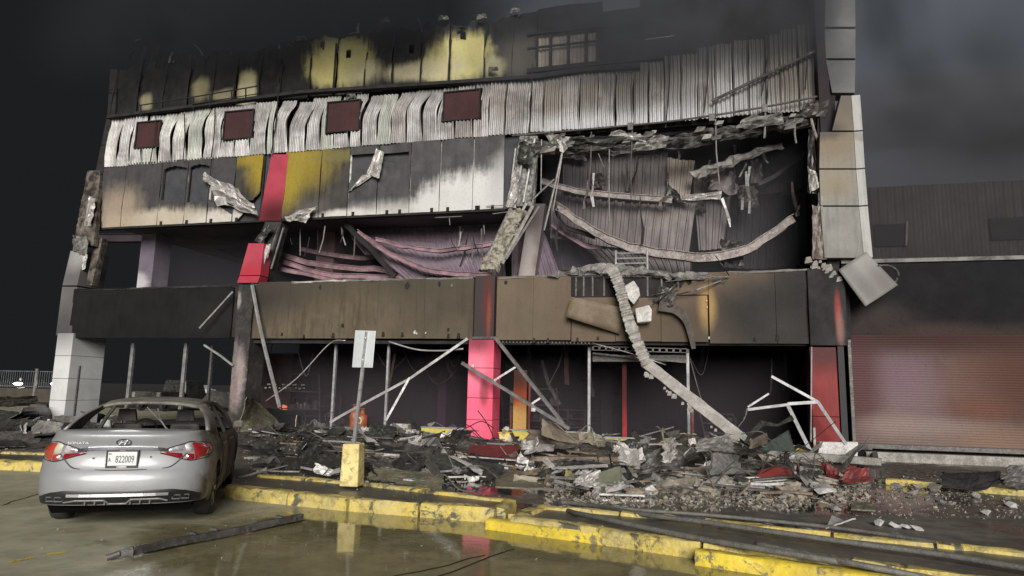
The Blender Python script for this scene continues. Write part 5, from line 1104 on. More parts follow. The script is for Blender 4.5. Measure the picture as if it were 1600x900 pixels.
# ------------------------------------------------------------------ neighbouring building on the right
YN = 20.75
nb = thing('neighbour_building', (9, YN, 0), 'low soot stained building on the right with a closed rolling shutter', 'building')
nx0, nx1 = X(1324, 600, YN), 15.0
sh_b = [blob(1420, 620, 60, 70, YN-.1, .7, (.235,.20,.20), .8), blob(1400, 590, 50, 30, YN-.1, .8, (.20,.155,.185), .8), blob(1530, 600, 50, 50, YN-.1, .8, (.17,.118,.09), .8), blob(1590, 590, 50, 60, YN-.1, .8, (.105,.062,.046), .9), blob(1345, 600, 26, 80, YN-.1, .6, (.11,.062,.062), .9), blob(1450, 690, 130, 28, YN-.1, .7, (.20,.18,.155), .85), blob(1480, 668, 60, 12, YN-.1, .7, (.26,.245,.22), .8), blob(1400, 665, 40, 16, YN-.1, .8, (.30,.27,.23), .7), blob(1560, 690, 60, 26, YN-.1, .8, (.24,.185,.13), .8), blob(1460, 525, 170, 22, YN-.1, .7, (.06,.035,.03), .95), blob(1530, 640, 40, 16, YN-.1, .8, (.17,.09,.06), .7)]
M['shutter'] = stain('heat_stained_shutter', (.075, .050, .044), [(a,b,c,d,max(e,.85),tuple(q*w__ for q, w__ in zip(f_, (.80,.66,.68))),g_) for a,b,c,d,e,f_,g_ in sh_b], .75, nz=.25, nscale=.9, base2=(.056,.037,.032), streak=.15, bmp=.1, mott=.25, metal=.1)
z0, z1 = .45, Z(1420, 524, YN)
rs_ = thing_part('roller_shutter', nb)
nsl = 44
for k in range(nsl):
    a, b_ = z0+(z1-z0)*k/nsl, z0+(z1-z0)*(k+1)/nsl; m = MB()
    m.grid(8, 4, lambda u, v: (nx0+.08+(nx1-nx0-.5)*u, YN-.08-.012*math.sin(PI*v)+.05*fbm((u*5, a*.7, 2), 1)+.02*fbm((u*26, a*2, 7), 1), a+(b_-a)*v)); obj('slat', m, M['shutter'], rs_, smooth=True, fix=False)
for xr in (nx0+.03, nx1-.38): m = MB(); m.box(xr, xr+.09, YN-.14, YN-.01, .02, z1-.03); obj('guide_rail', m, M['char_metal'], rs_, bevel=.006)
m = MB(); m.box(nx0+.125, nx1-.385, YN-.11, YN-.03, z0-.13, z0-.005); obj('bottom_bar', m, M['char_metal'], rs_, bevel=.008)
m = MB(); m.box(nx0, nx1, YN, YN+.25, z1-.02, Z(1420, 410, YN)); obj('fascia', m, stain('neighbour_fascia', (.012,.0112,.0122), [blob(1370, 495, 50, 20, YN, .8, (.040,.032,.030), .8), blob(1500, 520, 160, 14, YN, .8, (.05,.034,.030), .8), blob(1560, 440, 60, 60, YN, .9, (.010,.010,.011), .8)], .7, base2=(.0095,.009,.0098), bmp=.2, spec=.08), nb, bevel=.02)
m = MB(); m.box(nx0, nx1, YN-.06, YN+.2, Z(1420, 410, YN)+.003, Z(1420, 404, YN)); obj('coping', m, plain('dim_coping', (.20,.195,.18), (.07,.068,.065), .8, scale=2), nb)
m = MB(); m.box(nx0, nx1, YN+.26, YN+8, 0, Z(1420, 410, YN)-.2); obj('body_wall', m, M['soot_inside'], nb)
m = MB(); ym2 = 23.0
m.grid(260, 4, lambda u, v: (nx0-.5+(nx1+3-nx0)*u, ym2-.012*math.sin(2*PI*u*(nx1+3-nx0)/.24), Z(1420, 420, ym2)+(Z(1420, 290, ym2)-Z(1420, 420, ym2))*v)); obj('upper_cladding', m, corr_mat('neighbour_cladding', (.020,.0165,.0165), (.014,.012,.012), [blob(1400, 360, 60, 40, ym2, .8, (.022,.02,.02), .8), blob(1460, 350, 40, 60, ym2, .8, (.030,.025,.024), .5)], .1), nb, smooth=True, fix=False)
m = MB(); m.box(nx0-.5, nx1+3, ym2+.06, ym2+6, Z(1420, 420, ym2), Z(1420, 292, ym2)); obj('upper_body', m, M['soot_inside'], nb)
for px0, px1, pa, pb in ((1366, 1418, 386, 352), (1547, 1640, 376, 342)):
    m = MB(); m.box(X(px0, 370, ym2), X(px1, 370, ym2), ym2-.08, ym2+.05, Z(px0, pa, ym2), Z(px0, pb, ym2)); wn = obj('window', m, plain('dark_glass', (.012,.012,.013), (.02,.02,.02), .9, bmp=0, spec=.1), nb)
m = MB(); m.tube([at(1416, 384, ym2-.15), at(1417, 346, ym2-.15)], .03, 6); obj('conduit', m, M['steel'], nb)
m = MB(); m.box(nx0+.3, nx1, YN-.35, YN-.1, 0, .25); obj('plinth', m, M['concrete'], nb, bevel=.02)
# rails that lie along the foot of the shutter
for lab, a, b_, r, mat in (('long bright rail lying along the foot of the rolling shutter', (1382, 728, YN-.5), (1590, 736, YN-.45), .045, 'alu'), ('lower dull rail lying in front of the rolling shutter', (1350, 722, YN-.7), (1566, 745, YN-.65), .05, 'steel')):
    p, q = at(*a), at(*b_); m = MB(); m.bar([p, p.lerp(q, .5)+Vector((0,0,-.03)), q], r*2, r*2); tag(obj('fallen_rail', m, M[mat], bevel=.01), lab, 'rail')
m = MB(); p, q = gr(1385, 757), gr(1640, 779); rough_bar(m, p, q, .16, .12, 77); obj('door_step_kerb', m, M['yellow_paint'], smooth=True, auto=50).__setitem__('kind', 'structure')
# blackened debris lying at the right end of the shutter foot
# ------------------------------------------------------------------ far left: street wall, fence, lights
FD = 41.0
wl = obj('street_wall', MB().box(-75, X(128, 610, FD), FD, FD+.25, 0, Z(40, 607, FD)), plain('street_wall_plaster', (.065,.052,.036), (.045,.036,.026), .85, scale=1.5, bmp=.3, grime=(.05,.042,.032))); tag(wl, 'low brownish wall along the street at the far left', 'wall')
fn = thing('street_fence', (-50, FD+.1, Z(40, 607, FD)), 'thin metal rail fence on top of the low street wall', 'fence')
zb, zt2 = Z(40, 606, FD), Z(40, 579, FD)
fx0, fx1 = -75, X(128, 610, FD)
gm = plain('fence_metal', (.15,.16,.165), (.08,.085,.09), .6, .2, bmp=0)
for zz in (zb+.12, zt2-.05): obj('fence_rail', MB().box(fx0, fx1, FD+.09, FD+.13, zz-.025, zz+.025), gm, fn)
xx = X(-8, 600, FD)
proto = None
while xx < fx1:
    if proto is None: proto = obj('fence_bar', MB().box(xx-.014, xx+.014, FD+.095, FD+.125, zb+.02, zt2), gm, fn)
    else:
        c = proto.copy(); COL.objects.link(c); c.location.x = xx-X(-8, 600, FD); c.parent = fn
    xx += .22
for px in (-20, 57, 125): obj('fence_post', MB().box(X(px, 600, FD)-.09, X(px, 600, FD)+.09, FD-.15, FD-.02, 0, zt2+.15), M['steel'], fn)
def lamp_mat(nm, c, s):
    m, t, b = nt(nm); b.inputs['Base Color'].default_value = (*c, 1); b.inputs['Emission Color'].default_value = (*c, 1); b.inputs['Emission Strength'].default_value = s; return m
hl = lamp_mat('headlight_glow', (1, .97, .92), 5)
for px, sz, lab in ((40, .34, 'parked motorcycle with a bright headlight behind the street fence'), (95, .22, 'smaller motorcycle with a red and white light behind the street fence')):
    p = at(px, 600, FD+1.2); mo = thing('motorcycle', (p.x, p.y, 0), lab, 'motorcycle', 'motorcycles waiting behind the fence')
    for dx in (-.62, .62):
        m = MB(); c = (p.x+dx*.2, p.y+dx, .32); m.lathe([(.2,-.05),(.31,-.05),(.33,0),(.31,.05),(.2,.05)], 'x', 16, (c[0], c[1], c[2])); obj('wheel', m, M['rubber'], mo)
    m = MB(); m.hexa([(p.x-.15,p.y-.5,.4),(p.x+.15,p.y-.5,.4),(p.x+.2,p.y+.6,.5),(p.x-.2,p.y+.6,.5)], [(p.x-.12,p.y-.4,.95),(p.x+.12,p.y-.4,.95),(p.x+.14,p.y+.7,.85),(p.x-.14,p.y+.7,.85)]); obj('motorcycle_body', m, M['soot'], mo, bevel=.05)
    m = MB(); m.tube([(p.x-.38,p.y-.35,1.05),(p.x,p.y-.5,1.0),(p.x+.38,p.y-.35,1.05)], .03); obj('handlebar', m, M['steel'], mo)
    zc = at(px, 600, FD+.6).z
    m = MB(); m.lathe([(.001,-.12),(sz*.7,-.08),(sz,.02),(sz*.6,.1),(.001,.12)], 'z', 14, (p.x, p.y-.62, zc)); obj('headlight', m, hl, mo, smooth=True)
    m = MB(); m.lathe([(.001,-.1),(.1,-.05),(.12,.05),(.001,.14)], 'z', 10, (p.x+.05, p.y-.5, zc+.36)); obj('windscreen', m, M['pale_sheet'], mo)
# dark street buildings / parked pickup seen through the open ground floor
def far_car(px, base_y, D, w_, lab, nm, mat, cat):
    c = at(px, base_y, D); o = thing(nm, (c.x, c.y, 0), lab, cat); L_ = w_/2
    prof = [(-L_,.35),(-L_*.97,.75),(-L_*.62,.9),(-L_*.38,1.38),(L_*.35,1.42),(L_*.68,.95),(L_*.96,.85),(L_,.4)]
    m = MB(); m.prism([(c.x+x, c.y, z) for x, z in prof], (0, 1.7, 0)); obj('body', m, mat, o, bevel=.05)
    for q in ([(-.36,.93),(-.28,1.28),(-.04,1.31),(-.04,.93)], [(0,.93),(0,1.31),(.30,1.32),(.52,.95)]):
        m = MB(); m.prism([(c.x+x*L_, c.y-.02, z) for x, z in q], (0, .05, 0)); obj('window', m, M['soot'], o)
    for dx in (-.58, .6):
        m = MB(); 
        for k in range(1): m.add([(c.x+dx*L_+.33*math.cos(2*PI*j/16), c.y-.04, .33+.33*math.sin(2*PI*j/16)) for j in range(16)]+[(c.x+dx*L_+.33*math.cos(2*PI*j/16), c.y+.2, .33+.33*math.sin(2*PI*j/16)) for j in range(16)], [tuple(range(16))]+[(j, (j+1)%16, 16+(j+1)%16, 16+j) for j in range(16)])
        obj('wheel', m, M['rubber'], o)
    return o
fcar = far_car(302, 612, 75, 4.4, 'pale distant car seen through the open ground floor of the burned building', 'distant_car', plain('distant_car_paint', (.55,.55,.57), (.4,.4,.42), .35, .2, bmp=0), 'car')
pk = thing('pickup_truck', (X(232, 640, 33), 33, 0), 'dim parked pickup with its tail lights off behind the open ground floor', 'pickup')
c = at(228, 625, 33)
m = MB(); m.hexa([(c.x-1.0,33,.5),(c.x+1.0,33,.5),(c.x+1.0,35,.5),(c.x-1.0,35,.5)], [(c.x-.98,33,1.15),(c.x+.98,33,1.15),(c.x+.98,35,1.15),(c.x-.98,35,1.15)]); obj('truck_bed', m, M['dark_sheet'], pk, bevel=.06)
m = MB(); m.hexa([(c.x-.95,35.1,.5),(c.x+.95,35.1,.5),(c.x+.95,37.2,.5),(c.x-.95,37.2,.5)], [(c.x-.78,35.2,1.85),(c.x+.78,35.2,1.85),(c.x+.78,36.7,1.85),(c.x-.78,36.7,1.85)]); obj('cab', m, M['dark_sheet'], pk, bevel=.1)
for dx in (-.86, .86):
    m = MB(); m.box(c.x+dx-.1, c.x+dx+.1, 32.93, 33.02, .8, 1.1); obj('tail_lamp', m, M['grey_sheet'], pk); m = MB(); m.lathe([(.2,-.1),(.34,-.1),(.36,0),(.34,.1),(.2,.1)], 'x', 18, (c.x+dx*.95, 33.6, .36)); obj('wheel', m, M['rubber'], pk)
for px, pyt, hh in ((140, 540, 1), ):
    pass
m = MB(); m.add([(-400,36.2,.005),(60,36.2,.005),(60,590,.005),(-400,590,.005)], [(0,1,2,3)]); obj('street', m, plain('street_falloff_black', (.018,.017,.015), (.012,.012,.011), .8, world=True), fix=False).__setitem__('kind', 'structure')  # near-black colour stands in for lamp light falling off beyond the building
# ------------------------------------------------------------------ burning and orange things inside the ground floor
p = at(445, 631, 25.5); em = thing('smouldering_box', (p.x, p.y, 0), 'small smouldering appliance glowing orange inside the middle of the ground floor', 'appliance')
m = MB(); m.box(p.x-.5, p.x+1.6, p.y+.05, p.y+.6, 0, p.z-.22); obj('cabinet', m, plain('teal_dark', (.02,.034,.038), (.014,.018,.02), .6), em, bevel=.03)
m = MB(); m.grid(6, 4, lambda u, v: (p.x-.22+.34*u, p.y+.02-.03*v, p.z-.24+.2*v*(.7+.3*math.sin(PI*u))), ); obj('glowing_panel', m, lamp_mat('ember_glow', (.9, .20, .08), .42), em, solid=.03)
for k in range(5):
    m = MB(); x = p.x+.38+k*.17; m.box(x, x+.09, p.y+.0, p.y+.04, p.z-.22, p.z+.02+.06*(k % 2)); obj('pale_strip', m, M['grey_sheet'], em)
for k in range(12):
    m = MB(); x = p.x-1.1+k*.16+.04*(k % 3); z = p.z+.62+.02*(k % 2); m.box(x, x+.09, p.y+.1, p.y+.14, z, z+.06); obj('label_strip', m, M['white_concrete'], em)
    if k % 2: m = MB(); m.box(x-.1, x+.08, p.y+.1, p.y+.14, z+.14, z+.19); obj('label_strip', m, M['white_concrete'], em)
p = at(558, 664, 21.6); gz = p.z-.1
oc = thing('orange_cylinder', (p.x, p.y, gz), 'burnt orange gas cylinder pair standing in debris behind the sign post', 'gas cylinder')
for dx, r, h_ in ((-.12, .17, .62), (.18, .20, .52)):
    m = MB(); m.lathe([(.001,0),(r*.9,0),(r,.05),(r,h_*.72),(r*.85,h_*.86),(r*.45,h_*.95),(r*.42,h_*1.12),(.001,h_*1.14)], 'z', 18, (p.x+dx, p.y, gz)); obj('cylinder_body', m, M['orange'], oc, smooth=True, auto=50)
    m = MB(); m.lathe([(.06,h_*1.12),(.06,h_*1.25),(.11,h_*1.25),(.11,h_*1.3),(.001,h_*1.3)], 'z', 10, (p.x+dx, p.y, gz)); obj('valve', m, M['orange'], oc)
m = MB(); m.add([(p.x+.18+.09*math.cos(a), p.y-.205, gz+.26+.12*math.sin(a)) for a in [2*PI*k/20 for k in range(20)]]+[(p.x+.18+.05*math.cos(a), p.y-.205, gz+.26+.075*math.sin(a)) for a in [2*PI*k/20 for k in range(20)]], [(k, (k+1)%20, 20+(k+1)%20, 20+k) for k in range(20)]); obj('ring_mark', m, M['yellow_cream'], oc, solid=.01)
# ------------------------------------------------------------------ tubes, frames and beams that fell down the front
def rod(pix, r, mat, lab, name='metal_tube', cat='metal tube', square=True, sm=False):
    pts = [at(px, py, y) for px, py, y in pix]; pts = smooth_path(pts, 5) if sm else pts
    m = MB(); m.bar(pts, r*2, r*2) if square else m.tube(pts, r, 8)
    o = obj(name, m, M[mat] if isinstance(mat, str) else mat, smooth=not square); tag(o, lab, cat); return o
rod([(364, 456, 20.1), (312, 513, 20.0)], .03, 'steel', 'short metal tube slanting off the bare burnt pillar across the left fascia')
rod([(394, 446, 20.1), (408, 520, 19.95), (437, 637, 19.6)], .04, 'alu', 'long bent tube hanging down beside the bare burnt pillar', sm=True)
rod([(319, 539, 20.3), (345, 556, 20.3), (364, 571, 20.2)], .03, 'alu', 'short bright tube leaning on the bare burnt pillar below the fascia')
rod([(540, 532, 20.2), (515, 537, 20.2), (465, 590, 20.0), (415, 627, 19.8)], .022, 'steel', 'thin curved cable sagging from the fascia to the debris left of the sign', 'cable', 'cable', False, True)
rod([(608, 534, 20.3), (650, 546, 20.3), (690, 548, 20.3), (724, 545, 20.2)], .028, 'alu', 'thin pale cable sagging under the middle fascia', 'cable', 'cable', False, True)
rod([(731, 529, 20.15), (640, 592, 19.9), (540, 646, 19.6), (516, 660, 19.5)], .04, 'steel', 'long grey tube slanting from the pink pillar down to the debris behind the sign')
rod([(640, 590, 19.85), (603, 657, 19.6)], .035, 'steel', 'short grey tube branching down from the long slanting tube')
tr_ = thing('fallen_truss', at(890, 670, 19.3), 'narrow triangular tube truss leaning against the right of the pink pillar', 'truss')
def trod(a, b_, r, nm, mat='steel'):
    m = MB(); m.bar([at(*a), at(*b_)], r*2, r*2); obj(nm, m, M[mat], tr_)
trod((774, 528, 20.15), (888, 672, 19.3), .042, 'chord'); trod((722, 567, 20.05), (890, 670, 19.25), .045, 'chord')
trod((808, 572, 20.0), (770, 596, 19.9), .03, 'brace'); trod((844, 622, 19.65), (828, 633, 19.6), .03, 'brace')
m = MB(); p = at(740, 572, 19.9); m.box(p.x-.04, p.x+.04, p.y-.06, p.y, p.z-.04, p.z+.04); obj('clamp', m, M['white_concrete'], tr_); m = MB(); p = at(834, 640, 19.5); m.box(p.x-.06, p.x+.06, p.y-.08, p.y, p.z-.05, p.z+.05); obj('clamp', m, M['pale_sheet'], tr_)
fr = thing('bent_tube_frame', at(1260, 700, 19.6), 'bent white tube frame standing in front of the red pillar', 'tube frame')
for a, b_, r in (((1205, 588, 19.5), (1278, 628, 19.6), .035), ((1278, 628, 19.6), (1322, 694, 19.5), .04), ((1168, 640, 19.5), (1231, 632, 19.5), .035), ((1230, 631, 19.5), (1278, 628, 19.6), .04), ((1231, 633, 19.5), (1270, 712, 19.4), .045), ((1201, 615, 19.6), (1168, 636, 19.5), .025)):
    m = MB(); m.bar([at(*a), at(*b_)], r*2, r*2); obj('tube', m, M['alu'], fr)
m = MB(); m.tube(smooth_path([at(px, py, 19.5) for px, py in ((1167, 638), (1164, 652), (1152, 668))], 4), .02, 6); obj('tube', m, M['steel'], fr)
rod([(1278, 705, 19.75), (1290, 698, 19.7)], .04, 'alu', 'stub of bright tube beside the white slab under the red pillar')
rod([(925, 536, 20.25), (985, 552, 20.2), (1040, 570, 20.2)], .018, 'steel', 'thin cable drooping under the bracket rail', 'cable', 'cable', False, True)
rod([(1078, 560, 20.3), (1088, 598, 20.2), (1098, 632, 20.2)], .018, 'char_metal', 'thin dark cable hanging beside the right mullion', 'cable', 'cable', False, True)
# the broken concrete beam hanging from the fascia and reaching the ground
fb_ = thing('broken_beam', at(1195, 712, 18.6), 'broken concrete beam hanging over the fascia, ribbed above and smooth below', 'concrete beam')
up_pts = smooth_path([at(px, py, y) for px, py, y in ((940, 421, 20.5), (957, 424, 20.2), (968, 448, 20.0), (980, 492, 19.95), (994, 530, 19.85), (1012, 572, 19.7))], 9)
m = MB(); q_ = smooth_path(up_pts[::4]+[up_pts[-1]], 10); wl_ = []; hl_ = []
for i in range(len(q_)):
    rib = (i*.42+.5*fbm((i*.3, 1, 1), 1)) % 1.0
    wl_.append((.33+.10*fbm((i*.35, 2, 3), 1))*(1.0 if rib > .3 else .80)); hl_.append(.28 if rib > .3 else .19)
m.bar(q_, wl_, hl_, up=(0,1,0))
obj('ribbed_length', m, plain('beam_concrete', (.42,.395,.36), (.26,.245,.22), .85, scale=5, bmp=.9, bscale=20, grime=(.10,.09,.08)), fb_, bevel=.02)
m = MB(); a, b_ = at(1008, 566, 19.72), at(1190, 710, 18.75); k = 26; pts = [a.lerp(b_, i/k) for i in range(k+1)]
m.bar(pts, [.31+.03*fbm((i*.8, 1, 1), 1.3) for i in range(k+1)], [.22+.02*fbm((i*.9, 4, 1), 1.3) for i in range(k+1)], up=(0,1,0)); obj('smooth_length', m, plain('beam_concrete_pale', (.42,.395,.365), (.29,.27,.245), .85, scale=4, bmp=.7, grime=(.2,.18,.16)), fb_, bevel=.02)
for k in range(16):
    t = R.random(); p = a.lerp(b_, t)+Vector((-.16, -.05, -.16))*R.uniform(.9, 1.2); s_ = R.uniform(.03,.07); m = MB()
    m.hexa([p+Vector((-s_,-s_,-s_)), p+Vector((s_,-s_*.8,-s_)), p+Vector((s_,s_,-s_)), p+Vector((-s_,s_,-s_*.6))], [p+Vector((-s_*.5,-s_*.6,s_)), p+Vector((s_,-s_*.5,s_*.7)), p+Vector((s_*.6,s_,s_)), p+Vector((-s_,s_*.7,s_*.8))]); obj('chip', m, M['concrete'], fb_)
# ------------------------------------------------------------------ debris field on the pavement
MARKS = [('the yellow sign post base', 549, 735), ('the pink pillar foot', 752, 690), ('the upright olive sheet', 395, 655), ('the dark green bent sheet', 440, 655), ('the long black sheet', 710, 732), ('the olive panel by the kerb', 630, 748), ('the red panel', 770, 715), ('the brown curled board', 862, 690), ('the truss foot', 890, 672), ('the arched dark sheet', 910, 742), ('the sage green panel', 950, 752), ('the white square panel', 985, 720), ('the right mullion foot', 1078, 700), ('the broken beam foot', 1192, 712), ('the grey cement slab', 1132, 730), ('the arched red panel', 1210, 746), ('the white slab', 1310, 705), ('the shiny red sheet', 1335, 750), ('the yellow bucket', 790, 680), ('the plastic crate', 626, 668), ('the orange gas cylinders', 560, 655), ('the car mirror', 378, 703), ('the white end pillar', 100, 640), ('the left kerb', 30, 705), ('the black tarpaulin heap', 66, 650), ('the hose loop', 875, 785), ('the dark folded sheet', 438, 722), ('the white foil heap', 908, 762), ('the flat grey plate in the puddle', 1315, 824), ('the large chunk before the shutter', 1462, 765), ('the charred post stub', 1366, 715), ('the bare burnt pillar', 370, 640), ('the sunken olive sheet', 815, 748), ('the brown timber', 910, 728)]
M['rubble_dust'] = plain('rubble_dust', (.34,.295,.23), (.20,.172,.135), .9, scale=4, bmp=.5)
ADJ = {'dark_sheet': 'blackish', 'char_metal': 'charred', 'soot': 'soot black', 'grey_sheet': 'grey', 'olive_sheet': 'olive brown', 'torn_skin': 'silvery white', 'pale_sheet': 'off white', 'wood': 'brown', 'steel': 'steel grey', 'rust_beam': 'rusty', 'concrete': 'grey', 'white_concrete': 'whitish', 'rubble_dust': 'tan', 'hose': 'dull'}
USED = {}
def lab_for(noun, mt, px, py, size, group):
    near = sorted(((((px-x)/1.5)**2+(py-y)**2), n_, x, y) for n_, x, y in MARKS)
    d, nm, mx, my = near[0]
    dx, dy = (px-mx)/1.6, py-my; rel = ('right of' if dx > 0 else 'left of') if abs(dx) > abs(dy) else ('in front of' if dy > 0 else 'just behind')
    far = d > 32**2; sz = 'tiny' if size < .08 else 'small' if size < .16 else 'middling' if size < .3 else 'large'
    base = f"{sz} {ADJ.get(mt, 'dark')} {noun} {'some way ' if far and rel != 'just behind' else ''}{rel} {nm}".replace('some way in front', 'well in front')
    for alt in [base]+[f"{base}, towards {q[1]}" for q in near[1:4]]:
        if len(alt.split()) <= 16 and alt not in USED: USED[alt] = group; return alt
    return base
def heap(x, y):
    h = .26*math.exp(-((x+1.5)/5.5)**2-((y-18.6)/1.5)**2) + .36*math.exp(-((x-.6)/2.8)**2-((y-18.0)/1.5)**2) + .22*math.exp(-((x+9)/4.5)**2-((y-18.8)/1.3)**2) + .32*math.exp(-((x+18)/5.0)**2-((y-19)/2.2)**2)
    return max(0, h*(1+.5*fbm((x*.9, y*.9, 3), 1)))
M['heap'] = plain('debris_earth', (.060,.052,.040), (.024,.021,.018), .65, scale=2.5, bmp=.9, bscale=22, grime=(.22,.195,.15), world=True)
m = MB(); m.grid(150, 40, lambda u, v: (lambda x, y: (x, y, heap(x, y)+.035*fbm((x*4, y*4, 1), 1)-.02))(-24+31*u, 14.8+5.9*v))
o = obj('debris_heap', m, M['heap'], fix=False, smooth=True); o['kind'] = 'stuff'; o['label'] = 'low heap of burnt earth and crumbs along the front'
# shared chunk shapes
def chunk_mesh(sd, fl=.7):
    rr = random.Random(sd); bm = bmesh.new()
    for _ in range(13):
        d = Vector((rr.gauss(0,1), rr.gauss(0,1), rr.gauss(0,1))).normalized(); bm.verts.new(Vector((d.x*rr.uniform(.75,1), d.y*rr.uniform(.75,1), d.z*rr.uniform(.75,1)*fl)))
    bmesh.ops.convex_hull(bm, input=bm.verts); 
    for v in [v for v in bm.verts if not v.link_faces]: bm.verts.remove(v)
    me = bpy.data.meshes.new('rubble_chunk'); bm.to_mesh(me); bm.free(); return me
SHAPES = [chunk_mesh(i, R.uniform(.5,.85)) for i in range(14)]
CM = {}
def chunk(p, s, mat, lab, group, sd, name='rubble_chunk', cat='rubble chunk', sc3=(1,1,1)):
    key = (sd % 14, mat)
    if key not in CM: me = SHAPES[sd % 14].copy(); me.materials.append(M[mat]); CM[key] = me
    o = bpy.data.objects.new(name, CM[key]); COL.objects.link(o); o.location = p; o.scale = (s*sc3[0], s*sc3[1], s*sc3[2]); o.rotation_euler = (R.uniform(-.4,.4), R.uniform(-.4,.4), R.uniform(0,6)); tag(o, lab, cat, group); return o
def onheap(px, py, lift=0):
    p = gr(px, py)
    for _ in range(6): p = gr(px, py, heap(p.x, p.y))
    p.z += lift; return p
# sheets of cladding on the ground: pixel quad of the ground footprint, curled by noise
def gsheet(pix, mat, lab, seed, amp=.12, lift=.03, nu=16, nv=8, fold=.0, name='fallen_sheet', cat='metal sheet', thick=.018, smooth=False):
    """corner pixels (front-left, front-right, back-right, back-left), each with a height above the ground"""
    P = []
    for k, (px, py, h) in enumerate(pix):
        p = gr(px, py, h if k < 2 else min(h, .2))
        for _ in range(5): p = gr(px, py, (h if k < 2 else min(h, .2))+heap(p.x, p.y)*.8)
        if k >= 2 and h > .2:            # an upright edge stands over its foot
            yf = P[1 if k == 2 else 0].y; p = at(px, py, yf+.15+.35*h)
        P.append(p)
    m = MB()
    def f(u, v):
        p = P[0]*(1-u)*(1-v)+P[1]*u*(1-v)+P[2]*u*v+P[3]*(1-u)*v
        e = mnoise.noise((u*7+seed, v*6, 9.0)); cr = 0
        for a_, c_, k_ in CR: d_ = abs((u-.5)*math.cos(a_)+(v-.5)*math.sin(a_)-c_); cr += k_*d_
        edge = (1-min(u, 1-u, v, 1-v)*4) if min(u, 1-u, v, 1-v) < .25 else 0
        j = amp*.9*mnoise.noise((u*5+seed*3, v*5, 2.0))*edge
        z = amp*(cr+.30*e)+fold*math.sin(PI*u)
        nn_ = NRM*amp*(cr*.8+.3*e)
        q = p+Vector((j, 0, j*.5 if NRM.z < .7 else 0))+Vector((0, 0, lift)) + (nn_ if NRM.z < .85 else Vector((0,0,z)))+Vector((0,0,fold*math.sin(PI*u) if NRM.z < .85 else 0)); q.z = max(q.z, .01+heap(q.x, q.y)*.3); return q
    rs2 = random.Random(seed*13+1); CR = [(rs2.uniform(0, PI), rs2.uniform(-.25, .25), rs2.uniform(-2.0, 2.6)) for _ in range(3 if smooth is False else 1)]
    NRM = (P[1]-P[0]).cross(P[3]-P[0]).normalized()
    if NRM.y > 0 and abs(NRM.z) < .85: NRM = -NRM
    if abs(NRM.z) >= .85 and NRM.z < 0: NRM = -NRM
    m.grid(nu, nv, f); o = obj(name, m, M[mat] if isinstance(mat, str) else mat, solid=thick, fix=False, smooth=smooth); tag(o, lab, cat); return o
def plank(a, b_, wd, th, mat, lab, name='plank', cat='plank', group=None, za=.06, zb_=.06, bow=.0):
    p, q = onheap(*a, za), onheap(*b_, zb_); mid = (p+q)/2+Vector((0,0,bow)); m = MB(); m.bar(smooth_path([p, mid, q], 4) if bow else [p, p.lerp(q,.35)+Vector((0,R.uniform(-.01,.01),R.uniform(-.01,.01))), q], wd, th); o = obj(name, m, M[mat], bevel=min(.008, th*.2)); tag(o, lab, cat, group); return o
# --- named big pieces
gsheet([(372, 676, .05), (444, 674, .05), (400, 622, 1.0), (384, 622, 1.0)], 'olive_sheet', 'olive curled cladding sheet standing upright in the debris right of the silver car', 1, .10, nu=14, nv=12)
gsheet([(408, 672, .05), (470, 668, .05), (466, 642, .55), (412, 636, .85)], plain('dark_green_sheet', (.035,.050,.038), (.025,.034,.027), .45, .1, scale=2, bmp=.3), 'dark green bent sheet beside the upright olive sheet', 2, .08)
gsheet([(462, 668, .25), (476, 664, .25), (472, 654, .35), (464, 650, .55)], 'pale_sheet', 'small white triangular scrap on the tip of the dark green sheet', 3, .02, nu=5, nv=4)
gsheet([(364, 664, .1), (380, 662, .1), (378, 646, .5), (366, 648, .4)], 'torn_skin', 'crumpled silvery scrap between the silver car and the olive sheet', 4, .12, nu=8, nv=8)
gsheet([(300, 640, .3), (362, 640, .35), (374, 618, .6), (330, 612, .9)], 'grey_sheet', 'grey dented sheet leaning behind the roof of the silver car', 5, .14)
gsheet([(395, 728, .02), (470, 733, .02), (478, 716, .30), (420, 714, .05)], 'dark_sheet', 'smooth dark folded sheet lying on the wet pavement left of the yellow post', 6, .05, smooth=True)
gsheet([(478, 742, .02), (538, 745, .02), (540, 718, .18), (466, 714, .25)], 'dark_sheet', 'dark torn sheet lying against the yellow post base', 7, .13)
gsheet([(492, 746, .02), (534, 748, .02), (532, 736, .15), (496, 736, .12)], 'torn_skin', 'small crumpled grey foil at the left foot of the yellow post', 8, .10, nu=9, nv=6)
gsheet([(572, 748, .02), (690, 768, .02), (692, 742, .14), (578, 728, .22)], 'olive_sheet', 'wide olive yellow panel lying on the kerb right of the yellow post', 9, .09, nu=22)
gsheet([(566, 740, .02), (592, 750, .02), (576, 724, .28), (564, 726, .22)], 'soot', 'charred flap curling up at the right of the yellow post', 10, .08)
gsheet([(634, 728, .10), (760, 752, .02), (792, 738, .06), (648, 710, .28)], 'dark_sheet', 'long black sheet with a pale torn edge in front of the pink pillar', 11, .12, nu=24)
gsheet([(700, 714, .30), (752, 740, .12), (756, 735, .14), (706, 710, .32)], 'pale_sheet', 'thin pale torn edge curling along the long black sheet', 12, .05, nu=14, nv=3)
gsheet([(640, 708, .15), (662, 708, .15), (656, 686, .45), (648, 686, .45)], 'torn_skin', 'upright twist of torn white skin left of the pink pillar', 13, .14, nu=8, nv=9)
gsheet([(655, 694, .2), (684, 704, .15), (682, 696, .2), (660, 686, .45)], 'torn_skin', 'sprawling strip of torn white skin near the pink pillar foot', 14, .12, nu=12, nv=5)
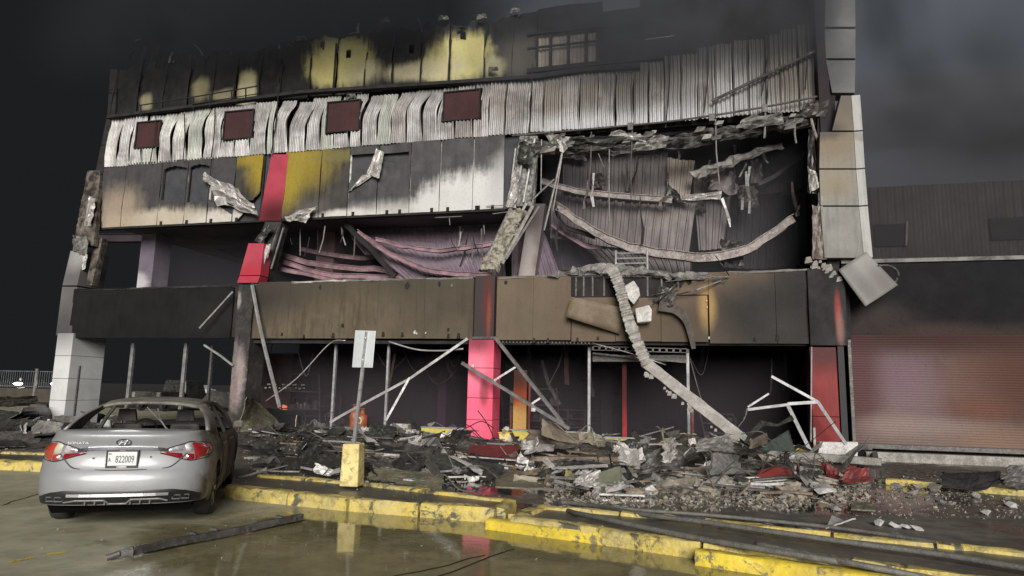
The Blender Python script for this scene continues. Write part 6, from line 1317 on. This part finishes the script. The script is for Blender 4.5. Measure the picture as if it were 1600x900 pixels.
gsheet([(658, 690, .35), (690, 690, .2), (688, 682, .25), (662, 684, .4)], 'grey_sheet', 'grey curled scrap above the torn white skin', 15, .08, nu=9, nv=5)
gsheet([(728, 720, .04), (812, 724, .04), (810, 706, .16), (734, 705, .18)], 'red_paint', 'dark red panel lying in front of the pink pillar', 16, .05)
gsheet([(816, 702, .08), (908, 702, .08), (904, 678, .4), (830, 670, .55)], plain('brown_board', (.155,.125,.095), (.085,.068,.052), .8, scale=2.5, bmp=.4), 'brown curled board right of the pink pillar', 17, .12, nu=16, nv=10)
gsheet([(846, 682, .55), (906, 700, .25), (870, 668, .75), (848, 657, .95)], plain('tan_board', (.28,.235,.165), (.19,.155,.11), .8, scale=2.5, bmp=.4), 'tan board leaning in a peak beside the fallen truss', 18, .05, nu=12, nv=8)
gsheet([(826, 718, .15), (850, 722, .15), (846, 690, .55), (824, 700, .4)], 'torn_skin', 'white crumpled foil standing in the rubble right of the red panel', 19, .16, nu=9, nv=9)
gsheet([(838, 706, .3), (868, 702, .3), (866, 696, .4), (838, 694, .4)], 'torn_skin', 'white torn strip lying on top of the brown board', 20, .08, nu=10, nv=4)
gsheet([(774, 760, .02), (860, 764, .02), (850, 730, .16), (778, 728, .12)], 'olive_sheet', 'muddy olive sheet half sunk in the puddle right of the black sheet', 21, .10, nu=18)
gsheet([(858, 752, .05), (960, 752, .08), (952, 730, .30), (876, 732, .35)], 'dark_sheet', 'arched dark sheet with a pale rim in the middle of the rubble', 22, .08, fold=.12, nu=20)
gsheet([(862, 734, .42), (950, 729, .35), (950, 727, .37), (866, 730, .45)], 'pale_sheet', 'pale curved rim strip over the arched dark sheet', 23, .03, nu=14, nv=2)
gsheet([(922, 764, .04), (972, 762, .04), (970, 730, .55), (938, 740, .4)], plain('sage_sheet', (.17,.175,.125), (.115,.12,.085), .5, scale=2.5, bmp=.2), 'sage green curved panel standing in front of the rubble', 24, .06, nu=12, nv=10, smooth=True)
gsheet([(882, 752, .1), (900, 754, .1), (892, 738, .35), (884, 736, .4)], 'yellow_paint', 'small pointed mustard yellow scrap in the rubble', 25, .05, nu=7, nv=6)
gsheet([(890, 772, .03), (930, 768, .05), (926, 748, .3), (900, 744, .35)], 'torn_skin', 'heap of white crumpled foil at the front of the rubble', 26, .17, nu=12, nv=10)
gsheet([(910, 748, .2), (935, 748, .2), (932, 738, .4), (912, 736, .45)], 'pale_sheet', 'white buckled scrap on the sage green panel', 27, .10, nu=9, nv=6)
gsheet([(925, 772, .03), (978, 772, .03), (974, 758, .15), (930, 758, .12)], 'torn_skin', 'flat white torn strip at the foot of the sage green panel', 28, .09, nu=12, nv=5)
gsheet([(968, 728, .35), (1000, 732, .35), (998, 706, .8), (972, 702, .85)], 'pale_sheet', 'white square panel tilted on the rubble under the broken beam', 29, .04, nu=8, nv=7)
gsheet([(966, 742, .2), (1008, 748, .15), (1004, 728, .4), (968, 724, .5)], 'torn_skin', 'torn silver sheet hanging below the white square panel', 30, .14, nu=10, nv=8)
gsheet([(1000, 740, .2), (1072, 736, .25), (1066, 708, .6), (1012, 712, .6)], 'char_metal', 'burnt buckled sheet in the rubble right of the white square panel', 31, .16, nu=14, nv=10)
gsheet([(1034, 728, .4), (1054, 728, .4), (1052, 696, .9), (1036, 698, .9)], 'torn_skin', 'standing twist of white sheet near the right mullion', 32, .13, nu=8, nv=10)
gsheet([(1086, 708, .45), (1150, 706, .4), (1140, 684, .75), (1094, 682, .8)], 'grey_sheet', 'grey crumpled roll behind the rubble left of the broken beam foot', 33, .16, nu=14, nv=8)
gsheet([(1108, 746, .15), (1158, 742, .15), (1152, 714, .5), (1110, 712, .5)], 'grey_sheet', 'grey cement slab standing on edge under the broken beam', 34, .06, nu=10, nv=8, thick=.06)
gsheet([(1192, 706, .3), (1242, 708, .3), (1232, 674, .95), (1200, 694, .5)], 'green_glass', 'dark green triangular sheet leaning left of the red pillar', 35, .02, nu=8, nv=8, smooth=True)
gsheet([(1174, 704, .3), (1200, 694, .4), (1198, 678, .7), (1176, 690, .6)], 'wood', 'brown tilted board left of the dark green sheet', 36, .03, nu=6, nv=5, thick=.04)
gsheet([(1178, 754, .05), (1242, 754, .05), (1240, 736, .25), (1184, 738, .22)], 'red_paint', 'arched red panel lying in the rubble before the red pillar', 37, .03, fold=.06, nu=14, smooth=True)
gsheet([(1312, 760, .04), (1358, 760, .04), (1354, 738, .30), (1318, 738, .34)], 'red_paint', 'shiny crumpled red sheet under the white slab', 38, .12, nu=12, nv=9)
gsheet([(1285, 752, .05), (1312, 756, .05), (1308, 734, .3), (1288, 732, .3)], 'red_paint', 'torn red and grey scrap left of the shiny red sheet', 39, .12, nu=8, nv=7)
gsheet([(1290, 828, .02), (1338, 830, .02), (1330, 818, .06), (1300, 818, .05)], 'grey_sheet', 'flat grey plate lying in the puddle behind the long hose', 40, .03, nu=8, nv=5)
gsheet([(1330, 800, .02), (1368, 802, .02), (1362, 790, .06), (1330, 786, .08)], 'olive_sheet', 'small muddy board lying on the wet ground at the right', 41, .03, nu=8, nv=5)
# white slab under the red pillar, grey beams
m = MB(); a, b_, c, d = at(1277, 719, 19.5), at(1340, 720, 19.5), at(1341, 691, 19.5), at(1281, 691, 19.5); D = Vector((0,.35,0)); m.hexa([a, b_, b_+D, a+D], [d, c, c+D, d+D]); tag(obj('white_slab', m, M['white_concrete'], bevel=.02), 'white concrete slab standing at the foot of the red pillar', 'concrete slab')
plank((1158, 726), (1378, 740), .22, .16, 'concrete', 'long muddy beam lying across the rubble before the red pillar', 'fallen_beam', 'beam', None, .32, .25)
plank((818, 727), (1000, 732), .20, .10, 'wood', 'long brown timber lying through the middle of the rubble', 'timber', 'timber', None, .15, .2)
plank((792, 688), (828, 738), .09, .06, 'char_metal', 'dark post leaning over the red panel right of the pink pillar', 'post', 'post', None, .5, .05)
plank((1218, 706), (1258, 738), .10, .06, 'char_metal', 'bent dark bar lying before the dark green sheet', 'bar', 'metal bar', None, .5, .1, .08)
plank((1362, 690), (1372, 742), .13, .10, 'char_metal', 'charred post stub standing right of the white slab', 'post', 'post', None, .55, .0)
plank((1376, 742), (1360, 748), .2, .2, 'char_metal', 'charred block at the foot of the charred post stub', 'charred_block', 'block', None, .1, .1)
# crate and bucket
p = at(626, 677, 20.3); cr_ = thing('plastic_crate', (p.x, p.y, p.z-.05), 'off white slotted plastic crate on the debris left of the yellow low wall', 'crate')
w2, h2 = .28, .34; zb = p.z-.05
m = MB()
for s_ in (-1, 1): m.box(p.x-w2, p.x+w2, p.y+s_*.16-.012, p.y+s_*.16+.012, zb+.22, zb+h2)
m.box(p.x-w2, p.x+w2, p.y-.16, p.y+.16, zb, zb+.02); obj('crate_shell', m, M['pale_sheet'], cr_)
for k in range(6): m = MB(); x = p.x-w2+.02+k*.105; m.box(x, x+.035, p.y-.165, p.y-.14, zb+.021, zb+.219); obj('crate_slat', m, M['pale_sheet'], cr_)
for s_ in (-1, 1): m = MB(); m.box(p.x+s_*w2-.012, p.x+s_*w2+.012, p.y-.147, p.y+.147, zb+.02, zb+h2-.004); obj('crate_end', m, M['pale_sheet'], cr_)
p = at(790, 684, 20.0); bk = thing('yellow_bucket', (p.x, p.y, p.z-.3), 'yellow square bucket with a white lump on top beside the pink pillar', 'bucket')
m = MB(); m.hexa([(p.x-.14,p.y-.15,p.z-.35),(p.x+.14,p.y-.15,p.z-.35),(p.x+.14,p.y+.15,p.z-.35),(p.x-.14,p.y+.15,p.z-.35)], [(p.x-.17,p.y-.18,p.z+.14),(p.x+.17,p.y-.18,p.z+.14),(p.x+.17,p.y+.18,p.z+.14),(p.x-.17,p.y+.18,p.z+.14)]); obj('bucket_body', m, M['yellow_cream'], bk, bevel=.02)
m = MB(); m.box(p.x-.18, p.x+.18, p.y-.2, p.y+.2, p.z+.142, p.z+.17); obj('bucket_rim', m, M['yellow_new'], bk); m = MB(); m.box(p.x+.17, p.x+.28, p.y-.24, p.y-.2, p.z-.25, p.z+.10); obj('side_tag', m, M['pale_sheet'], bk)
chunk(Vector((p.x+.02, p.y, p.z+.27)), .13, 'white_concrete', 'white lump balanced on the yellow bucket', None, 3, 'white_lump', 'lump')
# left zone: dark sheets, boards
LEFT = [([(-40, 690, .02), (60, 684, .02), (50, 662, .25), (-40, 664, .2)], 'dark_sheet', 'dark wet sheet lying at the far left edge behind the left kerb'),
 ([(20, 664, .1), (112, 656, .15), (100, 634, .55), (40, 640, .4)], 'dark_sheet', 'large black tarpaulin-like sheet heaped before the white end pillar'),
 ([(46, 640, .45), (70, 640, .45), (66, 630, .65), (48, 630, .6)], 'wood', 'tan board poking out of the black sheet near the white end pillar'),
 ([(0, 655, .2), (40, 660, .15), (38, 648, .3), (0, 642, .4)], 'grey_sheet', 'muddy grey board on the debris at the far left'),
 ([(30, 682, .05), (40, 684, .05), (40, 672, .25), (30, 668, .2)], 'pale_sheet', 'small white scrap standing on the dark sheet at the far left'),
 ([(40, 702, .02), (110, 694, .02), (100, 676, .15), (40, 680, .12)], 'char_metal', 'flat burnt sheet behind the left tail lamp of the silver car'),
 ([(-30, 702, .02), (40, 700, .02), (30, 686, .12), (-30, 688, .10)], 'dark_sheet', 'low wet sheet just behind the left yellow kerb'),
 ([(78, 656, .3), (112, 662, .25), (112, 650, .4), (80, 648, .45)], 'grey_sheet', 'pale muddy rag on the black sheet beside the white end pillar'),
 ([(96, 690, .05), (150, 668, .2), (140, 652, .4), (100, 660, .35)], 'dark_sheet', 'dark buckled sheet just left of the rear window of the silver car')]
for i, (q, mt, lb) in enumerate(LEFT): gsheet(q, mt, lb, 100+i, .10)
gsheet([(-60, 640, .5), (60, 636, .5), (56, 622, .9), (-60, 620, .9)], 'heap', 'brown earth bank below the street wall at the far left', 120, .2, name='earth_bank', cat='earth bank')
rod([(100, 640, 21.2), (92, 634, 21.0), (110, 640, 21.0), (132, 644, 21.0)], .02, 'char_metal', 'thin dark cable curling round the foot of the white end pillar', 'cable', 'cable', False, True)
rod([(125, 572, 20.1), (116, 650, 19.8)], .03, 'char_metal', 'thin dark tube leaning on the side of the white end pillar')
# --- middle zone: pale slabs, dark sheets and planks scattered, each its own object
for i, (px, py, ww, mt) in enumerate([(418, 702, 60, 'grey_sheet'), (452, 711, 75, 'grey_sheet'), (400, 716, 30, 'pale_sheet'), (505, 719, 44, 'pale_sheet'), (412, 690, 40, 'grey_sheet'), (600, 703, 34, 'pale_sheet'), (596, 716, 26, 'pale_sheet'), (412, 736, 40, 'pale_sheet'), (414, 724, 20, 'pale_sheet'), (640, 765, 22, 'white_concrete'), (570, 694, 22, 'grey_sheet')]):
    p = gr(px, py); k = (p-CP).dot(FW)/CAM_F; m = MB(); n = 11; rr = random.Random(i)
    lp = [(p.x+ww*.5*k*math.cos(2*PI*j/n)*rr.uniform(.75,1.1), p.y+.16*ww/40*math.sin(2*PI*j/n)*rr.uniform(.6,1.2)*(2.2 if py < 730 else 1), heap(p.x, p.y)+.012+(.14 if py > 745 else 0)) for j in range(n)]
    m.prism(lp, (0,0,.022)); labs = ['flat wet grey plate nearest the right front wheel of the silver car', 'widest flat grey plate on the wet pavement left of the sign', 'small pale scrap flat on the pavement by the right mirror of the car', 'narrow pale strip lying just left of the sign post', 'grey plate lying below the dark green sheet', 'pale strip lying right of the sign post', 'small pale strip below and right of the sign post', 'white strip at the left end of the kerb by the car', 'small white scrap between car and dark folded sheet', 'white rag lying on the kerb island right of the yellow post', 'grey scrap behind the sign post']
    tag(obj('flat_plate', m, M[mt]), labs[i], 'plate')
SP = [('dark_sheet', 'dark_sheet', 'char_metal', 'soot', 'grey_sheet')]
def scatter_sheets(n, box, sizes, mats, lab, group, seed, amp=.07, name='scrap_sheet'):
    rr = random.Random(seed)
    for k in range(n):
        px, py = rr.uniform(box[0], box[1]), rr.uniform(box[2], box[3]); p = gr(px, py); s_ = rr.uniform(*sizes); a = rr.uniform(-.5,.5); el = rr.uniform(.35,.8); til = rr.uniform(-.1,.62); m = MB(); sd = rr.random()*99
        hz = heap(p.x, p.y)
        CR = [(rr.uniform(0, PI), rr.uniform(-.3, .3), rr.uniform(-1.6, 2.2)) for _ in range(2)]; cu, cv = rr.choice((-1, 1)), rr.choice((-1, 1)); cut_ = rr.uniform(.5, 1.1)
        def f(u, v):
            x = (u-.5)*2*s_; y = (v-.5)*2*s_*el; X_, Y_ = x*math.cos(a)-y*math.sin(a), x*math.sin(a)+y*math.cos(a)
            cr = sum(k_*abs((u-.5)*math.cos(a_)+(v-.5)*math.sin(a_)-c_) for a_, c_, k_ in CR)
            e = amp*(2.2*cr*s_*1.6+.35*mnoise.noise((u*6+sd, v*6, 3))); j = .14*s_*mnoise.noise((u*5+sd, v*5+sd, 7))
            q = Vector((p.x+X_+j, p.y+Y_+j*.5, 0)); q.z = max(heap(q.x, q.y)*.9+.012, heap(q.x, q.y)+.05+e+til*(v-.35)*s_*2); return q
        def kp(u, v): return (u-.5)*cu+(v-.5)*cv < cut_-.15*math.sin(u*19+sd)
        m.grid(10, 7, f, keep=kp); mt = rr.choice(mats); o = obj(name, m, M[mt], solid=.014, fix=False); tag(o, lab_for(lab, mt, px, py, s_, group), 'scrap sheet', group)
scatter_sheets(40, (390, 730, 672, 726), (.10, .42), ('dark_sheet', 'dark_sheet', 'dark_sheet', 'soot', 'char_metal'), 'bent scrap sheet', 'scrap sheets between car and pink pillar', 1)
scatter_sheets(26, (600, 800, 688, 742), (.10, .42), ('dark_sheet', 'dark_sheet', 'soot', 'char_metal'), 'scrap flap', 'scrap sheets around the pink pillar', 2)
scatter_sheets(44, (820, 1300, 706, 772), (.08, .26), ('dark_sheet', 'char_metal', 'wood', 'rubble_dust', 'olive_sheet'), 'crumpled scrap piece', 'scrap sheets in the right rubble', 3, .09)
scatter_sheets(22, (-20, 200, 650, 700), (.15, .6), ('dark_sheet', 'dark_sheet', 'char_metal', 'grey_sheet'), 'wet scrap sheet', 'scrap sheets left of the car', 4)
scatter_sheets(22, (400, 640, 658, 692), (.10, .36), ('char_metal', 'olive_sheet', 'dark_sheet', 'grey_sheet'), 'scrap offcut', 'scrap sheets behind the sign', 5, .1)
def scatter_planks(n, box, lens, mats, lab, group, seed, wd=(.04,.14), tilt=.3):
    rr = random.Random(seed)
    for k in range(n):
        px, py = rr.uniform(box[0], box[1]), rr.uniform(box[2], box[3]); p = onheap(px, py); L = rr.uniform(*lens); a = rr.uniform(-.7, .7)+(PI if rr.random() < .5 else 0); z0 = rr.uniform(.04,.22); z1 = rr.uniform(.03,.03+tilt*L*.6)
        d = Vector((math.cos(a), math.sin(a)*.8, 0))*L; w_ = rr.uniform(*wd); m = MB(); m.bar([p+Vector((0,0,z0)), p+d*.5+Vector((0,0,(z0+z1)/2+rr.uniform(-.02,.03))), p+d+Vector((0,0,max(z1, heap(p.x+d.x, p.y+d.y)-p.z+.03)))], w_, rr.uniform(.02,.05)); mt = rr.choice(mats); tag(obj('splintered_bar', m, M[mt]), lab_for(lab, mt, px, py, L*.25, group), 'bar', group)
scatter_planks(46, (390, 760, 676, 726), (.5, 1.8), ('char_metal', 'dark_sheet', 'soot', 'steel', 'wood'), 'burnt bar', 'bars between car and pink pillar', 11)
scatter_planks(34, (880, 1000, 690, 716), (.5, 1.9), ('wood', 'steel', 'char_metal', 'rust_beam'), 'thin tangled bar', 'bars tangled at the truss foot', 12, (.02,.06), .5)
scatter_planks(60, (860, 1330, 708, 778), (.25, 1.0), ('wood', 'steel', 'char_metal', 'grey_sheet', 'concrete'), 'broken bar', 'bars in the right rubble', 13)
scatter_planks(12, (0, 160, 650, 690), (.5, 1.6), ('char_metal', 'wood', 'grey_sheet'), 'wet bar', 'bars left of the car', 14)
scatter_sheets(22, (560, 900, 690, 756), (.06, .2), ('torn_skin', 'pale_sheet', 'torn_skin', 'char_metal'), 'torn foil scrap', 'white scraps in the middle litter', 6, .16, 'foil_scrap')
scatter_sheets(26, (870, 1300, 712, 770), (.05, .18), ('torn_skin', 'pale_sheet', 'grey_sheet'), 'crumpled foil bit', 'white scraps in the right rubble', 7, .16, 'foil_scrap')
scatter_planks(40, (560, 900, 684, 750), (.3, 1.2), ('char_metal', 'steel', 'wood', 'soot', 'grey_sheet'), 'thin burnt stick', 'thin bars before the pink pillar', 15, (.015,.05), .4)
scatter_planks(60, (395, 860, 672, 752), (.25, 1.0), ('pale_sheet', 'grey_sheet', 'steel', 'torn_skin'), 'thin bright strip', 'thin bright strips in the middle litter', 16, (.008,.03), .35)
scatter_planks(40, (860, 1320, 712, 785), (.2, .8), ('pale_sheet', 'grey_sheet', 'wood', 'char_metal'), 'thin splinter', 'thin splinters in the right rubble', 17, (.008,.03), .5)
def scatter_bent(n, box, lens, mats, lab, group, seed, wd, wire=False):
    rr = random.Random(seed)
    for k in range(n):
        px, py = rr.uniform(box[0], box[1]), rr.uniform(box[2], box[3]); p = onheap(px, py, .03); L = rr.uniform(*lens); a = rr.uniform(-.9, .9)+(PI if rr.random() < .5 else 0); pts = [p]; z = 0
        for q in range(4):
            a += rr.uniform(-.9, .9); z = max(.0, z+rr.uniform(-.22, .26)*L); pts.append(pts[-1]+Vector((math.cos(a)*L/4, math.sin(a)*L/5, 0))); pts[-1].z = heap(pts[-1].x, pts[-1].y)+.04+z
        m = MB()
        if wire: m.tube(smooth_path(pts, 4), rr.uniform(.008, .016), 5)
        else: m.bar(pts, [rr.uniform(*wd) for _ in pts], .012, up=(rr.uniform(-1,1), rr.uniform(-1,1), .4))
        mt = rr.choice(mats); tag(obj('tangled_wire' if wire else 'twisted_strip', m, M[mt]), lab_for(lab, mt, px, py, L*.25, group), 'wire' if wire else 'metal strip', group)
scatter_bent(48, (860, 1300, 700, 772), (.5, 1.6), ('char_metal', 'dark_sheet', 'grey_sheet', 'torn_skin', 'olive_sheet'), 'twisted strip', 'twisted strips in the right rubble', 61, (.04, .20))
scatter_bent(40, (395, 860, 672, 745), (.4, 1.4), ('char_metal', 'dark_sheet', 'dark_sheet', 'grey_sheet', 'torn_skin'), 'twisted scrap strip', 'twisted strips in the middle litter', 62, (.04, .20))
scatter_bent(36, (420, 1300, 680, 770), (.8, 2.2), ('soot', 'char_metal', 'steel'), 'tangled wire', 'tangled wires in the rubble', 63, None, True)
# --- rubble
def scatter_chunks(n, box, sizes, mats, lab, group, seed, pw=1.6, tops=True):
    rr = random.Random(seed)
    for k in range(n):
        px, py = rr.uniform(box[0], box[1]), rr.uniform(box[2], box[3]); p = onheap(px, py); s_ = sizes[0]+(sizes[1]-sizes[0])*rr.random()**pw
        mt = rr.choice(mats); chunk(p+Vector((0,0,s_*.35)), s_, mt, lab_for(lab, mt, px, py, s_, group), group, rr.randrange(99), sc3=(rr.uniform(.8,1.4), rr.uniform(.7,1.1), rr.uniform(.6,1)))
scatter_chunks(150, (965, 1310, 716, 778), (.07, .26), ('concrete', 'rubble_dust', 'rubble_dust', 'rubble_dust', 'white_concrete', 'concrete'), 'concrete chunk', 'concrete chunks under the broken beam', 21)
scatter_chunks(48, (1040, 1160, 720, 756), (.07, .19), ('concrete', 'white_concrete', 'concrete'), 'broken block', 'pale blocks in the pile', 22, 1.2)
scatter_chunks(32, (870, 1340, 765, 800), (.03, .11), ('concrete', 'concrete', 'grey_sheet', 'wood'), 'loose chunk', 'small chunks before the rubble', 23)
scatter_chunks(24, (1300, 1600, 745, 800), (.03, .13), ('concrete', 'concrete', 'grey_sheet'), 'stray chunk', 'small chunks before the shutter', 24)
scatter_chunks(14, (400, 860, 700, 760), (.03, .09), ('white_concrete', 'grey_sheet', 'pale_sheet'), 'fragment', 'pale fragments in the middle litter', 25)
scatter_chunks(9, (-20, 160, 650, 700), (.03, .10), ('white_concrete', 'grey_sheet', 'pale_sheet'), 'wet fragment', 'pale fragments left of the car', 26)
for px, py, s_, lb in ((1374, 822, .10, 'white lump in the puddle behind the hose, left of the pair'), (1399, 825, .085, 'white lump in the puddle, left one of the touching pair'), (1412, 826, .085, 'white lump in the puddle, right one of the touching pair'), (1432, 829, .08, 'single white lump at the right of the lumps in the puddle'), (1541, 805, .10, 'pale wet stone in the puddle before the shutter'), (1580, 792, .12, 'pale stone near the right edge before the shutter'), (1300, 748, .22, 'large grey boulder of plaster under the white slab'), (1265, 762, .17, 'large grey chunk beside the arched red panel'), (1462, 768, .17, 'large grey chunk before the rolling shutter'), (1425, 775, .13, 'medium grey chunk left of the large chunk before the shutter')):
    chunk(onheap(px, py, s_*.4), s_, 'concrete' if 'grey' in lb else 'white_concrete', lb, None, int(px), 'stone', 'stone', (1.3, .9, .8))
# charred heap at the shutter's right foot
gsheet([(1560, 772, .02), (1660, 776, .02), (1650, 738, .5), (1570, 740, .45)], 'char_metal', 'charred heap of sheet at the right foot of the rolling shutter', 140, .18)
gsheet([(1470, 768, .02), (1570, 772, .02), (1565, 756, .18), (1475, 752, .12)], 'soot', 'charred scraps along the foot of the rolling shutter', 141, .12)
# crumbs too many to count
rr = random.Random(5); m = MB()
def crumb(p, s_):
    b = [Vector((rr.uniform(-1,1), rr.uniform(-1,1), rr.uniform(-.6,.9))) for _ in range(4)]; m.add([p+q*s_ for q in b], [(0,1,2),(0,3,1),(1,3,2),(0,2,3)], rr.randrange(4))
for n_, bx, sz in ((7500, (850, 1360, 704, 800), (.014, .075)), (1500, (1300, 1620, 742, 812), (.01, .04)), (3800, (380, 860, 672, 760), (.012, .04)), (700, (-30, 180, 650, 704), (.015, .05)), (250, (360, 800, 752, 800), (.006, .016)), (160, (60, 1050, 795, 895), (.005, .018))):
    for _ in range(n_):
        px = rr.uniform(bx[0], bx[1]); py = rr.uniform(bx[2], bx[3]) if rr.random() < .4 else bx[2]+(bx[3]-bx[2])*rr.betavariate(1.6, 2.4)
        p = onheap(px, py, .01) if n_ > 300 else gr(px, py, .155 if n_ == 250 else .004); crumb(p, sz[0]+(sz[1]-sz[0])*rr.random()**2)
o = obj('rubble_crumbs', m, [M['concrete'], M['rubble_dust'], M['rubble_dust'], M['rubble_dust']], fix=False); o['kind'] = 'stuff'; o['label'] = 'fine rubble crumbs strewn over the wet pavement'

# dim fittings left in the burnt shop
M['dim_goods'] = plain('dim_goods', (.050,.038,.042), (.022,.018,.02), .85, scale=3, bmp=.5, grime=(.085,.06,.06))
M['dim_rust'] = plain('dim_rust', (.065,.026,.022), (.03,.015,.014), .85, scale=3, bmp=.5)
rq = random.Random(31)
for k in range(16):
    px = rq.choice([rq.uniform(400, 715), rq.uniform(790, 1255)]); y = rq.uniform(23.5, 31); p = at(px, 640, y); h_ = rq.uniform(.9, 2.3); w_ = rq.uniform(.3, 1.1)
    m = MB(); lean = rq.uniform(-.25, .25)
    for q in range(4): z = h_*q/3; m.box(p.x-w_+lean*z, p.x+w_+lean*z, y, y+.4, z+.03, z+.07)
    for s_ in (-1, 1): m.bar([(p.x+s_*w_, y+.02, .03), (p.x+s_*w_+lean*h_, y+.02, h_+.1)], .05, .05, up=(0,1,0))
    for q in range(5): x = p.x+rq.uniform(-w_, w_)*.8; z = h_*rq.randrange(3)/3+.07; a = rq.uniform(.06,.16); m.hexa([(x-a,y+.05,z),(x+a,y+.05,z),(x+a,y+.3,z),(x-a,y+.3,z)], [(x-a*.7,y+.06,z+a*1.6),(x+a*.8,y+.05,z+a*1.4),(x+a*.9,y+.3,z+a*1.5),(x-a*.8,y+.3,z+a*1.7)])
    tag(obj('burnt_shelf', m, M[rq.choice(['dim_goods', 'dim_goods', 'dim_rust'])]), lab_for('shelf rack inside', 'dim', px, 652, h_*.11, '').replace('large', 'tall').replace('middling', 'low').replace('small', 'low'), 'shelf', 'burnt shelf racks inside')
for k in range(26):
    px = rq.uniform(400, 1255); y = rq.uniform(21.6, 27); p = at(px, rq.uniform(548, 580), y); m = MB(); L_ = rq.uniform(.4, 1.6); dx = rq.uniform(-.7, .7)
    if k % 2: m.bar([p+Vector((0,0,.4)), p+Vector((dx*.4, 0, -L_*.4)), p+Vector((dx, .1, -L_))], rq.uniform(.03,.16), .02, up=(0,1,0))
    else: m.tube(smooth_path([p+Vector((-.6,0,.4)), p+Vector((dx*.3,0,-L_*.5)), p+Vector((dx+.6,.1,.35))], 5), .015, 5)
    obj('hanging_strip', m, M[rq.choice(['dim_goods', 'dim_rust', 'char_metal'])], B)

# ------------------------------------------------------------------ smoke
def smoke(name, lo, hi, dens, c, sc_, thr, label, aniso=.2, fade=None):
    m = bpy.data.materials.new(name); m.use_nodes = True; t = m.node_tree; t.nodes.remove(t.nodes['Principled BSDF']); out = t.nodes['Material Output']
    v = N(t, 'ShaderNodeVolumePrincipled'); v.inputs['Color'].default_value = (*c, 1); v.inputs['Anisotropy'].default_value = aniso
    pos = N(t, 'ShaderNodeNewGeometry').outputs['Position']; n1 = noise_n(t, pos, sc_, 3, .6, .3)
    d = mth(t, 'MULTIPLY', ramp(t, n1, thr, thr+.28), dens)
    sep = N(t, 'ShaderNodeSeparateXYZ'); t.links.new(pos, sep.inputs[0])
    for axis, a, b_ in fade or []: d = mth(t, 'MULTIPLY', d, ramp(t, sep.outputs[axis], min(a, b_), max(a, b_)) if a < b_ else mth(t, 'SUBTRACT', 1.0, ramp(t, sep.outputs[axis], b_, a)))
    t.links.new(d, v.inputs['Density']); t.links.new(v.outputs[0], out.inputs['Volume'])
    b = MB(); b.box(lo[0], hi[0], lo[1], hi[1], lo[2], hi[2]); o = obj(name, b, m); o['kind'] = 'stuff'; o['label'] = label; return o
smoke('smoke', (-16, 24.5, 11.9), (24, 40, 34), .40, (.66, .74, .88), .11, .36, 'grey smoke rising behind the top of the building', fade=[(0, -11, 6), (0, 24, 18), (2, 34, 26), (1, 40, 36)])
smoke('smoke', (4.9, 29.1, 3.9), (26, 40, 11.8), .40, (.66, .74, .88), .13, .32, 'grey smoke drifting over the neighbouring building', fade=[(0, 26, 20), (1, 40, 36)])
smoke('smoke', (-8, 18.6, 10.2), (4.9, 20.0, 17), 1.1, (.34, .36, .40), .30, .28, 'thin smoke curling in front of the top right of the facade', fade=[(0, -8, -1), (2, 10.4, 13.0)])
smoke('smoke', (-26, 18.6, 12.2), (-8.05, 20.8, 17), .75, (.12, .13, .145), .3, .25, 'dark smoke hanging before the parapet of the top storey', fade=[(2, 12.7, 15.2), (0, -26, -17)])
smoke('smoke', (4.9, 21.05, 5.6), (15, 22.85, 11.5), .30, (.34, .32, .33), .3, .12, 'brown smoke before the upper wall of the neighbouring building')
smoke('smoke', (X(838, 300, YU), 21.8, 5.4), (BX1-.4, 35.4, 11.6), .13, (.60, .59, .64), .3, .05, 'smoke filling the torn open upper storeys')
smoke('smoke', (BX0+1.2, 22.2, 5.4), (X(830, 300, YU), 35.4, 7.4), .07, (.52, .46, .53), .3, .05, 'smoke filling the second storey')
smoke('smoke', (X(385, 600, YP), 21.9, .1), (BX1-.4, 35.4, 4.5), .12, (.60, .52, .58), .3, .05, 'smoke filling the ground floor')
